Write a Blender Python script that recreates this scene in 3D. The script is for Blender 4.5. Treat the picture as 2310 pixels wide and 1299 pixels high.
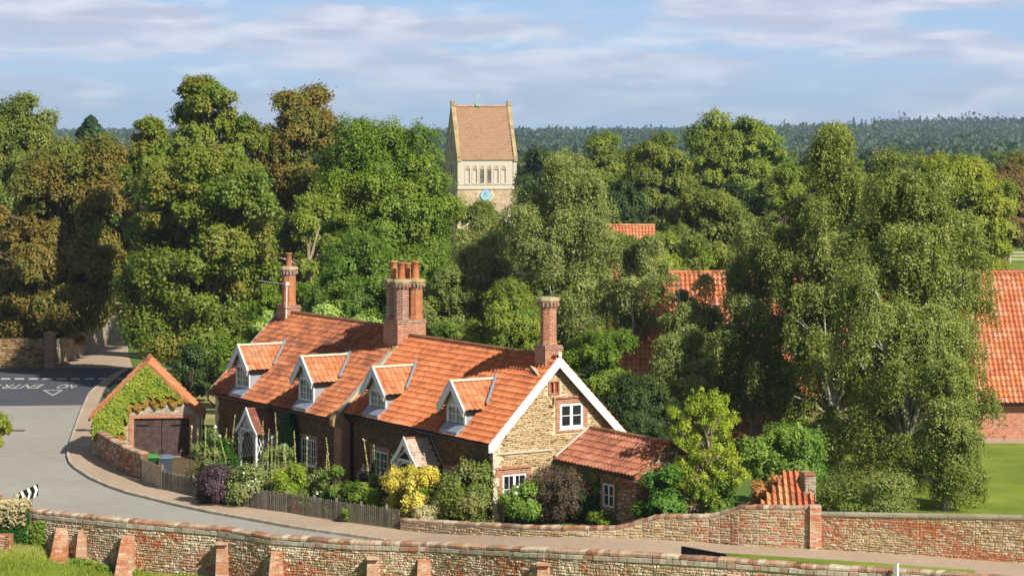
import bpy, math, random
import numpy as np
from mathutils import Vector, Matrix
R = math.radians
for o in list(bpy.data.objects): bpy.data.objects.remove(o)
SC = bpy.context.scene
COL = SC.collection
# ------------------------------------------------------------------ camera, sky, sun, exposure
F, H, CX, HY = 5400.0, 17.0, 1155.0, 295.0      # focal length (photo px), eye height, principal column, horizon row
cam_d = bpy.data.cameras.new('camera'); cam = bpy.data.objects.new('camera', cam_d); COL.objects.link(cam)
cam.location = (0, 0, H); cam.rotation_euler = (R(90), 0, 0)
cam_d.sensor_width = 36; cam_d.lens = 36 * F / 2310
cam_d.shift_y = -(649.5 - HY) / 2310; cam_d.clip_start = 1; cam_d.clip_end = 9000
SC.camera = cam
SUN_AZ = (0.67, -0.742); SUN_EL = R(37)
w = bpy.data.worlds.new('World'); SC.world = w; w.use_nodes = True
nt = w.node_tree; nt.nodes.clear()
def N_(t, **k):
    n = nt.nodes.new(t)
    for a, b in k.items(): setattr(n, a, b)
    return n
L_ = nt.links.new
out = N_('ShaderNodeOutputWorld'); bg = N_('ShaderNodeBackground'); bg.inputs[1].default_value = 0.1
sky = N_('ShaderNodeTexSky', sky_type='NISHITA', sun_disc=False, sun_elevation=SUN_EL,
         sun_rotation=math.atan2(SUN_AZ[0], SUN_AZ[1]), altitude=0, air_density=1.0, dust_density=0.6, ozone_density=2.0)
geo = N_('ShaderNodeTexCoord')
sep = N_('ShaderNodeSeparateXYZ'); L_(geo.outputs['Generated'], sep.inputs[0])
def cloud(sx, sz, scale, lo, hi, det, off=0.0):
    mp = N_('ShaderNodeMapping'); mp.inputs['Scale'].default_value = (sx, sx, sz); mp.inputs['Location'].default_value = (off, 0, off)
    L_(geo.outputs['Generated'], mp.inputs[0])
    n = N_('ShaderNodeTexNoise'); n.inputs['Scale'].default_value = scale; n.inputs['Detail'].default_value = det
    n.inputs['Roughness'].default_value = .5; n.inputs['Distortion'].default_value = .3
    L_(mp.outputs[0], n.inputs[0])
    r = N_('ShaderNodeMapRange', interpolation_type='SMOOTHSTEP'); r.inputs[1].default_value = lo; r.inputs[2].default_value = hi
    L_(n.outputs[0], r.inputs[0]); return r.outputs[0]
hsv = N_('ShaderNodeMix', data_type='RGBA', blend_type='MIX'); hsv.inputs[0].default_value = .82
L_(sky.outputs[0], hsv.inputs[6])
el = N_('ShaderNodeMapRange'); el.inputs[1].default_value = 0.0; el.inputs[2].default_value = .07; L_(sep.outputs[2], el.inputs[0])
blue = N_('ShaderNodeMix', data_type='RGBA'); blue.inputs[6].default_value = (3.2, 4.75, 6.9, 1); blue.inputs[7].default_value = (2.4, 3.9, 6.5, 1)
L_(el.outputs[0], blue.inputs[0]); L_(blue.outputs[2], hsv.inputs[7])
c1 = cloud(11, 64, 1.0, .39, .53, 9, 3.1); c3 = cloud(22, 120, 1.0, .36, .66, 6, 5.3)      # broad lavender-grey sheets, flattened towards the horizon
c2 = cloud(24, 80, 1.0, .55, .72, 8, 7.7)      # small white puffs
hi_ = N_('ShaderNodeMapRange'); hi_.inputs[1].default_value = .012; hi_.inputs[2].default_value = .045; hi_.inputs[3].default_value = .5; hi_.inputs[4].default_value = 1.0
L_(sep.outputs[2], hi_.inputs[0])
mul = N_('ShaderNodeMath', operation='MULTIPLY'); L_(c1, mul.inputs[0]); L_(hi_.outputs[0], mul.inputs[1])
mA = N_('ShaderNodeMix', data_type='RGBA'); L_(mul.outputs[0], mA.inputs[0]); L_(hsv.outputs[2], mA.inputs[6]); tone_ = N_('ShaderNodeMix', data_type='RGBA'); L_(c3, tone_.inputs[0]); tone_.inputs[6].default_value = (3.9, 4.4, 5.7, 1); tone_.inputs[7].default_value = (5.7, 6.0, 6.8, 1); L_(tone_.outputs[2], mA.inputs[7])
mul2 = N_('ShaderNodeMath', operation='MULTIPLY'); L_(c2, mul2.inputs[0]); mul2.inputs[1].default_value = .5
mB = N_('ShaderNodeMix', data_type='RGBA'); L_(mul2.outputs[0], mB.inputs[0]); L_(mA.outputs[2], mB.inputs[6]); mB.inputs[7].default_value = (6.6, 6.9, 7.5, 1)
zen = N_('ShaderNodeMapRange', interpolation_type='SMOOTHSTEP'); zen.inputs[1].default_value = .06; zen.inputs[2].default_value = .3; L_(sep.outputs[2], zen.inputs[0])
mC = N_('ShaderNodeMix', data_type='RGBA'); L_(zen.outputs[0], mC.inputs[0]); L_(mB.outputs[2], mC.inputs[6]); mC.inputs[7].default_value = (1.3, 1.6, 2.1, 1)   # darker towards the zenith
L_(mC.outputs[2], bg.inputs[0]); L_(bg.outputs[0], out.inputs[0])
sd = bpy.data.lights.new('sun', 'SUN'); sd.energy = 5.0; sd.angle = R(.53); sd.color = (1.0, .94, .84)
sun = bpy.data.objects.new('sun', sd); COL.objects.link(sun)
sv = Vector((SUN_AZ[0] * math.cos(SUN_EL), SUN_AZ[1] * math.cos(SUN_EL), math.sin(SUN_EL)))
sun.rotation_euler = sv.to_track_quat('Z', 'Y').to_euler(); sun.location = (30, -30, 60)
SC.view_settings.view_transform = 'Standard'; SC.view_settings.look = 'None'
SC.view_settings.exposure = 0.46; SC.view_settings.gamma = 1
try: SC.view_settings.use_curve_mapping = False
except Exception: pass
SC.cycles.max_bounces = 5; SC.cycles.diffuse_bounces = 2; SC.cycles.glossy_bounces = 2; SC.cycles.transmission_bounces = 3
SC.cycles.transparent_max_bounces = 4; SC.cycles.volume_bounces = 0
# ------------------------------------------------------------------ helpers
rnd = random.Random(11)
def sm(x): x = min(1, max(0, x)); return x * x * (3 - 2 * x)
def gz(X, Y):
    z = .55 * sm((X + 5) / 9)
    if Y > 650:
        z += 8 * sm((Y - 1000) / 2000) + 17 * math.exp(-((X - 1050) / 600) ** 2) * sm((Y - 1500) / 1400) - 3 * sm((Y - 650) / 500) * (1 - sm((Y - 1300) / 800))
    return z
def P(px, py, Y): return ((px - CX) / F * Y, Y, H - (py - HY) / F * Y)
def G(px, py):                                   # the ground point seen at a photo pixel
    Y = F * H / (py - HY)
    for _ in range(4):
        X = (px - CX) / F * Y; Y = F * (H - gz(X, Y)) / (py - HY)
    return ((px - CX) / F * Y, Y, gz((px - CX) / F * Y, Y))
def tag(o, label=None, cat=None, group=None, kind=None):
    if label: o['label'] = label
    if cat: o['category'] = cat
    if group: o['group'] = group
    if kind: o['kind'] = kind
    return o
def empty(name, loc, rz=0, label=None, cat=None, group=None):
    o = bpy.data.objects.new(name, None); COL.objects.link(o); o.location = loc; o.rotation_euler = (0, 0, rz); o.empty_display_size = .3
    return tag(o, label, cat, group)
class MB:
    def __init__(s): s.v = []; s.f = []; s.uv = []; s.tone = []; s.sm = []
    def face(s, pts, uv=None, tone=None, smooth=False):
        i = len(s.v); s.v += [tuple(p) for p in pts]; s.f.append(tuple(range(i, i + len(pts))))
        s.uv.append(uv); s.tone.append(rnd.random() if tone is None else tone); s.sm.append(smooth)
    def box(s, a, b, tone=None):
        x0, y0, z0 = a; x1, y1, z1 = b; t = rnd.random() if tone is None else tone
        s.hexa([(x0, y0, z0), (x1, y0, z0), (x1, y1, z0), (x0, y1, z0), (x0, y0, z1), (x1, y0, z1), (x1, y1, z1), (x0, y1, z1)], t)
    def hexa(s, p, tone=None):
        t = rnd.random() if tone is None else tone; i = len(s.v); s.v += [tuple(q) for q in p]
        for f in ((3, 2, 1, 0), (4, 5, 6, 7), (0, 1, 5, 4), (1, 2, 6, 5), (2, 3, 7, 6), (3, 0, 4, 7)):
            s.f.append(tuple(i + k for k in f)); s.uv.append(None); s.tone.append(t); s.sm.append(False)
    def bar(s, a, b, wx, wz, tone=None, up=(0, 0, 1)):
        a = Vector(a); b = Vector(b); d = (b - a).normalized(); u = Vector(up)
        x = d.cross(u); x = x.normalized() if x.length > 1e-4 else Vector((1, 0, 0)); z = x.cross(d).normalized()
        x *= wx / 2; z *= wz / 2
        s.hexa([a - x - z, a + x - z, b + x - z, b - x - z, a - x + z, a + x + z, b + x + z, b - x + z], tone)
    def prism(s, poly, off, tone=None):
        off = Vector(off); t = rnd.random() if tone is None else tone; A = [Vector(p) for p in poly]; B = [p + off for p in A]
        n = len(A); i = len(s.v); s.v += [tuple(p) for p in A + B]
        s.f.append(tuple(range(i, i + n))); s.f.append(tuple(reversed(range(i + n, i + 2 * n))))
        for k in range(n): s.f.append((i + k, i + (k + 1) % n, i + n + (k + 1) % n, i + n + k))
        s.uv += [None] * (n + 2); s.tone += [t] * (n + 2); s.sm += [False] * (n + 2)
    def tube(s, pts, rad, n=6, tone=None, cap=True, smooth=True):
        pts = [Vector(p) for p in pts]; rad = rad if isinstance(rad, (list, tuple)) else [rad] * len(pts)
        t = rnd.random() if tone is None else tone; i0 = len(s.v); ref = None
        for k, p in enumerate(pts):
            d = (pts[min(k + 1, len(pts) - 1)] - pts[max(k - 1, 0)]); d = d.normalized() if d.length > 1e-9 else Vector((0, 0, 1))
            if ref is None: ref = d.orthogonal().normalized()
            ref = (ref - d * ref.dot(d)); ref = ref.normalized() if ref.length > 1e-4 else d.orthogonal().normalized()
            q = d.cross(ref)
            for j in range(n):
                a = 2 * math.pi * j / n; s.v.append(tuple(p + (ref * math.cos(a) + q * math.sin(a)) * rad[k]))
        for k in range(len(pts) - 1):
            for j in range(n):
                a = i0 + k * n + j; b = i0 + k * n + (j + 1) % n
                s.f.append((a, b, b + n, a + n)); s.uv.append(None); s.tone.append(t); s.sm.append(smooth)
        if cap:
            for base in (i0, i0 + (len(pts) - 1) * n):
                s.f.append(tuple(range(base, base + n))); s.uv.append(None); s.tone.append(t); s.sm.append(False)
    def lathe(s, c, prof, n=8, tone=None, rot=0, smooth=False):
        c = Vector(c); t = rnd.random() if tone is None else tone; i0 = len(s.v)
        for r, z in prof:
            for j in range(n):
                a = rot + 2 * math.pi * j / n; s.v.append((c.x + r * math.cos(a), c.y + r * math.sin(a), c.z + z))
        for k in range(len(prof) - 1):
            for j in range(n):
                a = i0 + k * n + j; b = i0 + k * n + (j + 1) % n
                s.f.append((a, b, b + n, a + n)); s.uv.append(None); s.tone.append(t); s.sm.append(smooth)
        s.f.append(tuple(range(i0, i0 + n))); s.f.append(tuple(range(i0 + (len(prof) - 1) * n, i0 + len(prof) * n)))
        s.uv += [None, None]; s.tone += [t, t]; s.sm += [False, False]
    def build(s, name, mat, parent=None, loc=(0, 0, 0), rz=0, **tg):
        me = bpy.data.meshes.new(name); me.from_pydata(s.v, [], s.f)
        me.materials.append(mat)
        uvl = me.uv_layers.new(name='UVMap'); uvs = np.zeros((len(me.loops), 2)); k = 0
        for f, uv in zip(s.f, s.uv):
            m = len(f)
            if uv is None:
                q = [Vector(s.v[i]) for i in f]; nn = Vector((0, 0, 0))
                for i in range(m): nn += q[i].cross(q[(i + 1) % m])
                nn = nn.normalized() if nn.length > 1e-12 else Vector((0, 0, 1))
                if abs(nn.z) > .97: tx, bx = Vector((1, 0, 0)), Vector((0, 1, 0))
                else: tx = Vector((0, 0, 1)).cross(nn).normalized(); bx = nn.cross(tx)
                for i in range(m): uvs[k + i] = (q[i].dot(tx), q[i].dot(bx))
            else:
                for i in range(m): uvs[k + i] = uv[i]
            k += m
        uvl.data.foreach_set('uv', uvs.ravel())
        at = me.attributes.new('tone', 'FLOAT', 'FACE'); at.data.foreach_set('value', np.array(s.tone, dtype=np.float32))
        me.polygons.foreach_set('use_smooth', s.sm)
        me.update()
        o = bpy.data.objects.new(name, me); COL.objects.link(o); o.location = loc; o.rotation_euler = (0, 0, rz)
        if parent: o.parent = parent
        return tag(o, **tg)
# ------------------------------------------------------------------ materials
def lin(c):
    return tuple(((v / 255 + .055) / 1.055) ** 2.4 if v > 10 else v / 255 / 12.92 for v in c) + (1,)
class NT:
    def __init__(s, name):
        s.m = bpy.data.materials.new(name); s.m.use_nodes = True; s.t = s.m.node_tree; s.t.nodes.clear()
        s.out = s.t.nodes.new('ShaderNodeOutputMaterial')
    def n(s, typ, ins=None, **k):
        n = s.t.nodes.new('ShaderNode' + typ)
        for a, b in k.items(): setattr(n, a, b)
        for a, b in (ins or {}).items():
            if isinstance(b, bpy.types.NodeSocket): s.t.links.new(b, n.inputs[a])
            else: n.inputs[a].default_value = b
        return n
    def uv(s, sx=1, sy=1):
        c = s.n('TexCoord'); return s.n('Mapping', {0: c.outputs['UV'], 'Scale': (sx, sy, 1)}).outputs[0]
    def obj(s): return s.n('TexCoord').outputs['Object']
    def attr(s, name='tone'): return s.n('Attribute', attribute_name=name).outputs['Fac']
    def noise(s, v, sc, det=3, rough=.5): return s.n('TexNoise', {0: v, 'Scale': sc, 'Detail': det, 'Roughness': rough}).outputs[0]
    def rng(s, v, a, b, c=0., d=1.): return s.n('MapRange', {0: v, 1: a, 2: b, 3: c, 4: d}).outputs[0]
    def math(s, op, a, b=0.): return s.n('Math', {0: a, 1: b}, operation=op).outputs[0]
    def mix(s, f, a, b, blend='MIX'): return s.n('Mix', {0: f, 6: a, 7: b}, data_type='RGBA', blend_type=blend).outputs[2]
    def ramp(s, v, stops, interp='LINEAR'):
        r = s.n('ValToRGB', {0: v}); cr = r.color_ramp; cr.interpolation = interp
        while len(cr.elements) > 1: cr.elements.remove(cr.elements[-1])
        cr.elements[0].position = stops[0][0]; cr.elements[0].color = stops[0][1]
        for p, c in stops[1:]:
            e = cr.elements.new(p); e.color = c
        return r.outputs[0]
    def fin(s, col, rough=.8, bump=None, bs=.5, bd=.02, spec=.3, metal=0.):
        ins = {'Base Color': col, 'Roughness': rough, 'Specular IOR Level': spec, 'Metallic': metal}
        if bump is not None: ins['Normal'] = s.n('Bump', {'Height': bump, 'Strength': bs, 'Distance': bd}).outputs[0]
        p = s.n('BsdfPrincipled', ins); s.t.links.new(p.outputs[0], s.out.inputs[0]); return s.m
def ev(cols): return [(i / max(1, len(cols) - 1), c) for i, c in enumerate(cols)]
def m_plain(name, c, rough=.6, var=.12, spec=.3, metal=0.):
    t = NT(name); n = t.noise(t.obj(), 3.5, 5, .6)
    c = lin(c); d = tuple(v * (1 - var * 2) for v in c[:3]) + (1,)
    return t.fin(t.mix(t.rng(n, .3, .7), d, c), rough, n, .15, .01, spec, metal)
def m_tile(name, cols, tw=.25, th=.34, lichen=None, lich=(.6, .7), dark=.5):
    t = NT(name); c = t.n('TexCoord').outputs['UV']
    fl = t.n('VectorMath', {0: c}, operation='FLOOR').outputs[0]
    wn = t.n('TexWhiteNoise', {0: fl}, noise_dimensions='2D').outputs[0]
    big = t.noise(t.obj(), .55, 4, .6); mid = t.noise(t.obj(), 3.0, 4, .6)
    v = t.math('ADD', t.math('MULTIPLY', wn, .5), t.math('MULTIPLY', t.rng(big, .3, .7), .5))
    col = t.ramp(v, ev([lin(x) for x in cols]))
    col = t.mix(t.math('MULTIPLY', t.rng(mid, .52, .72), dark), col, lin((70, 52, 44)))
    if lichen: col = t.mix(t.math('MULTIPLY', t.rng(t.noise(t.obj(), 1.6, 5, .7), lich[0], lich[1]), .8), col, lin(lichen))
    return t.fin(col, .82, mid, .3, .01, .25)
def m_brick(name, c1, c2, mortar, lichen=.3, sc=1.0):
    t = NT(name); u = t.uv(1, 1)
    b = t.n('TexBrick', {0: u, 'Color1': lin(c1), 'Color2': lin(c2), 'Mortar': lin(mortar), 'Scale': 1.0, 'Mortar Size': .011 * sc, 'Brick Width': .235 * sc, 'Row Height': .083 * sc, 'Bias': 0.0, 'Mortar Smooth': .2})
    n = t.noise(t.obj(), 2.2, 5, .65)
    n2 = t.noise(t.obj(), 9, 3, .6)
    col = t.mix(t.rng(n2, .35, .7, 0, .45), b.outputs[0], lin(tuple(v * .62 for v in c2)))
    col = t.mix(t.math('MULTIPLY', t.rng(n, .5, .68), lichen), col, lin((176, 164, 140)))
    return t.fin(col, .88, t.math('SUBTRACT', 1.0, b.outputs[1]), .4, .01)
def m_stone(name, cols, patch=None, weather=(150, 140, 120), wamt=.3):
    t = NT(name); a = t.attr(); n = t.noise(t.obj(), 14, 3, .6); big = t.noise(t.obj(), .7, 4, .6)
    col = t.ramp(a, ev([lin(x) for x in cols]))
    col = t.mix(t.rng(n, .35, .7, 0, .5), col, t.mix(1.0, col, (.45, .42, .4, 1), 'MULTIPLY'))
    col = t.mix(t.math('MULTIPLY', t.rng(big, .45, .65), wamt), col, lin(weather))
    return t.fin(col, .9, n, .5, .02)
def m_leaf(name, cols, trans=.3, rough=.5):
    t = NT(name); a = t.attr(); col = t.ramp(a, ev([lin(x) for x in cols]))
    p = t.n('BsdfPrincipled', {'Base Color': col, 'Roughness': rough, 'Specular IOR Level': .35})
    tr = t.n('BsdfTranslucent', {0: t.mix(1.0, col, (1.25, 1.3, .6, 1), 'MULTIPLY')})
    mx = t.n('MixShader', {0: trans, 1: p.outputs[0], 2: tr.outputs[0]}); t.t.links.new(mx.outputs[0], t.out.inputs[0]); return t.m
def m_bark(name, c1, c2, sc=6):
    t = NT(name); u = t.obj(); mp = t.n('Mapping', {0: u, 'Scale': (1, 1, .25)}).outputs[0]; n = t.noise(mp, sc, 5, .7)
    return t.fin(t.mix(t.rng(n, .35, .65), lin(c1), lin(c2)), .9, n, .8, .05)
def m_ground(name, cols, sc=1.0, sc2=.15, rough=.92, bump=.3):
    t = NT(name); o = t.obj(); n = t.noise(o, sc, 6, .65); n2 = t.noise(o, sc2, 4, .6)
    v = t.math('ADD', t.math('MULTIPLY', t.rng(n, .3, .7), .5), t.math('MULTIPLY', t.rng(n2, .3, .7), .5))
    return t.fin(t.ramp(v, ev([lin(x) for x in cols])), rough, n, bump, .03)
MT = dict(
 roof=m_tile('roof_pantiles', [(92, 62, 50), (134, 82, 60), (164, 98, 66), (182, 110, 72), (192, 124, 84), (186, 140, 112)], dark=.65, lichen=(168, 150, 122), lich=(.58, .74)),
 roof2=m_tile('roof_pantiles_new', [(140, 84, 60), (180, 104, 68), (200, 116, 72), (208, 128, 80), (210, 148, 110)], dark=.5, lichen=(176, 150, 112), lich=(.62, .78)),
 dorm=m_tile('dormer_pantiles', [(140, 84, 60), (180, 108, 72), (196, 126, 84), (196, 140, 106), (132, 80, 60)], dark=.3, lichen=(190, 160, 110), lich=(.55, .72)),
 wingroof=m_tile('wing_pantiles', [(96, 62, 50), (138, 84, 64), (160, 98, 74), (178, 120, 94), (120, 78, 62)], dark=.5),
 barn=m_tile('barn_pantiles', [(160, 98, 74), (190, 114, 80), (204, 124, 82), (212, 150, 120), (180, 122, 104)], dark=.25, lichen=(224, 140, 50), lich=(.55, .7)),
 plain=m_tile('plain_tiles', [(112, 70, 54), (136, 86, 66), (120, 74, 58), (156, 106, 84)], dark=.35),
 palet=m_tile('pale_plain_tiles', [(130, 100, 90), (182, 158, 142), (196, 172, 156), (104, 74, 68)], dark=.4),
 tower_roof=m_tile('tower_tiles', [(142, 110, 86), (154, 120, 94), (162, 128, 100), (150, 118, 90)], dark=.15, lichen=(176, 140, 96), lich=(.6, .8)),
 brick=m_brick('red_brick', (196, 116, 78), (152, 84, 60), (196, 178, 156)),
 brick_or=m_brick('orange_brick', (200, 118, 70), (172, 98, 60), (190, 150, 116), .1),
 brick_old=m_brick('old_brick', (170, 104, 80), (120, 74, 62), (200, 188, 168), .35),
 brick_pink=m_brick('barn_brick', (204, 128, 98), (176, 100, 78), (206, 178, 152), .45),
 carr=m_stone('carrstone', [(108, 82, 52), (136, 106, 66), (156, 126, 80), (172, 142, 96), (190, 164, 122), (122, 94, 62)], wamt=.15, weather=(184, 160, 118)),
 mortar_buff=m_plain('buff_mortar', (220, 200, 164), .95),
 mortar_white=m_plain('pale_mortar', (204, 190, 164), .95, .25),
 rubble=m_stone('rubble_stone', [(112, 88, 66), (142, 118, 92), (158, 90, 64), (182, 104, 68), (194, 118, 78), (160, 96, 70), (176, 160, 136), (202, 190, 168), (136, 108, 76)], wamt=.35, weather=(196, 186, 166)),
 buffstone=m_stone('buff_rubble', [(150, 118, 72), (176, 146, 96), (190, 168, 120), (204, 186, 146), (214, 202, 172), (164, 128, 80)], wamt=.3, weather=(212, 198, 168)),
 coping=m_stone('coping_brick', [(132, 90, 72), (160, 108, 82), (176, 128, 98), (192, 152, 122), (206, 192, 166), (128, 96, 80), (176, 122, 92)], wamt=.5, weather=(200, 188, 166)),
 greystone=m_stone('grey_lichen_stone', [(140, 128, 112), (176, 166, 148), (206, 198, 180), (158, 122, 100), (190, 180, 160), (168, 112, 88)], wamt=.5, weather=(196, 190, 174)),
 ridge=m_stone('ridge_tiles', [(128, 76, 56), (150, 88, 62), (168, 104, 76), (140, 96, 70)], wamt=.45, weather=(134, 120, 84)),
 cream=m_plain('cream_render', (200, 190, 170), .9, .08),
 towerstone=m_stone('tower_rubble', [(176, 150, 122), (196, 172, 142), (206, 186, 158), (160, 136, 110)], wamt=.2, weather=(204, 184, 156)),
 white=m_plain('white_paint', (234, 233, 228), .55, .09),
 white_old=m_plain('weathered_white_paint', (214, 216, 218), .6, .08),
 lead=m_plain('lead_sheet', (150, 158, 172), .55, .14),
 cheek=m_plain('dormer_cheek', (158, 158, 164), .7, .06),
 black=m_plain('black_gutter', (22, 22, 24), .4, .1),
 glass=m_plain('window_glass', (34, 38, 42), .06, .1, .8),
 glass_lt=m_plain('curtained_glass', (120, 124, 128), .12, .3, .7),
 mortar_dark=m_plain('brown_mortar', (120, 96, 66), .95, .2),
 pot=m_stone('clay_pot', [(176, 96, 68), (196, 116, 78), (202, 150, 100), (150, 78, 62)], wamt=.3, weather=(190, 160, 110)),
 lichcap=m_stone('lichened_cap', [(160, 148, 116), (184, 170, 130), (150, 128, 92)], wamt=.45, weather=(196, 160, 60)),
 door_wood=m_plain('dark_brown_door', (98, 78, 72), .85, .3),
 fence=m_stone('weathered_timber', [(112, 104, 92), (132, 124, 110), (150, 142, 126), (98, 90, 80)], wamt=.3, weather=(112, 116, 92)),
 bark=m_bark('brown_bark', (70, 58, 46), (128, 114, 96)),
 bark_pale=m_bark('pale_bark', (120, 108, 84), (176, 164, 134)),
 birch=m_bark('birch_bark', (120, 112, 102), (212, 206, 196), 3),
 grass=m_ground('lawn_grass', [(74, 96, 28), (100, 120, 34), (122, 138, 42), (146, 150, 70)], .5, .16),
 drygrass=m_ground('dry_grass', [(96, 104, 48), (138, 134, 74), (164, 152, 96), (182, 168, 112)], .6, .12),
 field=m_ground('far_field', [(60, 84, 34), (84, 110, 44), (110, 130, 60)], .05, .01),
 soil=m_ground('garden_soil', [(70, 56, 40), (92, 76, 54), (110, 92, 66)], 1.4, .3),
 asphalt=m_ground('asphalt', [(136, 132, 123), (152, 147, 137), (159, 154, 144), (170, 164, 152)], 1.3, .1, .9, .1),
 newasphalt=m_ground('dark_asphalt', [(66, 68, 76), (76, 78, 86), (84, 86, 92)], 3, .2, .9, .1),
 pave=m_ground('gravel_pavement', [(146, 126, 106), (166, 144, 122), (176, 154, 131), (186, 165, 142)], 3, .2, .95, .3),
 kerb=m_stone('kerb_stone', [(196, 186, 166), (176, 166, 148), (206, 196, 178)], wamt=.2),
 paint=m_plain('road_paint', (206, 206, 200), .7, .25),
)
# ------------------------------------------------------------------ foliage
def nrm(a): return a / (np.linalg.norm(a, axis=1, keepdims=True) + 1e-9)
def leaves_mesh(name, Pn, Nn, size, tone, rng, asp=.62, fold=.18):
    n = len(Pn); s = (np.asarray(size) * rng.uniform(.7, 1.3, n))[:, None]
    a = nrm(np.cross(Nn, rng.normal(size=(n, 3)))); b = nrm(np.cross(Nn, a)); Nn = nrm(Nn)
    V = np.stack([Pn - a * s * .5, Pn + b * s * asp * .5 - Nn * s * fold, Pn + a * s * .5, Pn - b * s * asp * .5 - Nn * s * fold], 1).reshape(-1, 3)
    me = bpy.data.meshes.new(name); me.vertices.add(4 * n); me.vertices.foreach_set('co', V.astype(np.float32).ravel())
    me.loops.add(4 * n); me.loops.foreach_set('vertex_index', np.arange(4 * n, dtype=np.int32))
    me.polygons.add(n); me.polygons.foreach_set('loop_start', np.arange(0, 4 * n, 4, dtype=np.int32))
    me.update(calc_edges=True)
    at = me.attributes.new('tone', 'FLOAT', 'FACE'); at.data.foreach_set('value', np.clip(tone, 0, 1).astype(np.float32))
    return me
def crown(rng, prof, rx, ry, z0, z1, ncl, clr, irr=.25, fill=.35, lean=(0, 0), lobes=None):
    """cluster centres and radii: big lobes set round an irregular envelope, each lobe clothed in leaf clusters"""
    hs = np.linspace(0, 1, len(prof)); C = []; ph = rng.uniform(0, 6.28, 8); nl = lobes or max(6, ncl // 8); LB = []
    env = lambda a, h: np.interp(h, hs, prof) * (1 + irr * (math.sin(2 * a + ph[0] + 4 * h) * .5 + math.sin(3 * a + ph[1] - 6 * h) * .35 + math.sin(5 * a + ph[2] + 9 * h) * .3 + math.sin(6 * h + ph[3]) * .18))
    for i in range(nl):
        h = (i + .5) / nl * .92 + rng.uniform(-.04, .04) + .03; a = i * 2.4 + rng.uniform(-.5, .5); e = env(a, h); lr = rng.uniform(.3, .52) * (.35 + .65 * e)
        d = max(0, e - lr * .9); LB.append((rx * d * math.cos(a), ry * d * math.sin(a), z0 + (z1 - z0) * h, lr * rx, lr * ry, min(lr * rx, (z1 - z0) * .2)))
    while len(C) < ncl:
        u = rng.uniform()
        if u < fill * .5:
            h = rng.uniform(0, 1); a = rng.uniform(0, 6.28)
            if rng.uniform() > np.interp(h, hs, prof) + .12: continue
            r = env(a, h) * rng.uniform(.1, .8); q = rng.uniform(.7, 1.2); C.append((rx * r * math.cos(a) + lean[0] * h, ry * r * math.sin(a) + lean[1] * h, z0 + (z1 - z0) * h, clr * q)); continue
        L = LB[rng.integers(0, nl)]; d = rng.normal(size=3); d[2] += .35; d[0] += L[0] / (rx + .01) * .7; d[1] += L[1] / (ry + .01) * .7 - .25; d /= np.linalg.norm(d) + 1e-9
        k = rng.uniform(.7, 1.05); q = rng.uniform(.5, 1.15)
        if rng.uniform() < .14: k *= rng.uniform(1.1, 1.35); q = rng.uniform(.3, .55)      # sprays reaching out
        x, y, z = L[0] + d[0] * L[3] * k, L[1] + d[1] * L[4] * k, L[2] + d[2] * L[5] * k; h = (z - z0) / (z1 - z0 + .01)
        if h < -.12 or h > 1.06: continue
        C.append((x + lean[0] * h, y + lean[1] * h, z, clr * q))
    return np.array(C)
def leaf_cloud(rng, C, total, flat=.7, ctr=None, shell=.45, up=.5):
    w = C[:, 3] ** 2; w = w / w.sum(); cnt = np.maximum(6, (w * total).astype(int)); idx = np.repeat(np.arange(len(C)), cnt); n = len(idx)
    d = nrm(rng.normal(size=(n, 3))); rr = rng.uniform(shell, 1, n) ** .6 * rng.uniform(.75, 1.15, n)
    # lumpy cluster outline
    rr *= 1 + .22 * np.sin(d[:, 0] * 7 + idx) + .18 * np.sin(d[:, 1] * 9 + idx * 2.3)
    off = d * rr[:, None] * C[idx, 3][:, None]; off[:, 2] *= flat
    Pn = C[idx, :3] + off
    c0 = ctr if ctr is not None else C[:, :3].mean(0)
    out = nrm(C[idx, :3] - c0)
    N = nrm(d * .9 + out * .55 + np.array([.12, -.12, up + .1]) + rng.normal(size=(n, 3)) * .55)
    ct = rng.uniform(0, 1, len(C))
    tone = ct[idx] * .55 + rng.uniform(0, 1, n) * .45
    return Pn, N, tone
def strands(rng, C, total, lmin, lmax, per=22):
    ns = max(1, total // per); i = rng.integers(0, len(C), ns); d = nrm(rng.normal(size=(ns, 3))); d[:, 2] = np.abs(d[:, 2]) * .5
    st = C[i, :3] + d * C[i, 3][:, None]; ln = rng.uniform(lmin, lmax, ns); sw = rng.normal(size=(ns, 2)) * .16
    k = np.repeat(np.arange(ns), per); t = rng.uniform(0, 1, ns * per)
    Pn = st[k].copy(); Pn[:, 2] -= t * ln[k]; Pn[:, 0] += sw[k, 0] * t * ln[k] + rng.normal(size=len(k)) * .07; Pn[:, 1] += sw[k, 1] * t * ln[k] + rng.normal(size=len(k)) * .07
    o_ = nrm(C[i][:, :3] - C[:, :3].mean(0))[k]; N = nrm(rng.normal(size=(len(k), 3)) * np.array([.8, .8, .45]) + o_ * .6 + np.array([.1, -.2, .3]))
    ct = rng.uniform(0, 1, len(C)); tone = ct[i][k] * .5 + rng.uniform(0, 1, len(k)) * .5
    return Pn, N, tone
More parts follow.
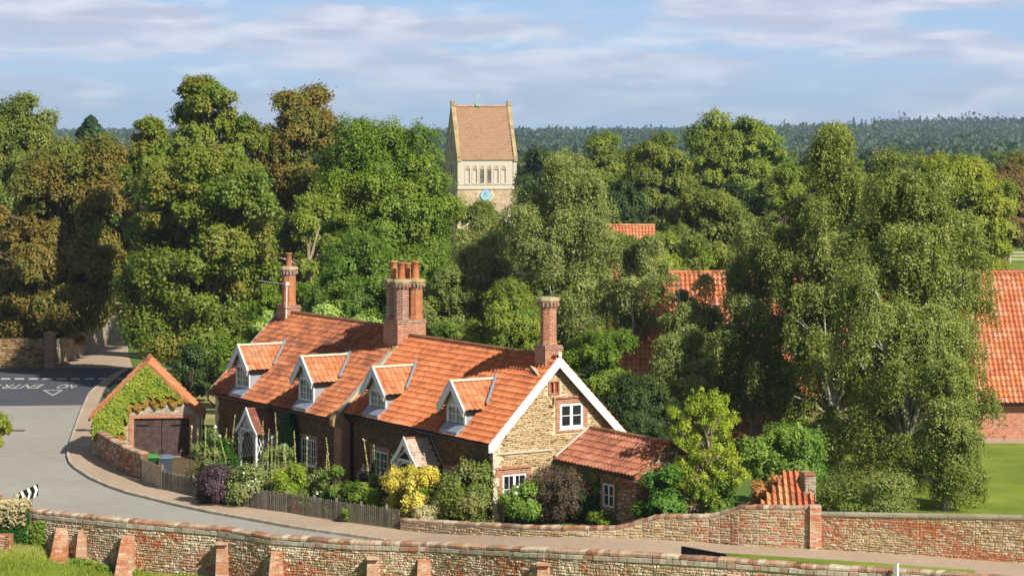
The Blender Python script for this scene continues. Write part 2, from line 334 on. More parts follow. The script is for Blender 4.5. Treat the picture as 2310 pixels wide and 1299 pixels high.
def limbs(mb, rng, C, z0, ztop, tr, every=1, lean=(0, 0), twig=.018, fork=None, bare=0):
    """tapered trunk and limbs reaching the leaf clusters"""
    n = 9; tz = [i / (n - 1) for i in range(n)]; ph = rng.uniform(0, 6)
    top = z0 + (ztop - z0) * .9
    def tp(f): return Vector((lean[0] * f * .9 + .35 * math.sin(ph + f * 5) * f, lean[1] * f * .9 + .35 * math.cos(ph + f * 4) * f, top * f))
    mb.tube([tp(f) for f in tz], [tr * (1.25 if f == 0 else (1 - f) ** .8 * .95 + .05) for f in tz], 8, cap=False)
    for c in C[::every]:
        e = Vector(c[:3]); f0 = min(.88, max(.12, (e.z / top) - rng.uniform(.12, .35))); s = tp(f0)
        d = e - s; m1 = s + d * .35 + Vector((0, 0, d.length * .10)); m2 = s + d * .7 + Vector((rng.normal() * .2, rng.normal() * .2, d.length * .08))
        r0 = tr * (1 - f0) ** .8 * .42 + .03
        mb.tube([s, m1, m2, e], [r0, r0 * .65, r0 * .38, twig], 5, cap=False)
        for _ in range(2):
            q = e + Vector(rng.normal(size=3)).normalized() * float(c[3]) * .7
            mb.tube([m2, (m2 + q) / 2 + Vector((0, 0, .15)), q], [r0 * .3, r0 * .18, .012], 3, cap=False)
    for _ in range(bare):                       # dead, leafless limbs poking out of the crown
        c = C[rng.integers(0, len(C))]; e = Vector(c[:3]) * 1.0; s = tp(min(.85, e.z / top * .85)); o = (e - s); o.z *= .3; e2 = e + o.normalized() * float(c[3]) * .75 + Vector((0, 0, rng.uniform(-.3, .3)))
        L9 = (e2 - s).length * .07; m = (s + e2) / 2 + Vector((rng.normal() * L9, rng.normal() * L9, L9)); m7 = m.lerp(e2, .55) + Vector((rng.normal() * L9, rng.normal() * L9, rng.normal() * L9)); mb.tube([s, m, m7, e2], [.13, .1, .065, .02], 6, cap=False)
        for _ in range(2):
            q = e2 + Vector((rng.normal() * .5, rng.normal() * .5, rng.uniform(-.2, .7))); k = m7.lerp(e2, .3); mb.tube([k, k.lerp(q, .5) + Vector((0, 0, .1)), q], [.05, .03, .012], 4, cap=False)
def conifer(label, Y, px, ytop, width, leaf='pine', seed=1, name='conifer_tree', n=700, size=1.0, group=None, pw=1.0):
    rng = np.random.default_rng(seed); X = (px - CX) / F * Y; zb = gz(X, Y); h = H - (ytop - HY) * Y / F - zb; r = width / F * Y / 2
    u = rng.uniform(0, 1, n) ** .8; a = rng.uniform(0, 6.28, n); tier = .75 + .35 * np.abs(np.sin(u * 26)); rr_ = r * (1 - u) ** pw * tier * rng.uniform(.35, 1, n) + .08
    Pn = np.stack([rr_ * np.cos(a), rr_ * np.sin(a), h * (.1 + .9 * u)], 1); N = nrm(np.stack([np.cos(a), np.sin(a), np.full(n, .7)], 1) + rng.normal(size=(n, 3)) * .4)
    root = empty(name, (X, Y, zb), 0, label, 'conifer', group); cr = bpy.data.objects.new('crown', leaves_mesh('crown', Pn, N, size, rng.uniform(0, 1, n), rng, .7)); COL.objects.link(cr); cr.parent = root; cr.data.materials.append(LEAF[leaf])
    mb = MB(); mb.tube([(0, 0, 0), (0, 0, h * .95)], [r * .09, .03], 6); mb.build('trunk', MT['bark'], root); return root
DOME = [.55, .85, 1, 1, .95, .82, .6, .25]
OVAL = [.35, .7, .9, 1, .95, .85, .65, .3]
TALL = [.45, .8, 1, .9, .85, .65, .45, .18]
WIDE = [.8, 1, 1, .95, .85, .65, .4, .15]
def tree(label, cat, Y, pxc, pxw, ytop, ybot, leafmat, barkmat='bark', prof=DOME, n=60000, size=.3, ncl=80, clr=None, irr=.25, seed=1,
         depth=.85, tr=.35, droop=0, bare=0, group=None, name='broadleaf_tree', flat=.7, lean=(0, 0), every=1, asp=.62, fill=.35, zbase=None):
    rng = np.random.default_rng(seed)
    X = (pxc - CX) / F * Y; W = pxw / F * Y / 2; zb = gz(X, Y) if zbase is None else zbase
    zt = H - (ytop - HY) * Y / F - zb; z0 = max(.4, H - (ybot - HY) * Y / F - zb)
    clr = clr or W * .24
    ncl = int(ncl * 1.7); clr *= .74; n = int(n * 1.95); size *= .66; asp *= .92; W *= 1.12
    C = crown(rng, prof, max(.2, W - clr * .6), max(.2, (W - clr * .6) * depth), z0 + clr * .4, zt - clr * .5, ncl, clr, irr, fill, lean)
    if droop > 0:
        a, b = int(n * (1 - droop)), int(n * droop)
        P1, N1, t1 = leaf_cloud(rng, C, a, flat); P2, N2, t2 = strands(rng, C, b, clr * .8, clr * 2.2)
        Pn, N, tn = np.vstack([P1, P2]), np.vstack([N1, N2]), np.concatenate([t1, t2])
    else: Pn, N, tn = leaf_cloud(rng, C, n, flat)
    keep = Pn[:, 2] > .12; Pn, N, tn = Pn[keep], N[keep], tn[keep]
    root = empty(name, (X, Y, zb), 0, label, cat, group)
    cr = bpy.data.objects.new('crown', leaves_mesh('crown', Pn, N, size, tn, rng, asp)); COL.objects.link(cr); cr.parent = root
    cr.data.materials.append(LEAF[leafmat])
    mb = MB(); limbs(mb, rng, C, 0, min(zt, (C[:, 2].max() - .2) / .9), tr, max(every, 2), lean, bare=bare); mb.build('trunk', MT[barkmat], root)
    return root
def copy_tree(o, loc, rz=0, sc=1, label=None):
    c = o.copy(); COL.objects.link(c); c.location = loc; c.rotation_euler = (0, 0, rz); c.scale = (sc, sc, sc) if not isinstance(sc, tuple) else sc
    if label: c['label'] = label
    for ch in list(o.children):
        d = ch.copy(); COL.objects.link(d); d.parent = c
        for g in list(ch.children):
            e = g.copy(); COL.objects.link(e); e.parent = d
    return c
def shrub(label, cat, px0, px1, ytop, ybase, leafmat, n=6000, size=.11, seed=1, name='shrub', group=None, prof=None, ncl=26, clr=None, dy=1.0, irr=.3,
          Y=None, flat=.85, stems=True, asp=.6, flowers=None, up=.5, fill=.4, barkmat='bark'):
    """a bush standing on the ground at the pixel row ybase (or at depth Y)"""
    rng = np.random.default_rng(seed); pc = (px0 + px1) / 2
    if Y is None: X, Y, zb = G(pc, ybase)
    else: X = (pc - CX) / F * Y; zb = gz(X, Y)
    W = (px1 - px0) / F * Y / 2 * 1.24; zt = H - (ytop - HY) * Y / F - zb; clr = (clr or min(W, zt) * .38) * .8; ncl = int(ncl * 1.5); n = int(n * 1.25)
    C = crown(rng, prof or [.8, 1, 1, .95, .8, .5], max(.05, W - clr * .7), max(.05, (W - clr * .7) * dy), clr * .5, max(clr * .6, zt - clr * .6), ncl, clr * 1.1, irr, fill, lobes=max(4, ncl // 6))
    Pn, N, tn = leaf_cloud(rng, C, n, flat, up=up); k = Pn[:, 2] > .02; Pn, N, tn = Pn[k], N[k], tn[k]
    root = empty(name, (X, Y, zb), 0, label, cat, group)
    cr = bpy.data.objects.new('foliage', leaves_mesh('foliage', Pn, N, size, tn, rng, asp)); COL.objects.link(cr); cr.parent = root; cr.data.materials.append(LEAF[leafmat])
    mb = MB()
    for c in C[::2]:
        e = Vector(c[:3]); b = Vector((e.x * .25, e.y * .25, 0)); mb.tube([b, b.lerp(e, .5) + Vector((0, 0, .1)), e + Vector((0, 0, float(c[3]) * .6))], [.03, .02, .006], 4, cap=False)
    mb.build('stems', MT[barkmat], root)
    if flowers:
        mat, cnt, fs = flowers; j = rng.choice(len(Pn), cnt); pf = Pn[j] + nrm(N[j]) * .05
        pf = np.repeat(pf, 3, 0); nf = nrm(rng.normal(size=pf.shape) + np.array([.3, -.6, .8]))
        fo = bpy.data.objects.new('blossom', leaves_mesh('blossom', pf, nf, fs, rng.uniform(0, 1, len(pf)), rng, .95)); COL.objects.link(fo); fo.parent = root; fo.data.materials.append(LEAF[mat])
    return root
LEAF = {k: m_leaf('leaves_' + k, v[0], *v[1:]) for k, v in dict(
 chestnut=([(74, 96, 30), (100, 122, 34), (124, 140, 42), (132, 132, 48), (142, 116, 50)],),
 chestnut_brown=([(90, 100, 36), (112, 118, 42), (128, 122, 48), (144, 114, 54), (112, 120, 42)],),
 lush=([(70, 104, 32), (92, 124, 38), (114, 142, 46), (134, 152, 56)],),
 green=([(68, 99, 25), (94, 125, 32), (122, 146, 39), (155, 161, 45)],),
 olive=([(84, 104, 38), (108, 124, 44), (130, 138, 52), (148, 146, 62)],),
 ash=([(87, 109, 36), (112, 134, 45), (139, 153, 51), (163, 167, 60)],),
 birch=([(98, 112, 54), (128, 140, 70), (150, 158, 84), (178, 180, 112)], .28, .42),
 birchdark=([(92, 106, 44), (120, 134, 56), (144, 154, 70), (172, 174, 98)], .28, .42),
 lime=([(104, 124, 34), (130, 144, 42), (150, 158, 50), (164, 160, 60)],),
 brown=([(108, 100, 58), (126, 110, 66), (140, 114, 70), (120, 114, 66)],),
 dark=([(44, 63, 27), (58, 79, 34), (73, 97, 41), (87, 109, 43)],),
 conifer=([(42, 63, 36), (52, 79, 45), (68, 94, 51)],),
 robinia=([(127, 151, 39), (152, 171, 47), (174, 186, 58), (192, 195, 78)], .4),
 bright=([(64, 104, 34), (88, 130, 42), (112, 152, 54)], .3),
 hedge=([(90, 124, 42), (116, 148, 54), (138, 166, 66), (152, 176, 82)],),
 ivy=([(100, 128, 34), (128, 150, 40), (152, 164, 50), (168, 168, 58)], .25),
 ivy_red=([(150, 152, 50), (168, 146, 54), (176, 118, 56), (128, 138, 42)], .25),
 ivydark=([(36, 71, 19), (52, 94, 23), (73, 117, 27)],),
 purple=([(64, 48, 54), (84, 64, 70), (104, 84, 90), (78, 56, 60)],),
 gold=([(186, 168, 56), (208, 192, 70), (224, 210, 96), (234, 226, 146)], .3),
 yellowgreen=([(112, 140, 36), (136, 160, 42), (158, 176, 54)], .35),
 sage=([(92, 114, 56), (122, 140, 72), (148, 158, 92), (164, 162, 116)],),
 mixed=([(84, 104, 42), (116, 132, 56), (142, 152, 76), (146, 128, 80)],),
 dryleaf=([(155, 109, 62), (196, 138, 84), (228, 167, 105), (165, 128, 69)],),
 twiggy=([(84, 70, 56), (102, 84, 68), (112, 94, 74), (92, 90, 58)],),
 silver=([(165, 159, 121), (204, 195, 151), (230, 215, 169), (191, 161, 145)],),
 reeds=([(134, 167, 84), (171, 197, 103), (199, 218, 121)],),
 white=([(250, 250, 245), (250, 250, 245)], .2),
 pinkf=([(250, 223, 201), (250, 250, 223), (250, 197, 184)], .2),
 redf=([(250, 82, 53), (250, 120, 75)], .2),
 orangef=([(250, 159, 53), (250, 197, 86), (250, 134, 43)], .2),
 yellowf=([(250, 250, 53), (250, 250, 86)], .2),
 blades=([(110, 130, 42), (138, 154, 54), (162, 166, 72), (184, 182, 112)], .3),
 forest=([(28, 54, 44), (42, 72, 52), (58, 88, 58), (76, 98, 58), (72, 76, 52)],),
 pine=([(36, 53, 36), (47, 66, 43), (60, 82, 49)],),
).items()}
# ------------------------------------------------------------------ ground, road, pavement
NW = [(-250, 1131), (69, 1147), (270, 1170), (492, 1187), (613, 1205), (800, 1219), (970, 1217 + 6), (1099, 1228), (1265, 1235), (1473, 1247), (1640, 1257), (1840, 1271), (2073, 1284), (2207, 1297), (2420, 1311)]
def nw_top(px): return .95 + .0 * px
def nwall_pts():
    r = []
    for px, py in NW:
        X = 0
        for _ in range(4):
            zt = .95 + gz(X, 90); Y = F * (H - zt) / (py - HY); X = (px - CX) / F * Y
        r.append((X, Y, zt))
    return r
NWP = nwall_pts(); _nx = [p[0] for p in NWP]; _ny = [p[1] for p in NWP]
def nwY(X):
    if X < _nx[0]: return _ny[0] + (X - _nx[0]) * (_ny[1] - _ny[0]) / (_nx[1] - _nx[0])
    if X > _nx[-1]: return _ny[-1] + (X - _nx[-1]) * (_ny[-1] - _ny[-2]) / (_nx[-1] - _nx[-2])
    return float(np.interp(X, _nx, _ny))
def sheet(name, fx, svals, xs, mat, hole=None):
    mb = MB(); g = []
    for s in svals: g.append([fx(x, s) for x in xs])
    me = bpy.data.meshes.new(name); v = [p for row in g for p in row]; nx = len(xs)
    f = [(j * nx + i, j * nx + i + 1, (j + 1) * nx + i + 1, (j + 1) * nx + i) for j in range(len(svals) - 1) for i in range(nx - 1)]
    me.from_pydata(v, [], f); me.materials.append(mat); me.polygons.foreach_set('use_smooth', [True] * len(f))
    o = bpy.data.objects.new(name, me); COL.objects.link(o); return tag(o, kind='structure')
def fmain(x, s):
    X = x * (1 + s / 45); Y = nwY(X) + s if s < 120 else (nwY(x * (1 + 120 / 45)) * max(0, 1 - (s - 120) / 200) + 92 * min(1, (s - 120) / 200) + s)
    return (X, Y, gz(X, Y))
svals = [0, 1, 2, 4, 6, 8, 10, 13, 16, 20, 25, 30, 36, 44, 54, 66, 80, 100, 120, 150, 190, 240, 300, 380, 480, 600, 720, 850, 1000, 1200, 1400, 1600, 1800, 2000, 2200, 2400, 2600, 2800, 3000, 3200, 3600, 4200, 5200, 6500]
xs = [-60, -45, -34, -26] + [-22 + i * 1.0 for i in range(45)] + [26, 34, 45, 60]
ground = sheet('ground', fmain, svals, xs, MT['field'])
LX, LZ = [-24, -20.4, -18.9, -16, -12, -6, 4, 20], [-.5, -.6, -.95, -1.2, -1.25, -1.6, -2.0, -1.9]
def low(X): return float(np.interp(X, LX, LZ)) + gz(X, 90)
def ffront(x, s):                        # the castle bank falls from the wall into a ditch and climbs to the camera
    X = x; Yw = nwY(x); Y = Yw * (1 - s) - 60 * s + .0
    d = Yw - Y; z = low(X) - 2.5 * sm(d / 25) + 17.4 * sm((d - 32) / 55) + (.18 * math.sin(X * 1.3 + s * 30) * math.sin(s * 70) * sm(d / 2) if d < 30 else 0)
    return (X, Y, z)
bank = sheet('bank', ffront, [0, .004, .008, .012, .016, .02, .03, .04, .06, .08, .1, .14, .18, .25, .3, .35, .4, .45, .5, .55, .6, .7, .8, 1.0], [-60, -45, -34] + [-30 + i * .8 for i in range(76)] + [34, 45, 60], MT['grass'])
def flat(name, pts, z, mat, kind='structure', **tg):          # a thin sheet following the ground, from photo pixels
    mb = MB(); q = [Vector(G(*p)) for p in pts]
    return q
def strip(name, A, B, dz, mat, sub=1, kind='structure'):        # ribbon between two polylines of ground pixels
    a = [Vector(G(*p)) for p in A]; b = [Vector(G(*p)) for p in B]
    me = bpy.data.meshes.new(name); n = len(a); v = []; f = []
    k = 5
    for i in range(n):
        for j in range(k):
            q = a[i].lerp(b[i], j / (k - 1)); v.append((q.x, q.y, gz(q.x, q.y) + dz))
    for i in range(n - 1):
        for j in range(k - 1): f.append((i * k + j, i * k + j + 1, (i + 1) * k + j + 1, (i + 1) * k + j))
    me.from_pydata(v, [], f); me.materials.append(mat); o = bpy.data.objects.new(name, me); COL.objects.link(o); return tag(o, kind=kind)
# kerb line of the bend, far side of the road (photo pixels), and the near side / outer side of each sheet
KERB = [(283, 833), (240, 858), (212, 880), (200, 893), (186, 925), (172, 962), (160, 998), (153, 1028), (158, 1045), (170, 1058), (207, 1082), (248, 1100), (291, 1115), (340, 1127), (400, 1142), (480, 1159), (558, 1173), (651, 1190), (715, 1200), (780, 1209), (870, 1222), (960, 1231), (1100, 1240), (1300, 1252)]
def interp_path(path, n):
    a = np.array(path, float); d = np.r_[0, np.cumsum(np.hypot(*np.diff(a, axis=0).T))]; t = np.linspace(0, d[-1], n)
    return list(zip(np.interp(t, d, a[:, 0]), np.interp(t, d, a[:, 1])))
KP = interp_path(KERB, 70)
lo = []
for (px, py) in KP:                                  # the road reaches to the foot of the near wall or out of the frame
    lo.append((px, py))
# road: polygon between the kerb and the inner foot of the near wall
def road_pt(px, py): 
    X, Y, z = G(px, py); return X, Y
kx = [road_pt(*p) for p in KP]
rows = []
for (X, Y) in kx:
    t = (Y - 90) / 80
    if Y > 118: rows.append(((X, Y), (-46, Y + (X + 46) * .0)))
    else:
        f = sm((118 - Y) / 14); tx = -46 * (1 - f) + (X - 3.0) * f; ty = Y * (1 - f) + (nwY(X - 1.0) + .2) * f
        if f < 1: ty = min(ty, Y)
        ty = max(ty, nwY(tx) + .2); rows.append(((X, Y), (tx, ty)))
v = []; f = []; k = 6
for i, (a, b) in enumerate(rows):
    for j in range(k):
        q = (a[0] + (b[0] - a[0]) * j / (k - 1), a[1] + (b[1] - a[1]) * j / (k - 1)); v.append((q[0], q[1], gz(*q) + .012))
for i in range(len(rows) - 1):
    for j in range(k - 1): f.append((i * k + j, i * k + j + 1, (i + 1) * k + j + 1, (i + 1) * k + j))
me = bpy.data.meshes.new('road'); me.from_pydata(v, [], f); me.materials.append(MT['asphalt'])
o = bpy.data.objects.new('road', me); COL.objects.link(o); tag(o, kind='structure')
# crossing road of newer, darker asphalt, tree shade also put into its colour
strip('cross_road', [(-400, 826), (0, 828), (140, 829), (283, 831), (420, 834), (620, 836)], [(-400, 917), (0, 916), (90, 915), (192, 914), (330, 893), (620, 868)], .018, MT['newasphalt'])
# side lane climbing away between the trees
strip('side_lane', [(118, 829), (135, 800), (158, 770), (185, 735), (205, 705), (214, 680)], [(300, 832), (290, 800), (288, 770), (290, 735), (292, 705), (292, 680)], .016, MT['pave'])
strip('lane_footway', [(100, 832), (118, 805), (135, 780), (165, 752), (190, 728)], [(138, 829), (150, 803), (170, 775), (190, 748), (205, 725)], .026, MT['pave'])
# pavement with a raised kerb
PIN = [(290, 836), (268, 850), (236, 880), (222, 915), (213, 950), (207, 1010), (218, 1035), (250, 1058), (318, 1086), (365, 1108), (400, 1114), (514, 1141), (649, 1161), (757, 1179), (897, 1198), (1000, 1206), (1150, 1214), (1300, 1216), (1430, 1219), (1500, 1222), (1580, 1228), (1640, 1234), (1840, 1244), (2073, 1259), (2310, 1276), (2460, 1286)]
KO = KERB[:-1] + [(1300, 1252), (1430, 1262), (1640, 1274), (1840, 1290), (2073, 1306), (2310, 1330), (2460, 1340)]
a_ = interp_path(KO, 90); 
def resample_to(path, ref):                       # nearest-parameter pairing of the two edges
    a = np.array([road_pt(*p) for p in path]); d = np.r_[0, np.cumsum(np.hypot(*np.diff(a, axis=0).T))]
    r = np.array([road_pt(*p) for p in ref]); out_ = []; last = 0
    fine = np.linspace(0, d[-1], 1200); fx = np.interp(fine, d, a[:, 0]); fy = np.interp(fine, d, a[:, 1])
    for q in r:
        j = int(np.argmin((fx - q[0]) ** 2 + (fy - q[1]) ** 2)); j = max(j, last); last = j; out_.append((fx[j], fy[j]))
    return r, out_
r_, i_ = resample_to(PIN, a_)
v = []; f = []
for (a, b) in zip(r_, i_):
    X, Y = float(a[0]), float(a[1])
    if Y < nwY(X) + .35 and X > -6: Y = nwY(X) + .35
    for j in range(4):
        q = (X + (b[0] - X) * j / 3, Y + (b[1] - Y) * j / 3); v.append((q[0], q[1], gz(*q) + .11))
for i in range(len(r_) - 1):
    for j in range(3): f.append((i * 4 + j, i * 4 + j + 1, (i + 1) * 4 + j + 1, (i + 1) * 4 + j))
me = bpy.data.meshes.new('pavement'); me.from_pydata(v, [], f); me.materials.append(MT['pave'])
o = bpy.data.objects.new('pavement', me); COL.objects.link(o); tag(o, kind='structure')
mb = MB()
kf = [road_pt(*p) for p in interp_path(KERB[:21], 130)]
for a, b in zip(kf[:-1], kf[1:]):
    a3 = Vector((a[0], a[1], gz(*a) + .07)); b3 = Vector((b[0], b[1], gz(*b) + .07)); d = (b3 - a3).normalized() * .012
    mb.bar(a3 + d, b3 - d, .14, .13 + rnd.uniform(0, .012))
kerb = mb.build('kerb', MT['kerb'], kind='structure')
# grass in the garden, the meadow left of the cottage, the lawn on the right
def patch(name, pix, mat, dz=.02):
    pts = [Vector(G(*p)) for p in pix]; mb = MB(); c = sum(pts, Vector()) / len(pts)
    for a, b in zip(pts, pts[1:] + pts[:1]):
        m = 6
        for i in range(m):
            for_a = c.lerp(a, i / m); fb = c.lerp(b, i / m); ga = c.lerp(a, (i + 1) / m); gb = c.lerp(b, (i + 1) / m)
            q = [for_a, ga, gb, fb] if i else [c, ga, gb]
            mb.face([(p.x, p.y, gz(p.x, p.y) + dz) for p in q], smooth=True)
    return mb.build(name, mat, kind='structure')
patch('meadow', [(300, 900), (420, 820), (640, 800), (700, 860), (560, 960), (430, 960)], MT['drygrass'])
patch('garden_soil', [(300, 1040), (420, 1000), (700, 1040), (1100, 1110), (1300, 1140), (1100, 1206), (900, 1197), (650, 1160), (400, 1112)], MT['soil'])
patch('lawn', [(1700, 1020), (1850, 990), (2700, 990), (2700, 1190), (2300, 1240), (1850, 1220), (1700, 1200)], MT['grass'])
patch('yard', [(1900, 984), (2700, 984), (2700, 1004), (1900, 1000)], MT['pave'], .04)
patch('paddock', [(2100, 560), (2700, 560), (2700, 640), (2100, 640)], MT['grass'])
# road markings
def text_mark(word, px, py, w_m, h_m):
    cu = bpy.data.curves.new('road_lettering', 'FONT'); cu.body = word; cu.align_x = 'CENTER'; cu.align_y = 'CENTER'; cu.size = 1; cu.extrude = .002
    o = bpy.data.objects.new('road_lettering', cu); COL.objects.link(o); bpy.context.view_layer.update(); me_ = bpy.data.meshes.new_from_object(o); bpy.data.objects.remove(o); o = bpy.data.objects.new('road_lettering', me_); COL.objects.link(o); bpy.context.view_layer.update()
    dx, dy = o.dimensions.x, o.dimensions.y; X, Y, z = G(px, py); o.location = (X, Y, z + .024); o.rotation_euler = (0, 0, math.pi)
    o.scale = (w_m / dx, h_m / dy, 1); me_.materials.clear(); me_.materials.append(MT['paint']); return o
a = text_mark('NO', 152, 871.5, 1.15, 2.5); tag(a, 'white word NO painted on the dark road at the junction', 'road marking', 'lettering on the junction')
a = text_mark('ENTRY', 40, 871.5, 3.2, 2.5); tag(a, 'long white word ENTRY painted on the dark road at the left edge', 'road marking', 'lettering on the junction')
mb = MB()
A, B, C_ = [Vector(G(*p)) + Vector((0, 0, .022)) for p in ((96, 880), (143, 880), (119, 893))]; cc = (A + B + C_) / 3
for p, q in ((A, B), (B, C_), (C_, A)):
    p2, q2 = p.lerp(cc, .28), q.lerp(cc, .28); mb.face([p, q, q2, p2])
mb.build('road_triangle', MT['paint'], label='white give way triangle painted on the dark road under the lettering', cat='road marking')
k = 0
for i in range(9):
    x0 = 2 + i * 31.5; a, b, c, d = [Vector(G(*p)) + Vector((0, 0, .022)) for p in ((x0, 856.5), (x0 + 21, 856.5), (x0 + 21, 853.2), (x0, 853.2))]
    mb = MB(); mb.face([a, b, c, d]); mb.build('road_dash', MT['paint'], label='short white dash in the give way line across the dark road', cat='road marking', group='dashes of the give way line')
# drain grate by the left edge
X, Y, z = G(35, 972); mb = MB()
for i in range(7): mb.box((-.45 + i * .13, -.25, .0), (-.38 + i * .13, .25, .03))
mb.box((-.5, -.3, 0), (.5, -.25, .035)); mb.box((-.5, .25, 0), (.5, .3, .035)); mb.box((-.5, -.25, -.02), (.5, .25, .005))
mb.build('drain_grate', m_plain('rusty_iron', (112, 92, 76), .8), None, (X, Y, z + .014), 0, label='rusty iron drain grate set in the road at the left edge', cat='drain')
# drift of fallen orange leaves on the side lane
rng = np.random.default_rng(5); pts = []
for (px, py, wd) in [(x, y, w_) for x, y, w_ in [(138, 818, 9), (148, 810, 10), (158, 800, 9), (166, 790, 7), (174, 780, 5), (180, 771, 3)] for _ in range(260)]:
    X, Y, z = G(px + rng.normal() * wd * .45, py + rng.normal() * 3.2); pts.append((X, Y, z + .05 + rng.uniform(0, .05)))
pts = np.array(pts); me = leaves_mesh('fallen_leaves', pts, nrm(rng.normal(size=pts.shape) * .5 + np.array([0, 0, 1])), .2, rng.uniform(0, 1, len(pts)), rng, .8)
me.materials.append(m_leaf('fallen_orange', [(196, 120, 50), (214, 146, 70), (176, 104, 48)], .1)); o = bpy.data.objects.new('fallen_leaves', me); COL.objects.link(o); tag(o, 'drift of fallen orange leaves along the side lane', 'leaves', kind='stuff')
# ------------------------------------------------------------------ building blocks
def pantiles(mb, O, U, V, nu, nv, tw=.25, th=.34, amp=.035, lift=.055, pts=6, keep=None, jit=.012):
    """courses of wavy pantiles: O eave corner, U along the eave, V up the slope, nu x nv tiles"""
    O = Vector(O); U = Vector(U).normalized(); V = Vector(V).normalized(); N = U.cross(V)
    if N.z < 0: N = -N
    amp *= 1.35; prof = [(j / pts, amp * (math.sin(2 * math.pi * j / pts) + .35 * math.sin(4 * math.pi * j / pts)) + amp) for j in range(pts)]
    for r in range(nv):
        z0 = r * th - .02; z1 = (r + 1) * th
        for c in range(nu):
            dj = rnd.uniform(-jit, jit); wob = .006 * math.sin(c * .7 + r * .3)
            if keep and not keep(O + U * ((c + .5) * tw) + V * ((r + .5) * th)): continue
            tone = rnd.random()
            for j in range(pts):
                a, ha = prof[j]; b, hb = prof[(j + 1) % pts]; b = (j + 1) / pts
                p = lambda uu, vv, h: O + U * (uu * tw + c * tw) + V * (vv + wob) + N * h
                A, B = p(a, z0, ha + lift + dj), p(b, z0, hb + lift + dj); D, C = p(a, z1, ha), p(b, z1, hb)
                mb.face([A, B, C, D], [(c + a, r + .02), (c + b, r + .02), (c + b, r + .97), (c + a, r + .97)], tone)
                A2, B2 = p(a, z0, ha + lift + dj - .018), p(b, z0, hb + lift + dj - .018)
                mb.face([A2, B2, B, A], [(c + a, r + .01), (c + b, r + .01), (c + b, r + .02), (c + a, r + .02)], tone)
def plaintiles(mb, O, U, V, nu, nv, tw=.18, th=.16, lift=.02, keep=None):
    O = Vector(O); U = Vector(U).normalized(); V = Vector(V).normalized(); N = U.cross(V)
    if N.z < 0: N = -N
    for r in range(nv):
        for c in range(nu):
            o = (r % 2) * .5 * tw; u0 = max(0, c * tw - o); u1 = min(nu * tw, (c + 1) * tw - o)
            if u1 - u0 < .01: continue
            if keep and not keep(O + U * ((u0 + u1) / 2) + V * ((r + .5) * th)): continue
            l = lift + rnd.uniform(-.006, .01); p = lambda u, vv, h: O + U * u + V * vv + N * h
            uv = (c + .5 + (r % 2) * 31.0, r + .5)
            a, b, C, d = p(u0 + .004, r * th, l), p(u1 - .004, r * th, l), p(u1 - .004, (r + 1) * th, .004), p(u0 + .004, (r + 1) * th, .004)
            mb.face([a, b, C, d], [uv] * 4); mb.face([p(u0 + .004, r * th, -.01), p(u1 - .004, r * th, -.01), b, a], [uv] * 4)
def clip(poly, n, d):                           # keep n.p <= d, in 2-D
    o = []
    for i in range(len(poly)):
        a, b = poly[i], poly[(i + 1) % len(poly)]; fa, fb = n[0] * a[0] + n[1] * a[1] - d, n[0] * b[0] + n[1] * b[1] - d
        if fa <= 0: o.append(a)
        if fa * fb < 0: t = fa / (fa - fb); o.append((a[0] + (b[0] - a[0]) * t, a[1] + (b[1] - a[1]) * t))
    return o
def wall_face(mb, O, D, N, L, Ht, planes=(), holes=(), depth=.12):
    """a wall plane with real openings and reveals: O corner, D along, N outward; planes clip the top; holes=(x0,z0,x1,z1)"""
    O, D, N = Vector(O), Vector(D), Vector(N); Z = Vector((0, 0, 1))
    xs = sorted({0, L, *[h[0] for h in holes], *[h[2] for h in holes]}); zs = sorted({0, Ht, *[h[1] for h in holes], *[h[3] for h in holes]})
    for x0, x1 in zip(xs[:-1], xs[1:]):
        for z0, z1 in zip(zs[:-1], zs[1:]):
            if any(h[0] - 1e-6 <= x0 and x1 <= h[2] + 1e-6 and h[1] - 1e-6 <= z0 and z1 <= h[3] + 1e-6 for h in holes): continue
            p = [(x0, z0), (x1, z0), (x1, z1), (x0, z1)]
            for n, d in planes: p = clip(p, n, d)
            if len(p) > 2: mb.face([O + D * x + Z * z for x, z in p], [(x, z) for x, z in p])
    for x0, z0, x1, z1 in holes:
        q = [(x0, z0), (x1, z0), (x1, z1), (x0, z1)]
        for a, b in zip(q, q[1:] + q[:1]):
            A, B = O + D * a[0] + Z * a[1], O + D * b[0] + Z * b[1]; mb.face([A, B, B - N * depth, A - N * depth])
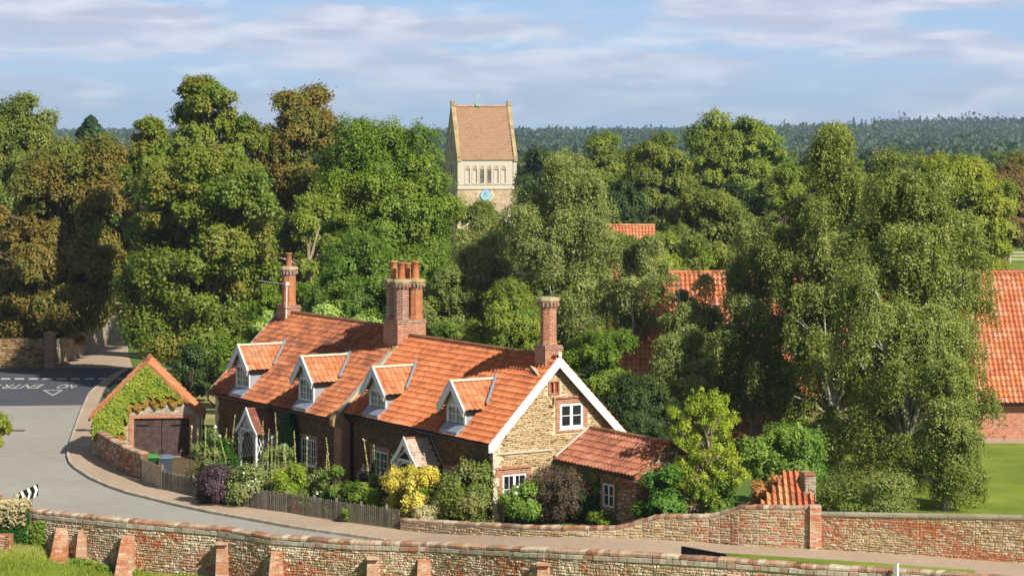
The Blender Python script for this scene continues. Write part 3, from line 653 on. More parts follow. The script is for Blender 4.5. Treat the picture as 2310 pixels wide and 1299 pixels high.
def stones(mb, O, D, N, L, zlo, zhi, sw=(.12, .3), sh=(.07, .13), planes=(), holes=(), gap=.018, out=(.015, .04), tone=None, rot=.25, seed=3, x0=0):
    """individual rubble stones standing proud of the mortar"""
    r = random.Random(seed); O, D, N = Vector(O), Vector(D), Vector(N); Z = Vector((0, 0, 1))
    zmin = min(zlo(x0), zlo(L)); zmax = max(zhi(x0 + (L - x0) * i / 20) for i in range(21)); z = zmin
    while z < zmax:
        h = r.uniform(*sh); x = x0 + r.uniform(-.1, 0) if x0 else 0
        while x < L:
            w_ = r.uniform(*sw); w_ = (L - x) if (L - x - w_ < .07) else w_; cx, cz = x + w_ / 2, z + h / 2 + r.uniform(-.012, .012)
            ok = zlo(cx) - h * .3 < z and z + h < zhi(cx) + .01 and x >= x0 - .02 and x + w_ < L + .02
            if ok and planes: ok = all(n[0] * cx + n[1] * (z + h) <= d - .02 for n, d in planes)
            if ok and holes: ok = not any(h_[0] - w_ / 2 < cx < h_[2] + w_ / 2 and h_[1] - h / 2 < cz < h_[3] + h / 2 for h_ in holes)
            if ok:
                o = r.uniform(*out); a, b = w_ / 2 - gap / 2, h / 2 - gap / 2; i = r.uniform(.012, .03); sk = r.uniform(-1, 1) * rot * h
                P0 = [(-a, -b), (a, -b), (a, b), (-a, b)]; P0 = [(px + r.uniform(-.012, .012), pz + sk * (px / a) * .5 + r.uniform(-.01, .01)) for px, pz in P0]
                P1 = [(px * (1 - i / a), pz * (1 - i * .8 / b)) for px, pz in P0]
                A = [O + D * (cx + px) + Z * (cz + pz) for px, pz in P0]; B = [O + D * (cx + px) + Z * (cz + pz) + N * o for px, pz in P1]
                t = r.random() if tone is None else tone(cx, cz, r)
                mb.face(B, tone=t)
                for k in range(4): mb.face([A[k], A[(k + 1) % 4], B[(k + 1) % 4], B[k]], tone=t)
            x += w_
        z += h
def window(parent, O, D, N, wd, ht, cols, rows, name='window', mat='white', glass='glass', fr=.07, bar=.028, sash=1, recess=.07, sill=True, proud=.0, leaves_=None):
    """frame with glazing bars; O = bottom-left corner of the opening"""
    O, D, N = Vector(O), Vector(D), Vector(N); Z = Vector((0, 0, 1)); mb = MB(); O = O - N * recess
    def b(x0, z0, x1, z1, n0, n1):
        p = lambda x, z, n: O + D * x + Z * z + N * n
        mb.hexa([p(x0, z0, n0), p(x1, z0, n0), p(x1, z0, n1), p(x0, z0, n1), p(x0, z1, n0), p(x1, z1, n0), p(x1, z1, n1), p(x0, z1, n1)])
    b(0, 0, fr, ht, 0, .06); b(wd - fr, 0, wd, ht, 0, .06); b(fr, 0, wd - fr, fr, 0, .06); b(fr, ht - fr, wd - fr, ht, 0, .06)
    L = leaves_ or 1; iw = (wd - 2 * fr) / L
    for k in range(1, L): b(fr + iw * k - fr * .6, fr, fr + iw * k + fr * .6, ht - fr, 0, .055)
    for k in range(L):
        xa, xb = fr + iw * k, fr + iw * (k + 1)
        for c in range(1, cols): x = xa + (xb - xa) * c / cols; b(x - bar / 2, fr, x + bar / 2, ht - fr, .005, .04)
        for r in range(1, rows): z = fr + (ht - 2 * fr) * r / rows; b(xa + .002, z - bar / 2, xb - .002, z + bar / 2, .007, .038)
    if sill: b(-.06, -.06, wd + .06, -.002, 0, recess + .07)
    f = mb.build(name, MT[mat], parent); g = MB(); p = lambda x, z: O + D * x + Z * z + N * .015
    g.face([p(fr, fr), p(wd - fr, fr), p(wd - fr, ht - fr), p(fr, ht - fr)]); g.build('pane', MT[glass], f); return f
# ------------------------------------------------------------------ the long cottage; local axes: x across, y along the ridge away from the camera
cot = empty('cottage', (-.84, 101.0, 0), math.atan2(.5255, .8508), 'long stone cottage with orange pantile roof, four white dormers and three brick chimneys', 'cottage')
gable_shift = 0
RW, RE, RR = 6.72, 3.85, 7.22           # right part: width, eave z, ridge z
LW0, LW1, LE, LR = -.45, 7.57, 3.56, 7.47
JT, T1 = 13.3, 27.4                     # junction, far end
Xv, Yv, Zv = Vector((1, 0, 0)), Vector((0, 1, 0)), Vector((0, 0, 1))
sR = (RR - RE) / 3.36; sL = (LR - LE) / (3.56 - LW0)
roofR = lambda x: RE + sR * (x if x < 3.36 else RW - x)
roofL = lambda x: LE + sL * ((x - LW0) if x < 3.56 else (LW1 - x))
# walls
mb = MB(); st = MB()
W2 = (9.55, 1.15, 11.05, 2.3); W3 = (3.0, 1.25, 4.3, 2.2)      # front windows right part as (y0,z0,y1,z1)
fr_holes = [(a - .3, b, c - .3, d) for a, b, c, d in (W2, W3)]
mbF = MB(); wall_face(mbF, (.25, .3, 0), Yv, -Xv, JT - .3, RE + .2, holes=fr_holes)
W1 = (15.85, .95, 17.4, 2.2)
lf_holes = [(W1[0] - JT, W1[1], W1[2] - JT, W1[3])]
wall_face(mbF, (-.2, JT, 0), Yv, -Xv, 27.2 - JT, LE + .2, holes=lf_holes)
gp = [((-sR, 1), RE + .25 * sR - .04), ((sR, 1), RE + sR * (RW - .25) - .04)]          # gable clip planes in (x,z), x from .25
GW = (3.58 - .25, 4.16, 4.8 - .25, 5.25); GD = (.68 - .25, 0, 1.9 - .25, 2.42); GV = (3.08 - .25, 5.72, 3.5 - .25, 6.2)
wall_face(mb, (.25, .3, 0), Xv, -Yv, RW - .5, 8, planes=gp, holes=[GW, GD, GV])
wall_face(mb, (RW - .25, .3, 0), Yv, Xv, JT - .3, RE + .2)
gl = [((-sL, 1), LE + .25 * sL - .04), ((sL, 1), LE + sL * (LW1 - LW0 - .25) - .04)]
wall_face(mb, (LW0 + .25, 27.2, 0), Xv, Yv, LW1 - LW0 - .5, 8, planes=gl)
wall_face(mb, (LW0 + .25, JT, 0), Xv, -Yv, LW1 - LW0 - .5, 8, planes=gl)
wall_face(mb, (LW1 - .25, JT, 0), Yv, Xv, 27.2 - JT, LE + .2)
wallo = mb.build('wall', MT['mortar_buff'], cot); mbF.build('front_wall_face', MT['mortar_dark'], wallo)  # front mortar is browner, the wall's shade put into its colour
lo0 = lambda x: .02
stones(st, (.25, .3, 0), Xv, -Yv, RW - .5, lo0, lambda x: 8, (.1, .3), (.055, .1), planes=gp, holes=[(GW[0] - .2, GW[1] - .2, GW[2] + .2, GW[3] + .25), (GD[0] - .2, 0, GD[2] + .25, GD[3] + .2), (GV[0] - .08, GV[1] - .08, GV[2] + .08, GV[3] + .08)], gap=.022, out=(.012, .035), x0=.25, seed=5)
st.build('gable_stonework', MT['carr'], wallo)
mf = MB()
stones(mf, (.25, .3, 0), Yv, -Xv, JT - .6, lo0, lambda x: RE + .1, (.1, .3), (.06, .11), holes=[(a - .18, b - .1, c + .18, d + .18) for a, b, c, d in fr_holes], x0=.35, seed=6)
stones(mf, (-.2, JT, 0), Yv, -Xv, 27.0 - JT, lo0, lambda x: LE + .1, (.1, .3), (.06, .11), holes=[(a - .18, b - .1, c + .18, d + .18) for a, b, c, d in lf_holes], x0=.75, seed=7)
carr2 = m_stone('shade_tinted_carrstone', [(88, 64, 38), (104, 78, 44), (118, 90, 52), (132, 104, 62), (98, 72, 44)], wamt=.1, weather=(124, 110, 60))  # darker copy of the carrstone, shade of the front painted in
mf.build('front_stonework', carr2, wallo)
# brick dressings: surrounds, quoins, junction pier
mb = MB()
def surround(h, plane, t=.2, top=.22, bot=.16, pr=.045):
    a, b, c, d = h
    for q in ((a - t, b - bot, a - .002, d + top), (c + .002, b - bot, c + t, d + top), (a, d + .002, c, d + top), (a, b - bot, c, b - .002)):
        if b < .1 and q[3] < b: continue
        if plane == 'g': mb.box((.25 + q[0], .3 - pr, max(0, q[1])), (.25 + q[2], .3 + .01, q[3]))
        elif plane == 'r': mb.box((.25 - pr, .3 + q[0], q[1]), (.26, .3 + q[2], q[3]))
        else: mb.box((-.2 - pr, JT + q[0], q[1]), (-.19, JT + q[2], q[3]))
surround(GW, 'g'); mb.build('brick_dressing', MT['brick'], wallo); mb = MB(); surround(GD, 'g', .22, .22)
for h in fr_holes: mb.build('brick_dressing', MT['brick'], wallo); mb = MB(); surround(h, 'r', .18, .2, .1)
mb.build('brick_dressing', MT['brick'], wallo); mb = MB(); surround(lf_holes[0], 'l', .18, .2, .1); mb.build('brick_dressing', MT['brick'], wallo); mb = MB()
mb.box((GV[0] + .17, .25, GV[1] - .08), (GV[0] + .248, .31, GV[3] + .08)); mb.box((GV[2] + .252, .25, GV[1] - .08), (GV[2] + .33, .31, GV[3] + .08)); mb.box((GV[0] + .25, .245, GV[3]), (GV[2] + .25, .31, GV[3] + .08)); mb.box((GV[0] + .25, .245, GV[1] - .08), (GV[2] + .25, .31, GV[1]))
mb.box((GV[0] + .42, .26, GV[1]), (GV[0] + .5, .31, GV[3]))
mb.build('brick_dressing', MT['brick'], wallo); mb = MB(); mb.box((-.26, JT - .12, 0), (.2, JT + .62, 3.42)); mb.build('brick_pier', MT['brick'], wallo); mb = MB()
for i in range(14): mb.box((.2, .24, .05 + i * .27), (.26, .4 + (i % 2) * .14, .05 + i * .27 + .24))
dress = mb.build('brick_dressing', MT['brick'], wallo)
mb = MB()                                        # hood moulds over the gable openings and the pale string course
for (a, b, c, d, e) in ((GW[0], GW[1], GW[2], GW[3], .3), (GD[0], GD[1], GD[2], GD[3], .3)):
    mb.box((.25 + a - .28, .17, d + .23), (.25 + c + .22, .3, d + .31)); mb.box((.25 + a - .36, .17, d - .02), (.25 + a - .28, .3, d + .31)); mb.box((.25 + a - .52, .17, d - .06), (.25 + a - .29, .3, d - .02))
mb.build('hood_mould', MT['brick'], wallo)
mb = MB(); mb.box((.3, .235, 3.27), (3.15, .31, 3.36)); mb.build('string_course', MT['cream'], wallo); mb = MB()
for i in range(10): mb.box((.185, .225, .1 + i * .37), (.36 + (i % 2) * .13, .3, .1 + i * .37 + .35))
mb.build('pale_quoins', MT['cream'], wallo); mb = MB()
for i in range(9): mb.box((-.26, 26.95 - (i % 2) * .12, .1 + i * .38), (-.15, 27.25, .1 + i * .38 + .35))
mb.build('pale_quoins', MT['cream'], wallo)
mb = MB(); mb.box((GV[0] + .26, .36, GV[1]), (GV[2] + .24, .4, GV[3])); mb.build('vent', m_plain('terracotta_vent', (150, 70, 44), .8), cot)
# windows and doors
window(cot, (.25 + GW[0], .3, GW[1]), Xv, -Yv, GW[2] - GW[0], GW[3] - GW[1], 1, 2, leaves_=2, fr=.12, recess=.05, bar=.035)
window(cot, (.25, .3 + fr_holes[0][0], W2[1]), Yv, -Xv, 1.5, 1.15, 2, 3, leaves_=2, recess=.03)
window(cot, (.25, .3 + fr_holes[1][0], W3[1]), Yv, -Xv, 1.3, .95, 2, 2, leaves_=2, recess=.03)
window(cot, (-.2, JT + lf_holes[0][0], W1[1]), Yv, -Xv, 1.55, 1.25, 2, 3, leaves_=3, fr=.06, recess=.03)
dr = window(cot, (.25 + GD[0], .3, 0), Xv, -Yv, GD[2] - GD[0], GD[3], 2, 4, name='gable_door', leaves_=2, recess=.05, sill=False, fr=.1)
for (x, y, ww) in ((-.2, 20.1, .95), (.25, 5.2, .95)):
    mb = MB(); mb.box((x - .04, y, .05), (x - .002, y + ww, 2.05)); mb.box((x - .06, y - .08, 0), (x - .003, y, 2.15)); mb.box((x - .06, y + ww, 0), (x - .003, y + ww + .08, 2.15)); mb.build('front_door', MT['cheek'], cot)
# roofs
mb = MB(); nR = round((JT - .1) / .25); vR = Vector((3.36, 0, RR - RE)); nv = round(vR.length / .3)
sc_ = vR.length / nv
mb2 = MB()
pantiles(mb, (-.08, 0, RE - .08 * sR), Yv, vR, nR, nv, .25, vR.length / nv + .008)
pantiles(mb, (RW + .08, 0, RE - .08 * sR), Yv, Vector((-3.36, 0, RR - RE)), nR, nv, .25, vR.length / nv + .008)
roR = mb.build('roof', MT['roof2'], cot)
tag(roR, 'brighter orange roof nearer the gable window')
mb = MB(); vL = Vector((3.56 - LW0, 0, LR - LE)); nv = round(vL.length / .3); nL = round((T1 + .1 - JT - .2) / .25)
pantiles(mb, (LW0 - .08, JT + .12, LE - .08 * sL), Yv, vL, nL, nv, .25, vL.length / nv + .008)
pantiles(mb, (LW1 + .08, JT + .12, LE - .08 * sL), Yv, Vector((-(LW1 - 3.56), 0, LR - LE)), nL, nv, .25, vL.length / nv + .008)
roL = mb.build('roof', MT['roof'], cot); tag(roL, 'darker mottled roof of the far half')
def ridge(mb, a, b, r=.13, step=.42):
    a, b = Vector(a), Vector(b); L = (b - a).length; d = (b - a) / L; n = int(L / step); side = d.cross(Zv).normalized()
    for i in range(n):
        p0 = a + d * (i * L / n); p1 = a + d * ((i + 1) * L / n + .015); t = rnd.random(); r_ = r + rnd.uniform(-.006, .008); m = 6
        ring = lambda p, rr: [p + side * rr * math.cos(math.pi * k / m) + Zv * (rr * math.sin(math.pi * k / m) - .03) for k in range(m + 1)]
        A, B = ring(p0, r_), ring(p1, r_ * .96)
        for k in range(m): mb.face([A[k], A[k + 1], B[k + 1], B[k]], tone=t, smooth=False)
        mb.face(A, tone=t); mb.face(B, tone=t)
mb = MB(); ridge(mb, (3.36, .05, RR + .06), (3.36, JT - .3, RR + .06)); mb.build('ridge', MT['ridge'], cot); mb = MB(); ridge(mb, (3.56, JT + .9, LR + .06), (3.56, T1 - .1, LR + .06)); mb.build('ridge', MT['ridge'], cot)
# raised stone verge between the two roofs
mb = MB(); y0, y1 = JT - .13, JT + .1
for sgn in (0, 1):
    for i in range(14):
        if i > 11: break
        f0, f1 = i / 14, (i + 1) / 14
        xa = (LW0 - .1) + (3.56 - LW0 + .1) * f0; xb = (LW0 - .1) + (3.56 - LW0 + .1) * f1
        if sgn: xa, xb = LW1 + .1 - (xa - LW0 + .1), LW1 + .1 - (xb - LW0 + .1)
        za, zb = roofL(xa) + .15, roofL(xb) + .15; t = rnd.random()
        mb.hexa([(xa, y0, za - .42), (xb, y0, zb - .42), (xb, y1, zb - .42), (xa, y1, za - .42), (xa, y0, za), (xb, y0, zb), (xb, y1, zb), (xa, y1, za)], t)
mb.prism([(LW0 - .28, y0 - .01, 3.2), (LW0 + .3, y0 - .01, 3.1), (LW0 + .3, y0 - .01, 3.9), (LW0 - .05, y0 - .01, 3.86), (LW0 - .28, y0 - .01, 3.5)], (0, .34, 0))
mb.build('parapet', MT['buffstone'], cot)
mb = MB()
for i in range(13):
    f0, f1 = i / 16, (i + 1) / 16; xa, xb = LW0 - .14 + (3.7) * f0, LW0 - .14 + (3.7) * f1; za, zb = roofL(xa) + .153, roofL(xb) + .153
    mb.hexa([(xa, y0 - .05, za), (xb - .008, y0 - .05, zb), (xb - .008, y1 + .04, zb), (xa, y1 + .04, za), (xa, y0 - .05, za + .06), (xb - .008, y0 - .05, zb + .06), (xb - .008, y1 + .04, zb + .06), (xa, y1 + .04, za + .06)])
mb.build('coping', MT['cream'], cot)
# bargeboards on the near gable, thin one at the far end
def barge(mb, x0, x1, xr, ze, zr, y, wd=.34, th=.06, foot=True):
    s = (zr - ze) / (xr - x0); k = wd * math.hypot(1, s)
    L = [(x0 - .2, y, ze - .2 * s + .1), (xr, y, zr + .12), (xr, y, zr + .12 - k)]
    L += [(x0 + .28, y, ze + .28 * s + .12 - k), (x0 + .16, y, ze - .26), (x0 - .02, y, ze - .42), (x0 - .2, y, ze - .42)] if foot else [(x0 - .2, y, ze - .2 * s + .12 - k)]
    mb.prism(L, (0, th, 0)); Rr = [(2 * xr - p[0] - (xr - x0) * 2 + (x1 - x0) if False else (x1 + x0) - p[0] if abs((x0 + x1) / 2 - xr) < .01 else 2 * xr - p[0], p[1], p[2]) for p in L]
    mb.prism(list(reversed(Rr)), (0, th, 0))
mb = MB(); barge(mb, 0, RW, 3.36, RE, RR, -.07); mb.tube([(3.36, -.07, RR + .1), (3.36, -.07, RR + .28)], .07, 8); mb.build('bargeboard', MT['white'], cot)
mb = MB(); barge(mb, LW0, LW1, 3.56, LE, LR, T1 + .02, .2, .05, False); mb.build('bargeboard', MT['white_old'], cot)
mb = MB()                                            # soffits under the verge
for a, b in (((0, RE), (3.36, RR)), ((RW, RE), (3.36, RR))): mb.face([(a[0], -.005, a[1] - .06), (b[0], -.005, b[1] - .06), (b[0], .33, b[1] - .06), (a[0], .33, a[1] - .06)])
for x in (1.0, 5.4): mb.box((x - .06, .0, roofR(x) - .25), (x + .06, .3, roofR(x) - .1))
mb.build('soffit', MT['fence'], cot)
mb = MB()                                            # gutters and downpipe
mb.tube([(-.13, 0, RE - .16), (-.13, JT - .2, RE - .16)], .07, 7, 0); mb.tube([(LW0 - .13, JT + .2, LE - .15), (LW0 - .13, T1 + .05, LE - .15)], .07, 7, 0)
mb.tube([(-.13, JT - .35, RE - .2), (.14, JT - .4, RE - .5), (.16, JT - .4, .1)], .05, 7, 0)
mb.tube([(LW0 - .13, T1 + .02, LE - .2), (LW0 - .1, T1 + .1, LE - .5), (-.15, T1 - .1, LE - .9)], .04, 6, 0)
mb.box((-.06, .05, RE - .2), (.25, JT - .2, RE - .13)); mb.box((LW0 - .06, JT + .2, LE - .2), (-.2, T1 - .1, LE - .13))
mb.build('gutter', MT['black'], cot)
# dormers
def dormer(tc, xf, zb, roof, tilemat, rooff):
    root = MB(); hw, ze, za = .74, zb + 1.06, zb + 2.06
    xe = xf
    while rooff(xe) < ze: xe += .02
    for s in (-1, 1):
        pass
    mb = MB()                                        # boarded front with an opening for the casement
    for s in (-1, 1): mb.box((xf - .05, tc + s * hw - .05, zb - .12), (xf + .02, tc + s * hw + .05, ze))
    mb.box((xf - .04, tc - hw, zb - .1), (xf + .02, tc + hw, zb + .02))
    n = 6
    for i in range(n):
        z0_, z1_ = ze - .02 + (za - ze) * i / n, ze - .02 + (za - ze) * (i + 1) / n - .012; w0, w1 = (hw + .12) * (1 - i / n), (hw + .12) * (1 - (i + .95) / n)
        mb.prism([(xf - .03 - .012, tc - w0, z0_), (xf - .03 - .012, tc + w0, z0_), (xf - .03, tc + w1, z1_), (xf - .03, tc - w1, z1_)], (.03, 0, 0))
    d = mb.build('dormer', MT['white_old'], cot)
    for s in (-1, 1):
        mb = MB(); y = tc + s * hw; mb.face([(xf, y, rooff(xf) - .12), (xe, y, ze), (xf, y, ze)]); mb.build('cheek', MT['cheek'], d)
    window(d, (xf + .02, tc - hw + .06, zb + .02), Yv, -Xv, 2 * hw - .12, 1.02, 2, 3, name='casement', leaves_=2, fr=.055, bar=.026, recess=0, sill=False, glass='glass_lt')
    ov = .34; ex = hw + .34; zr = za + .02; sl = (zr - (ze - .1)) / ex; mb = MB()
    xr = xf
    while rooff(xr) < zr: xr += .02
    Ls = math.hypot(ex, zr - ze + .1); nu = int((xr - xf + ov + .15) / .26) + 1
    for s in (-1, 1):
        pantiles(mb, (xf - ov + .02, tc + s * ex, ze - .1), Xv, Vector((0, -s * ex, zr - ze + .1)), nu, 4, .26, Ls / 4, amp=.022, lift=.03, keep=lambda p: rooff(p.x) < p.z + .12 and p.x < xr + .2)
    rf = mb.build('dormer_roof', MT[tilemat], d)
    mb = MB(); ridge(mb, (xf - ov, tc, zr + .06), (xr + .1, tc, zr + .06), .1, .36); mb.build('dormer_ridge', MT['cream'] if rnd.random() < 2 else None, d)
    mb = MB(); y = xf - ov                          # bargeboards with flared feet
    for s in (-1, 1):
        mb.prism([(y, tc, zr + .1), (y, tc, zr - .3), (y, tc + s * (ex - .2), ze - .24), (y, tc + s * (ex + .0), ze - .38), (y, tc + s * (ex + .09), ze - .14)], (.05, 0, 0))
        mb.prism([(y - .02, tc + s * .0, zr + .14), (y - .02, tc + s * .0, zr + .08), (y - .02, tc + s * (ex + .1), ze - .15), (y - .02, tc + s * (ex + .12), ze - .1)], (.1, 0, 0))
    mb.build('dormer_bargeboard', MT['white_old'], d)
    mb = MB()                                        # lead: apron down to the eave, soakers up both sides, valleys
    xe0 = LW0 if rooff is roofL else 0
    mb.hexa([(xe0 - .14, tc - .72, rooff(xe0) - .05), (xe0 - .14, tc + .72, rooff(xe0) - .05), (xf - .02, tc + .86, zb - .02), (xf - .02, tc - .86, zb - .02), (xe0 - .14, tc - .72, rooff(xe0) + .14), (xe0 - .14, tc + .72, rooff(xe0) + .14), (xf - .02, tc + .86, rooff(xf) + .17), (xf - .02, tc - .86, rooff(xf) + .17)])
    for s in (-1, 1):
        mb.bar((xf - .05, tc + s * (hw + .1), rooff(xf - .05) + .1), (xe, tc + s * (hw + .1), ze + .04), .2, .03)
        mb.bar((xe - .06, tc + s * (ex + .06), rooff(xe - .06) + .19), (xr + .06, tc + s * .06, rooff(xr) + .21), .11, .05)
    mb.build('lead_flashing', MT['lead'], d)
    mb = MB()
    for s in (-1, 1): mb.bar((xf - .2, tc + s * (ex - .06), ze - .14), (xe - .1, tc + s * (ex - .06), ze - .14), .07, .06)
    mb.build('dormer_gutter', MT['black'], d)
    return d
for tc, xf, roof in ((3.47, .3, 'R'), (10.6, .3, 'R'), (16.97, -.15, 'L'), (24.1, -.15, 'L')):
    dormer(tc, xf, 4.0, roof, 'dorm', roofR if roof == 'R' else roofL)
# chimneys
def octa(mb, c, prof, rot=R(22.5)): mb.lathe(c, prof, 8, rot=rot)
def chimney(xy, base, zb0, zb1, shafts, zs, cap, pots, name='chimney', mat='brick', smat=None):
    x, y = xy; bw, bd = base; mb = MB()
    mb.box((x - bw / 2, y - bd / 2, zb0), (x + bw / 2, y + bd / 2, zb1 - .16)); c = mb.build(name, MT[mat], cot)
    mb = MB(); mb.box((x - bw / 2 - .04, y - bd / 2 - .04, zb1 - .157), (x + bw / 2 + .04, y + bd / 2 + .04, zb1 - .07)); mb.box((x - bw / 2 - .01, y - bd / 2 - .01, zb1 - .067), (x + bw / 2 + .01, y + bd / 2 + .01, zb1)); mb.build('shoulder', MT['brick_old'], c)
    for k, (dx, dy, r, m) in enumerate(shafts):
        mb = MB(); zt = zs
        octa(mb, (x + dx, y + dy, 0), [(r * 1.08, zb1), (r * 1.08, zb1 + .1), (r, zb1 + .16), (r, zt - .45)]); mb.build('shaft', MT[m], c)
        mb = MB(); octa(mb, (x + dx, y + dy, 0), [(r * 1.02, zt - .448), (r * 1.02, zt - .4), (r * 1.18, zt - .3), (r * 1.18, zt - .24), (r * 1.3, zt - .16), (r * 1.3, zt - .1)])
        for j in range(16):
            a = j * math.pi / 8 + .1; mb.box((x + dx + r * 1.24 * math.cos(a) - .03, y + dy + r * 1.24 * math.sin(a) - .03, zt - .3), (x + dx + r * 1.24 * math.cos(a) + .03, y + dy + r * 1.24 * math.sin(a) + .03, zt - .16))
        mb.build('corbelling', MT['brick_old'], c)
        mb = MB(); octa(mb, (x + dx, y + dy, 0), [(r * 1.38, zt - .098), (r * 1.42, zt - .03), (r * 1.3, zt + .05), (r * .8, zt + .09)]); mb.build('cap', MT['lichcap'], c)
        if pots and pots[k]:
            h, pr = pots[k]; mb = MB(); mb.lathe((x + dx, y + dy, zt + .07), [(pr * 1.1, 0), (pr * 1.02, .08), (pr * .95, h * .5), (pr * .92, h - .08), (pr * 1.12, h - .06), (pr * 1.12, h), (pr * .8, h)], 12, smooth=True); mb.build('chimney_pot', MT['pot'], c)
    return c
chimney((3.36, .85), (.86, .86), 6.4, 7.75, [(0, 0, .36, 'brick')], 9.74, 1, None)
m_ = .38
chimney((3.5, 13.86), (1.55, 1.4), 5.4, 8.0, [(-m_, -m_, .355, 'brick_old'), (m_, -m_, .355, 'brick_or'), (-m_, m_, .355, 'brick_old'), (m_, m_, .355, 'brick_old')], 9.85, 1, [(.82, .17), (.84, .17), (.84, .18), (.72, .16)])
chimney((3.56, 26.4), (.9, .9), 6.6, 7.88, [(0, 0, .36, 'brick_or')], 9.82, 1, [(.72, .16)])
mb = MB()                                            # television aerial on the far chimney
mb.tube([(3.2, 25.95, 7.2), (3.2, 25.9, 9.1)], .025, 6); mb.tube([(3.2, 25.9, 9.0), (1.9, 26.6, 9.2)], .018, 5)
for i in range(7): q = Vector((3.0 - i * .17, 26.0 + i * .09, 9.03 + i * .027)); mb.tube([q + Vector((-.08, -.16, 0)), q + Vector((.08, .16, 0))], .009, 4)
mb.box((3.1, 25.82, 8.95), (3.3, 25.98, 9.12)); o = mb.build('television_aerial', MT['white_old'], cot)
# lead skirts where chimneys meet the roof
mb = MB(); mb.bar((3.36 - .75, .36, roofR(2.6) + .1), (3.36 - .5, 1.3, roofR(2.86) + .1), .25, .05); mb.bar((3.0, .38, roofR(2.75) + .1), (3.36, .36, RR - .1), .1, .06); mb.build('chimney_flashing', MT['cream'], cot)
# porches
def porch(tc, xw, depth, za, zb_, hw, tilemat, lattice, nm):
    xf = xw - depth; mb = MB()
    pw = .09
    for s in (-1, 1):
        y = tc + s * (hw - .32)
        mb.box((xf + .05, y - pw / 2, 0), (xf + .05 + pw, y + pw / 2, zb_ + .1)); mb.box((xf + .05, y + s * .16 - pw / 2, 0), (xf + .05 + pw, y + s * .16 + pw / 2, zb_ + .05)); mb.box((xw - .12, y - pw / 2, 0), (xw - .01, y + pw / 2, zb_ + .1)); mb.box((xf + .05 + pw, y - .04, zb_), (xw - .12, y + .04, zb_ + .1))
        for z in (.1, .9): mb.box((xf + .05 + pw, y - .025, z), (xw - .12, y + .025, z + .06))
        for i in range(7): # criss-cross side trellis
            a = (xf + .16 + i * (depth - .3) / 7); b = a + (depth - .3) / 7 * 2.2
            mb.bar((a, y, .95), (min(b, xw - .12), y, 1.95), .02, .03); mb.bar((min(b, xw - .12), y + .004, .95), (a, y + .004, 1.95), .02, .03)
    mb.box((xf + .045, tc - hw + .3, zb_ + .1), (xf + .14, tc + hw - .3, zb_ + .2))
    N = 14; rr = hw - .4                            # arched brace between the posts
    for i in range(N):
        a0, a1 = math.pi * i / N, math.pi * (i + 1) / N
        mb.bar((xf + .09, tc + rr * math.cos(a0), zb_ - .42 + .48 * math.sin(a0)), (xf + .09, tc + rr * math.cos(a1), zb_ - .42 + .48 * math.sin(a1)), .05, .07, up=(1, 0, 0))
    fr_ = mb.build('porch', MT['white'], cot)
    mb = MB(); sl = (za - zb_) / hw
    for s in (-1, 1):
        mb.prism([(xf - .04, tc, za + .12), (xf - .04, tc, za - .24), (xf - .04, tc + s * (hw - .3), zb_ + .12), (xf - .04, tc + s * (hw + .06), zb_ - .14), (xf - .04, tc + s * (hw + .14), zb_ + .02), (xf - .04, tc + s * hw * .55, za + .08 - hw * .58 * sl * 1.02)], (.06, 0, 0))
    mb.build('porch_bargeboard', MT['white'], fr_)
    mb = MB()
    if lattice:
        for i in range(-9, 10):
            for s in (-1, 1):
                pts = []
                for k in range(25):
                    yy = -hw + .3 + k * (2 * hw - .6) / 24; z = zb_ + .2 + (yy * s - i * .15) * 1.0
                    if zb_ + .2 < z < za - .2 - abs(yy) * sl: pts.append((xf + .06 + s * .006, tc + yy, z))
                if len(pts) > 1: mb.bar(pts[0], pts[-1], .03, .02, up=(1, 0, 0))
    else:
        for s in (-1, 1):
            p = [(xf + .06 + s * .006, tc + s * (hw * .62) - s * hw * 1.15 * (k / 8) ** 1.0, zb_ + .2 + (za - zb_ - .55) * math.sin(k / 8 * 1.5)) for k in range(9)]
            p = [q for q in p if q[2] < za - .2 - abs(q[1] - tc) * sl + .06]
            for a, b in zip(p[:-1], p[1:]): mb.bar(a, b, .04, .04, up=(1, 0, 0))
            q = [(xf + .05 - s * .006, tc + s * hw * .12 + s * .55 * math.cos(k * .3), zb_ + .25 + .6 * math.sin(k * .3)) for k in range(5)]
            q = [u for u in q if u[2] < za - .2 - abs(u[1] - tc) * sl + .05]
            for a, b in zip(q[:-1], q[1:]): mb.bar(a, b, .035, .035, up=(1, 0, 0))
    mb.build('porch_fretwork', MT['white'], fr_)
    mb = MB(); Ls = math.hypot(hw + .04, (za - zb_))
    for s in (-1, 1): plaintiles(mb, (xf + .02, tc + s * (hw + .04), zb_ - .0), Xv, Vector((0, -s * (hw + .04), za - zb_ + .03)), int(depth / (.12 if lattice else .2)), int(Ls / .15), (.12 if lattice else .2), Ls / int(Ls / .15))
    mb.build('porch_roof', MT[tilemat], fr_)
    mb = MB(); ridge(mb, (xf, tc, za + .05), (xw, tc, za + .05), .07, .3); mb.build('porch_ridge', MT['ridge'], fr_)
    mb = MB()
    for s in (-1, 1): mb.bar((xw - .03, tc, za + .12), (xw - .03, tc + s * (hw + .1), zb_ + .04), .05, .07)
    mb.build('porch_flashing', MT['lead'], fr_)
porch(20.6, -.2, 1.45, 3.3, 2.18, 1.1, 'plain', True, 'a'); porch(5.67, .25, 1.35, 3.45, 2.35, 1.05, 'palet', False, 'b')
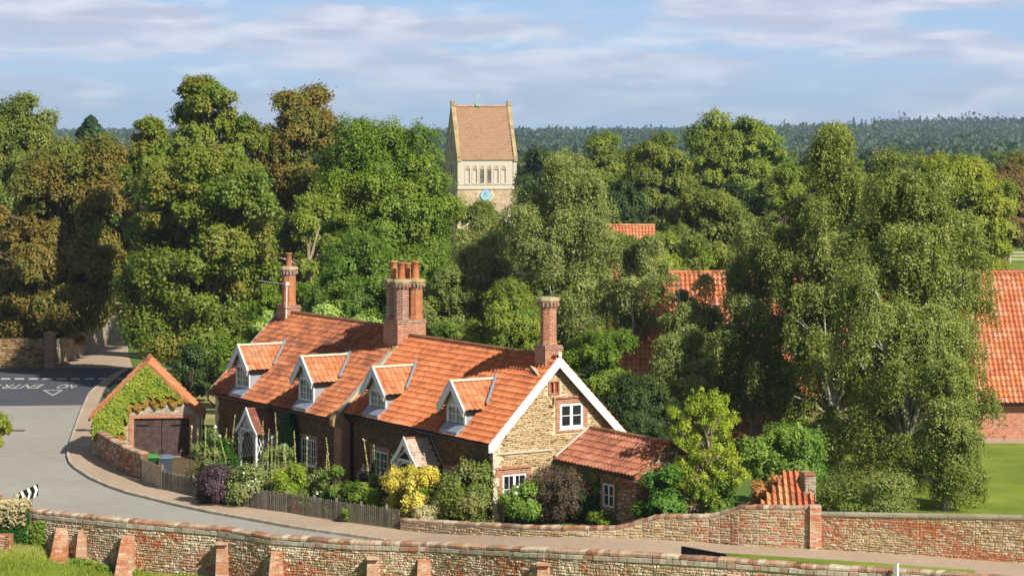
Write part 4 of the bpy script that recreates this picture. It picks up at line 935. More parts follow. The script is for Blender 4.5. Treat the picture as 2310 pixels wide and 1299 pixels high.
# lower side wing
WX0, WXr, WX1, WZe, WZr, WT = 3.33, 5.1, 6.9, 2.9, 4.08, -5.8
mb = MB(); sW = (WZr - WZe) / (WXr - WX0)
Wg = gz(3, 98)
wh = (1.6 + .0, 1.35, 2.15 + .0, 2.32)             # small window in the shaded front of the wing (x measured from the far end)
wall_face(mb, (WX0 + .15, .28, 0), -Yv, -Xv, .28 - WT - .2, WZe + .1, holes=[(3.55, 1.35, 4.35, 2.3)])
wpl = [((-sW, 1), WZe + .15 * sW), ((sW, 1), WZe + sW * (WX1 - WX0 - .15))]
wall_face(mb, (WX0 + .15, WT + .2, 0), Xv, -Yv, WX1 - WX0 - .3, 5, planes=wpl); wall_face(mb, (WX1 - .15, .28, 0), -Yv, Xv, .28 - WT - .2, WZe + .1)
wg = mb.build('side_wing', MT['mortar_dark'], cot)
mb = MB(); stones(mb, (WX0 + .15, .28, 0), -Yv, -Xv, .28 - WT - .2, lo0, lambda x: WZe, (.12, .3), (.06, .11), holes=[(3.35, 1.2, 4.55, 2.5)], seed=8)
stones(mb, (WX0 + .15, WT + .2, 0), Xv, -Yv, WX1 - WX0 - .3, lo0, lambda x: 5, (.12, .3), (.06, .11), planes=wpl, seed=9); mb.build('wing_stonework', MT['rubble'], wg)
mb = MB(); mb.box((WX0 + .1, -4.15, 1.2), (WX0 + .16, -4.072, 2.5)); mb.box((WX0 + .1, -3.27, 1.2), (WX0 + .16, -3.1, 2.5)); mb.box((WX0 + .1, -4.07, 1.18), (WX0 + .16, -3.27, 1.345)); mb.build('wing_brick_surround', MT['brick'], wg)
window(wg, (WX0 + .15, -4.07, 1.35), Yv, -Xv, .8, .95, 1, 2, name='wing_window', leaves_=2, recess=.02, fr=.06, sill=False)
mb = MB(); vw = Vector((WXr - WX0, 0, WZr - WZe)); nv = 6; nu = round((.2 - WT) / .25)
pantiles(mb, (WX0 - .05, WT, WZe - .04), Yv, vw, nu, nv, .25, vw.length / nv + .01)
pantiles(mb, (WX1 + .05, WT, WZe - .04), Yv, Vector((-(WX1 - WXr), 0, WZr - WZe)), nu, nv, .25, vw.length / nv + .01); mb.build('wing_roof', MT['wingroof'], wg)
mb = MB(); ridge(mb, (WXr, WT + .02, WZr + .06), (WXr, .26, WZr + .06)); mb.build('wing_ridge', MT['ridge'], wg)
mb = MB(); mb.bar((WX0 - .05, .19, WZe + .13), (WXr, .19, WZr + .16), .1, .09); mb.build('wing_flashing', MT['cream'], wg)
mb = MB(); mb.tube([(WX0 - .1, WT, WZe - .1), (WX0 - .1, .15, WZe - .1)], .055, 6); mb.build('wing_gutter', MT['black'], wg)
# ------------------------------------------------------------------ church tower
TY = 330.0; tw_ = 8.4; ang = R(14)
tx = (1032 - CX) / F * TY
tow = empty('church_tower', (tx, TY, 0), ang, 'pale stone church tower with steep tiled saddleback roof and blue clock', 'church tower')
td = 7.6; tE, tR = 13.3, 20.4
mb = MB(); st = MB()
mb.box((0, 0, 0), (tw_, td, 9.0)); bodyo = mb.build('tower_body', MT['mortar_buff'], tow)
stones(st, (0, 0, 0), Xv, -Yv, tw_, lambda x: 5.5, lambda x: 9.0, (.2, .5), (.14, .26), gap=.03, out=(.02, .05), holes=[(3.0, 7.4, 4.9, 9.0)], seed=21)
stones(st, (0, td, 0), -Yv, -Xv, td, lambda x: 5.5, lambda x: 9.0, (.2, .5), (.14, .26), gap=.03, out=(.02, .05), seed=22)
st.build('tower_stonework', MT['towerstone'], bodyo)
mb = MB(); lan = []
for i in range(6):
    cx = 1.42 + i * 1.02; lan.append((cx - .27, 9.75, cx + .27, 11.6))
wall_face(mb, (0, -.02, 9.0), Xv, -Yv, tw_, tE - 9.0, holes=[(a, b - 9, c, d - 9) for a, b, c, d in lan], depth=.14)
mb.face([(0, .11, 9), (tw_, .11, 9), (tw_, .11, tE), (0, .11, tE)]); mb.face([(tw_, 0, 9), (tw_, td, 9), (tw_, td, tE), (tw_, 0, tE)]); mb.face([(0, td, 9), (tw_, td, 9), (tw_, td, tE), (0, td, tE)])
mb.box((0, -.16, 8.92), (tw_ + .1, -.021, 9.12)); mb.box((0, -.1, 9.5), (tw_, -.021, 9.6)); mb.box((0, -.12, 9.6), (.55, -.021, tE)); mb.box((tw_ - .5, -.12, 9.6), (tw_, -.021, tE))
for a, b, c, d in lan:                              # pointed heads and moulded jambs
    cx = (a + c) / 2; hw = (c - a) / 2
    for s in (-1, 1):
        mb.box((cx + s * (hw + .08) - .05, -.075, b - .05), (cx + s * (hw + .08) + .05, -.021, d)); 
        pts = [(cx + s * ((hw + .08) * math.cos(t) * 1.0 - (0 if t < .01 else 0)), -.05, d + .62 * math.sin(t * 1.0) ** .9) for t in (0, .35, .7, 1.05, 1.35, 1.57)]
        for p, q in zip(pts[:-1], pts[1:]): mb.bar(p, q, .1, .06, up=(0, 1, 0))
        mb.prism([(cx + s * hw, -.03, d), (cx + s * hw, -.03, d + .5), (cx + s * .02, -.03, d + .5)], (0, .25, 0)) if False else None
    mb.box((cx - .33, -.14, b - .16), (cx + .33, -.021, b - .02))
bel = mb.build('belfry_stage', MT['cream'], tow)
mb = MB()                                             # flat heads above the openings, recess shade put into a darker cream
for a, b, c, d in lan:
    cx = (a + c) / 2; hw = (c - a) / 2; n = 6; pts = [(cx + hw * math.cos(math.pi * k / n), -.035, d + .02 + .46 * math.sin(math.pi * k / n) ** .8) for k in range(n + 1)]
    mb.face(pts)
mb.build('arch_head', m_plain('shade_tinted_cream', (176, 160, 132), .9), bel)
for k in (2, 3):
    a, b, c, d = lan[k]; mb = MB()
    for i in range(8): z = b + .08 + i * .22; mb.hexa([(a, .0, z), (c, .0, z), (c, .07, z + .1), (a, .07, z + .1), (a, .0, z + .03), (c, .0, z + .03), (c, .07, z + .13), (a, .07, z + .13)])
    o = mb.build('belfry_louvre', MT['fence'], bel); mb = MB(); mb.face([(a, .09, b), (c, .09, b), (c, .09, d), (a, .09, d)]); mb.build('dark_backing', MT['black'], o)  # black sheet stands for the darkness behind the louvres
mb = MB(); hd = td / 2                                 # gable walls
for x in (0, tw_ - .5):
    mb.prism([(x, 0, tE - .3), (x, td, tE - .3), (x, td, tE), (x, hd, tR + .15), (x, 0, tE)], (.5, 0, 0))
mb.box((0, 0, 9), (.0 + .3, td, tE)); gb = mb.build('tower_gable', MT['mortar_buff'], tow)
st = MB(); stones(st, (0, td, 0), -Yv, -Xv, td, lambda x: 9.05, lambda x: 22, (.2, .5), (.14, .26), gap=.03, out=(.02, .05), planes=[((-(tR - tE) / hd, 1), tE), (((tR - tE) / hd, 1), tE + (tR - tE) * 2)], holes=[(3.3, 14, 4.3, 17), (2.2, 10, 5.4, 12.4)], seed=23); st.build('gable_stonework', MT['towerstone'], gb)
mb = MB(); [mb.box((-.03, y, 10), (-.005, y + .5, 12.3)) for y in (2.4, 3.5, 4.6)]; mb.box((-.03, 3.5, 14.1), (-.005, 4.1, 16.8)); mb.build('lancet', MT['black'], gb)
mb = MB(); sl = Vector((0, hd, tR - tE)); Ls = sl.length + .35; nv = 34
for s in (0, 1):
    O = (.42, -.2, tE - .35) if not s else (.42, td + .2, tE - .35); V = Vector((0, hd + .2, tR - tE + .35)) if not s else Vector((0, -hd - .2, tR - tE + .35))
    plaintiles(mb, O, Xv, V, 24, nv, (tw_ - .84) / 24, V.length / nv, .03)
mb.build('tower_roof', MT['tower_roof'], tow)
mb = MB(); ridge(mb, (.5, hd, tR), (tw_ - .5, hd, tR), .16, .45); mb.build('tower_ridge', m_stone('orange_lichen_ridge', [(190, 130, 80), (206, 150, 90), (214, 160, 90)]), tow)
mb = MB()                                             # stone copings on both gables
tcm = m_stone('tower_coping_stone', [(150, 134, 104), (176, 156, 118), (190, 166, 120)], weather=(170, 140, 80))
for x in (-.08, tw_ - .42):
    mb = MB()
    for s in (0, 1):
        n = 12
        for i in range(n):
            f0, f1 = i / n, (i + .985) / n; y = lambda f: (-.12 + (hd + .12) * f) if not s else td + .12 - (hd + .12) * f; z = lambda f: tE - .22 + (tR - tE + .22) * f
            mb.hexa([(x, y(f0), z(f0) - .1), (x + .5, y(f0), z(f0) - .1), (x + .5, y(f1), z(f1) - .1), (x, y(f1), z(f1) - .1), (x, y(f0), z(f0) + .42), (x + .5, y(f0), z(f0) + .42), (x + .5, y(f1), z(f1) + .42), (x, y(f1), z(f1) + .42)])
    mb.box((x - .02, hd - .3, tR + .1), (x + .52, hd + .3, tR + .75)); mb.box((x - .02, -.3, tE - .55), (x + .52, .0, tE - .1)); mb.build('tower_coping', tcm, tow)
# clock
ck = MB(); cxk, czk = 4.0, 8.1
ck.tube([(cxk, -.02, czk), (cxk, -.14, czk)], .78, 28, .2); cl = ck.build('clock', m_plain('clock_blue', (132, 180, 208), .5, .05), tow)
mb = MB(); n = 40
for i in range(n):
    a0, a1 = 2 * math.pi * i / n, 2 * math.pi * (i + 1) / n
    mb.bar((cxk + .79 * math.cos(a0), -.15, czk + .79 * math.sin(a0)), (cxk + .79 * math.cos(a1), -.15, czk + .79 * math.sin(a1)), .05, .05, up=(0, 1, 0))
mb.build('clock_rim', MT['lead'], cl)
mb = MB()
for i in range(12):
    a = 2 * math.pi * i / 12; mb.bar((cxk + .5 * math.cos(a), -.15, czk + .5 * math.sin(a)), (cxk + .68 * math.cos(a), -.15, czk + .68 * math.sin(a)), .07, .02, up=(0, 1, 0))
mb.build('clock_numerals', MT['white'], cl)
mb = MB(); mb.bar((cxk, -.17, czk), (cxk - .04, -.17, czk + .62), .05, .02, up=(0, 1, 0)); mb.bar((cxk, -.18, czk), (cxk - .24, -.18, czk + .34), .07, .02, up=(0, 1, 0)); mb.build('clock_hand', m_plain('gilt', (190, 150, 60), .4), cl)
mb = MB(); mb.box((3.4, hd - .3, tR + .0), (4.0, hd + .3, tR + .35)); mb.tube([(3.7, hd, tR + .3), (3.7, hd, tR + 1.6)], .04, 6); mb.prism([(3.6, hd, tR + 1.35), (3.7, hd, tR + 1.75), (3.95, hd, tR + 1.65), (4.15, hd, tR + 1.3), (3.95, hd, tR + 1.4)], (0, .04, 0)); mb.bar((3.3, hd, tR + 1.3), (4.1, hd, tR + 1.3), .03, .04)
mb.build('weathervane', m_plain('verdigris', (150, 190, 160), .5), tow)
# ------------------------------------------------------------------ simple gabled buildings among the trees
def gabled(name, label, cat, x0, x1, Y, depth, ze, zr, roofmat, wallmat, rz=0, tw=.26, th=.36, brickuv=True, wins=(), gutter=True, group=None, dcol='white'):
    zb = gz((x0 + x1) / 2, Y); r = empty(name, (x0, Y, zb), rz, label, cat, group); L = x1 - x0; ze -= zb; zr -= zb; mb = MB()
    pl = [((-(zr - ze) / (depth / 2), 1), ze), (((zr - ze) / (depth / 2), 1), ze + 2 * (zr - ze))]
    wall_face(mb, (0, .3, -.3), Xv, -Yv, L, ze + .3, holes=[(a, b + .3, c, d + .3) for a, b, c, d in wins]); wall_face(mb, (0, depth - .3, -.3), Xv, Yv, L, ze + .3)
    for x in (0, L): wall_face(mb, (x, .3, 0), Yv, Xv, depth - .6, 12, planes=[((-(zr - ze) / (depth / 2), 1), ze + .3 * (zr - ze) / (depth / 2) - .03), (((zr - ze) / (depth / 2), 1), ze + (zr - ze) / (depth / 2) * (depth - .3) - .03)])
    wl = mb.build('wall', MT[wallmat], r)
    for a, b, c, d in wins: window(r, (a, .3, b), Xv, -Yv, c - a, d - b, 2, 2, leaves_=2, fr=.06, mat=dcol)
    sl = (zr - ze) / (depth / 2); mb = MB()
    for s in (0, 1):
        O = (-.15, -.05 if not s else depth + .05, ze - .05 * sl); V = Vector((0, (depth / 2) * (1 if not s else -1), zr - ze)); nv = max(3, round(V.length / th)); nu = round((L + .3) / tw)
        pantiles(mb, O, Xv, V, nu, nv, (L + .3) / nu, V.length / nv + .01, pts=4)
    mb.build('roof', MT[roofmat], r); mb = MB(); ridge(mb, (-.15, depth / 2, zr + .05), (L + .15, depth / 2, zr + .05), .15, .45); mb.build('ridge', MT['ridge' if roofmat != 'barn' else 'pot'], r)
    if gutter: mb = MB(); mb.tube([(-.1, -.1, ze - .12), (L + .1, -.1, ze - .12)], .07, 6); mb.build('gutter', MT['black'], r)
    return r, ze
bn, bz = gabled('barn', 'long low brick barn with a large orange pantile roof behind the birches', 'barn', 5.9, 44, 127.6, 12.4, 2.55, 9.05, 'barn', 'brick_pink', wins=())
mb = MB(); mb.tube([(21.9, .25, bz - .1), (21.9, .2, 0)], .07, 6); mb.build('downpipe', MT['black'], bn)
mb = MB(); mb.box((13.2, .2, 0), (15.4, .296, 1.7)); mb.build('barn_door', MT['door_wood'], bn)
gabled('farm_building', 'distant building with a plain orange roof just showing above the birch tree', 'house', 7.6, 11.2, 186, 8, 5.2, 9.45, 'barn', 'brick_pink')
fh, fz = gabled('farmhouse', 'buff house half hidden behind the chestnut tree, with one white sash window showing', 'house', -21.6, -10.8, 175, 8.5, 5.6, 8.1, 'wingroof', 'mortar_buff', wins=[(3.3, 4.2, 4.15, 5.25), (5.6, 4.2, 6.4, 5.25), (3.3, 1.2, 4.15, 2.4)])
# ------------------------------------------------------------------ garage with gable end
GX, GY = -21.75, 124.3
ga = empty('garage', (GX, GY, 0), R(5.5), 'small stone garage with tiled gable roof, ivied front and brown double doors', 'garage')
gw, gd_, gE, gR = 5.5, 2.9, 2.2, 4.95
dh = (2.1, .05, 4.95, 2.05); pl = [((-(gR - gE) / (gw / 2), 1), gE - .05), (((gR - gE) / (gw / 2), 1), gE - .05 + 2 * (gR - gE))]
mb = MB(); wall_face(mb, (0, 0, -.2), Xv, -Yv, gw, 6, planes=[(pl[0][0], pl[0][1] + .2), (pl[1][0], pl[1][1] + .2)], holes=[(dh[0], dh[1] + .2, dh[2], dh[3] + .2)], depth=.2)
wall_face(mb, (0, 0, -.2), Yv, -Xv, gd_, gE + .2); wall_face(mb, (gw, 0, -.2), Yv, Xv, gd_, gE + .2); wall_face(mb, (0, gd_, -.2), Xv, Yv, gw, 6, planes=[(pl[0][0], pl[0][1] + .2), (pl[1][0], pl[1][1] + .2)])
gw_ = mb.build('wall', MT['mortar_white'], ga)
st = MB(); stones(st, (0, 0, 0), Xv, -Yv, gw, lo0, lambda x: 6, (.12, .32), (.07, .13), planes=pl, holes=[(dh[0] - .1, 0, dh[2] + .1, dh[3] + .15)], seed=31, gap=.03, out=(.01, .03)); stones(st, (0, gd_, 0), -Yv, -Xv, gd_, lo0, lambda x: gE, (.12, .32), (.07, .13), seed=32); st.build('garage_stonework', MT['greystone'], gw_)
mb = MB(); mb.box((dh[0] - .25, -.04, 0), (dh[0] - .003, .01, dh[3] + .18)); mb.box((dh[2] + .003, -.04, 0), (dh[2] + .25, .01, dh[3] + .18)); mb.box((dh[0], -.04, dh[3] + .003), (dh[2], .01, dh[3] + .18)); mb.build('garage_brickwork', MT['brick_pink'], gw_)
for k in range(2):
    mb = MB(); x0 = dh[0] + .02 + k * 1.42; n = 10
    for i in range(n): mb.box((x0 + i * .139, .1 - rnd.uniform(0, .008), .04), (x0 + i * .139 + .131, .14, dh[3] - .02))
    mb.box((x0 + .02, .075, 1.62), (x0 + 1.37, .098, 1.75)); mb.box((x0 + .02, .075, .25), (x0 + 1.37, .098, .38))
    d = mb.build('garage_door', MT['door_wood'], ga); mb = MB(); mb.box((x0 + (.1 if k == 0 else .5), .05, 1.65), (x0 + (.75 if k == 0 else 1.3), .074, 1.71)); mb.build('hinge', MT['black'], d)
mb = MB()
for s in (0, 1):
    V = Vector((gw / 2 + .0, 0, gR - gE)) if not s else Vector((-gw / 2, 0, gR - gE)); O = (-.12, -.1, gE - .12) if not s else (gw + .12, -.1, gE - .12)
    pantiles(mb, O, Yv, V, 13, 11, .25, V.length / 11 + .02)
mb.build('roof', m_tile('garage_pantiles', [(140, 88, 62), (170, 106, 72), (186, 120, 84), (180, 136, 104)], dark=.6, lichen=(186, 160, 80), lich=(.5, .68)), ga); mb = MB(); ridge(mb, (gw / 2, -.08, gR + .1), (gw / 2, gd_ + .1, gR + .1)); mb.build('ridge', MT['ridge'], ga)
mb = MB()                                             # tiled verge along the front gable
for s in (0, 1):
    n = 15
    for i in range(n):
        x = lambda f: -.16 + (gw / 2 + .16) * f if not s else gw + .16 - (gw / 2 + .16) * f; z = lambda f: gE - .12 + (gR - gE + .14) * f; f0, f1 = i / n, (i + .97) / n
        mb.hexa([(x(f0), -.14, z(f0) - .1), (x(f1), -.14, z(f1) - .1), (x(f1), .1, z(f1) - .1), (x(f0), .1, z(f0) - .1), (x(f0), -.14, z(f0) + .1), (x(f1), -.14, z(f1) + .1), (x(f1), .1, z(f1) + .1), (x(f0), .1, z(f0) + .1)])
mb.build('verge_tiles', m_stone('verge_tile', [(150, 92, 64), (176, 110, 76), (190, 128, 90), (140, 100, 70)], weather=(150, 140, 90)), ga)
mb = MB(); mb.tube([(-.2, -.15, gE - .2), (-.2, gd_, gE - .2)], .06, 6); mb.tube([(gw + .2, -.15, gE - .2), (gw + .2, gd_, gE - .2)], .06, 6); mb.tube([(gw + .16, -.06, gE - .2), (gw + .2, -.06, .1)], .045, 6); mb.build('gutter', MT['black'], ga)
# ------------------------------------------------------------------ stone walls along a path
def wall_run(pts, thick, mat, name, label, stone=None, cop=None, seed=1, tonef=None, parent=None, both=False, sw=(.12, .32), sh=(.07, .14), lowf=None, caph=.1, cw=.24, capw=None, out=(.015, .05), second=None, gap=.022):
    """pts: (X, Y, z0, z1); the visible face lies on the path, the body behind it"""
    mb = MB(); st = MB(); cp = MB(); c2 = MB(); s = 0; x0, y0 = pts[0][0], pts[0][1]
    root = empty(name, (x0, y0, 0), 0, label, 'wall')
    for (a, b) in zip(pts[:-1], pts[1:]):
        A, B = Vector((a[0] - x0, a[1] - y0, 0)), Vector((b[0] - x0, b[1] - y0, 0)); D = B - A; L = D.length; D /= L; N = Vector((D.y, -D.x, 0))
        if N.y > 0 and not both: pass
        e = .0
        q = [A + Zv * a[2], B + Zv * b[2], B - N * thick + Zv * b[2], A - N * thick + Zv * a[2], A + Zv * a[3], B + Zv * b[3], B - N * thick + Zv * b[3], A - N * thick + Zv * a[3]]
        uvb = [(s, 0), (s + L, 0), (s + L, 1), (s, 1)]
        mb.hexa(q)
        if stone:
            off = s; tf = (lambda cx, cz, r, off=off: tonef(off + cx, cz, r)) if tonef else None
            stones(st, A, D, N, L, lambda x: a[2] + (b[2] - a[2]) * x / L, lambda x: a[3] + (b[3] - a[3]) * x / L - (.2 if second else 0), sw, sh, out=out, seed=seed + int(s * 10), tone=tf, gap=gap)
            if both: stones(st, B - N * thick, -D, -N, L, lambda x: b[2] + (a[2] - b[2]) * x / L, lambda x: b[3] + (a[3] - b[3]) * x / L, sw, sh, out=out, seed=seed + 77 + int(s * 10), gap=gap)
        zt = lambda x: a[3] + (b[3] - a[3]) * x / L; W = capw or thick + .1; x = 0
        r = random.Random(seed + int(s * 7))
        while x < L - .03 and cop:
            w_ = min(r.uniform(cw * .7, cw * 1.25), L - x); p = A + D * x - N * (thick / 2); p2 = A + D * (x + w_ - .012) - N * (thick / 2); h = caph + r.uniform(-.02, .02); hw = W / 2 + r.uniform(-.015, .015); t = r.random()
            prof_ = [(-hw, .0), (-hw, h * .6), (-hw * .55, h), (hw * .55, h), (hw, h * .6), (hw, 0)]
            F1 = [p + N * u + Zv * (zt(x) + .002 + v) for u, v in prof_]; F2 = [p2 + N * u + Zv * (zt(x + w_) + .002 + v) for u, v in prof_]
            for k in range(6): cp.face([F1[k], F1[(k + 1) % 6], F2[(k + 1) % 6], F2[k]], tone=t)
            cp.face(F1, tone=t); cp.face(list(reversed(F2)), tone=t); x += w_
        if second:
            x = 0
            while x < L - .03:
                w_ = min(r.uniform(.22, .42), L - x); h = .19 + r.uniform(-.02, .02); o = .06 + r.uniform(-.015, .02); t = r.random()
                P_ = lambda u, n, z: A + D * u + N * n + Zv * (zt(u) - .21 + z)
                c2.hexa([P_(x, 0, 0), P_(x + w_ - .015, 0, 0), P_(x + w_ - .02, o, .015), P_(x + .005, o, .015), P_(x, 0, h), P_(x + w_ - .015, 0, h), P_(x + w_ - .02, o, h - .03), P_(x + .005, o, h - .03)], t); x += w_
        s += L
    mb.build('wall_core', MT[mat], root)
    if stone: st.build('wall_stonework', MT[stone], root)
    if cop: cp.build('coping', MT[cop], root)
    if second: c2.build('coping_course', MT[second], root)
    return root
def dens(pts, step=1.2):
    r = [pts[0]]
    for a, b in zip(pts[:-1], pts[1:]):
        n = max(1, int(math.dist(a[:2], b[:2]) / step))
        for i in range(1, n + 1): r.append(tuple(a[k] + (b[k] - a[k]) * i / n for k in range(len(a))))
    return r
# the long buttressed wall in front: core top is .12 below the coping
zone = [(r_, rnd.uniform(0, 40), rnd.uniform(.8, 2.2), rnd.uniform(-2, 1), rnd.uniform(.3, .9)) for r_ in range(0)]
_z = random.Random(4); zones = [(_z.uniform(0, 62), _z.uniform(-2.2, .8), _z.uniform(.6, 2.0), _z.uniform(.25, .6), _z.choice([0, 0, 1, 1, 2])) for _ in range(90)]
def near_tone(s, z, r):                       # patches of orange brick, buff stone and pale lichened stone
    best = 1
    for (u, v, ru, rv, k) in zones:
        if ((s - u - 4) / ru) ** 2 + ((z - v) / rv) ** 2 < 1: best = k
    if r.random() < .42: best = r.choice([0, 1, 2])
    return {0: r.uniform(.42, .62), 1: r.uniform(0, .35), 2: r.uniform(.7, .95)}[best]
def rubble2(name, w=.55, weather=(218, 206, 184)):
    return m_stone(name, [(150, 124, 90), (182, 156, 118), (204, 182, 146), (166, 134, 100), (190, 116, 80), (204, 130, 90), (190, 124, 98), (214, 198, 170), (232, 222, 200), (222, 206, 178)], wamt=w, weather=weather)
MT['near'] = rubble2('near_wall_stone'); MT['far'] = m_stone('garden_wall_stone', [(166, 136, 90), (186, 156, 108), (200, 172, 126), (154, 124, 82), (196, 116, 76), (200, 118, 80), (176, 108, 84), (196, 176, 140), (208, 194, 164), (186, 150, 120)], wamt=.25, weather=(206, 192, 164))
npts = [(X, Y, -2.6 if X > -12 else low(X) - .4, z - .12) for X, Y, z in NWP]
npts = [(p[0], p[1] - .24, p[2], p[3]) for p in npts[1:]] ; npts = dens(npts, 5)
# slight waviness of an old wall
npts = [(x, y, z0, z1 + .022 * math.sin(i * 1.7) + .015 * math.sin(i * .6)) for i, (x, y, z0, z1) in enumerate(npts)]
nwall = wall_run(npts, .42, 'mortar_white', 'boundary_wall', 'long old brick and rubble wall with sloping buttresses along the bottom of the photo', 'near', 'coping', 41, near_tone, sw=(.08, .22), sh=(.06, .13), gap=.026, caph=.14, cw=.24, capw=.52, out=(.02, .065), second='greystone')
nwX0, nwY0 = npts[0][0], npts[0][1]
# buttresses of the near wall
def buttress(px, w_, proj, kind, top=.25, yb=0):
    X = (px - CX) / F * 95
    for _ in range(4): X = (px - CX) / F * (nwY(X) - .3)
    Y = nwY(X) - .24; zt = gz(X, 90) + .95 - .12 - .22 - top; zl = low(X) - .5
    # project the foot to z = low
    mb = MB(); x = X - nwX0; y = Y - nwY0; h = zt - zl; n = int(h / .085)
    for i in range(n):                             # brick courses stepping back up the slope
        z = zl + i * h / n; f = 1 - i / n; pj = max(.05, proj * f ** .85 + .03) if kind == 'slope' else (proj if i < n - 2 else proj * .6); bt = max(1, int(w_ / .23)); o = (i % 2) * .5
        ww = w_ * (1 + .45 * f)
        k = 0; u = -ww / 2
        while u < ww / 2 - .02:
            e = min(ww / 2, u + ww / bt * (.5 if (k == 0 and o) else 1)); j = rnd.uniform(-.008, .008)
            mb.box((x + u + .004, y - pj + j, z + .006), (x + e - .004, y - .005, z + h / n), None); u = e; k += 1
    if kind != 'slope': mb.box((x - w_ / 2 - .03, y - proj - .04, zt), (x + w_ / 2 + .03, y + .02, zt + .07))
    mb.build('buttress', MT['brick_st'] , nwall)
MT['brick_st'] = m_stone('buttress_brick', [(176, 112, 78), (196, 128, 90), (206, 146, 106), (190, 134, 104), (214, 190, 164)], wamt=.6, weather=(216, 200, 176))
for px, w_, pj, kd in ((141, .5, 1.7, 'slope'), (186, .36, .6, 'slope'), (290, .52, 2.1, 'slope'), (503, .42, .45, 'flat'), (625, .46, 1.5, 'slope'), (842, .42, .45, 'flat'), (957, .48, 1.3, 'slope'), (1226, .46, .4, 'flat'), (1655, .46, .5, 'flat')): buttress(px, w_, pj, kd)
# garden wall behind the lane: low right of the fence, sweeping up to the tall wall
def GZ(px, pyb, pyt):
    X, Y, z = G(px, pyb); return (X, Y, z - .25, H - (pyt - HY) * Y / F)
low_pts = [GZ(*p) for p in ((903, 1200, 1168), (960, 1206, 1172), (1060, 1212, 1178), (1180, 1215, 1184), (1270, 1216, 1186), (1330, 1217, 1187), (1390, 1218, 1186), (1420, 1219, 1180), (1450, 1220, 1170), (1475, 1222, 1162), (1500, 1223, 1160), (1560, 1227, 1160), (1600, 1229, 1160), (1625, 1231, 1154), (1648, 1233, 1145), (1668, 1235, 1139), (1712, 1238, 1139), (1830, 1243, 1141))]
def far_tone(s, z, r):
    if s < 9: return r.choice([r.uniform(.0, .3), r.uniform(.75, 1)])
    if s < 13.6: return r.choice([r.uniform(.05, .3), r.uniform(.05, .3), r.uniform(.75, 1)])
    return r.choice([r.uniform(0, .3), r.uniform(.4, .62), r.uniform(.65, .95)])
gwl = wall_run(dens([(a, b, c, d - .14) for a, b, c, d in low_pts], 6), .4, 'mortar_white', 'garden_wall', 'garden wall of buff stone with swept brick coping beside the lane, low at its left end', 'far', 'coping', 51, far_tone, sw=(.12, .38), sh=(.07, .15), caph=.13, cw=.26, capw=.46, out=(.015, .045), gap=.04)
tall_pts = [GZ(*p) for p in ((1852, 1244, 1158), (1960, 1251, 1160), (2073, 1259, 1162), (2200, 1268, 1164), (2310, 1276, 1166), (2440, 1285, 1168))]
def tall_tone(s, z, r):
    q = math.sin(s * 1.1 + z * 2) + math.sin(s * .5 - z * 3) * .7
    if z > 2.0: return r.choice([r.uniform(.65, .95), r.uniform(0, .3)])
    return r.uniform(.4, .65) if (q + r.uniform(-1, 1) > .1) else r.choice([r.uniform(.05, .3), r.uniform(.7, .95)])
tw2 = wall_run(dens([(a, b, c, d - .08) for a, b, c, d in tall_pts], 9), .4, 'mortar_buff', 'tall_garden_wall', 'tall straight rubble and brick wall with flat grey coping beside the lane at the right', 'far', None, 61, tall_tone, sw=(.1, .26), sh=(.06, .12), out=(.015, .05))
mb = MB(); x0, y0 = tall_pts[0][0], tall_pts[0][1]
for a, b in zip(dens(tall_pts, .8)[:-1], dens(tall_pts, .8)[1:]):
    mb.hexa([(a[0] - x0, a[1] - y0 - .07, a[3] - .078), (b[0] - x0 - .012, b[1] - y0 - .07, b[3] - .078), (b[0] - x0 - .012, b[1] - y0 + .47, b[3] - .078), (a[0] - x0, a[1] - y0 + .47, a[3] - .078), (a[0] - x0, a[1] - y0 - .07, a[3]), (b[0] - x0 - .012, b[1] - y0 - .07, b[3]), (b[0] - x0 - .012, b[1] - y0 + .47, b[3] + .02), (a[0] - x0, a[1] - y0 + .47, a[3] + .02)])
mb.build('coping', m_stone('flat_coping', [(150, 142, 120), (176, 166, 140), (164, 156, 128)], weather=(140, 140, 96), wamt=.5), tw2)
mb = MB(); a = GZ(1828, 1244, 1145)                     # brick pier between the two
for i in range(26):
    z = a[2] + .25 + .14 + i * .083
    if z > a[3] + .02: break
    o = (i % 2) * .11
    for k in range(3 if o else 2): mb.box((a[0] - x0 - .02 + max(0, k * .23 - o), a[1] - y0 - .06, z), (a[0] - x0 - .028 + min(.46, (k + 1) * .23 - o), a[1] - y0 + .4, z + .078))
pier = mb.build('brick_pier', MT['brick_st'], tw2)
mb = MB(); mb.box((a[0] - x0 - .04, a[1] - y0 - .08, a[2]), (a[0] - x0 + .3, a[1] - y0 + .3, a[2] + .38)); mb.build('pier_base', MT['cream'], pier)
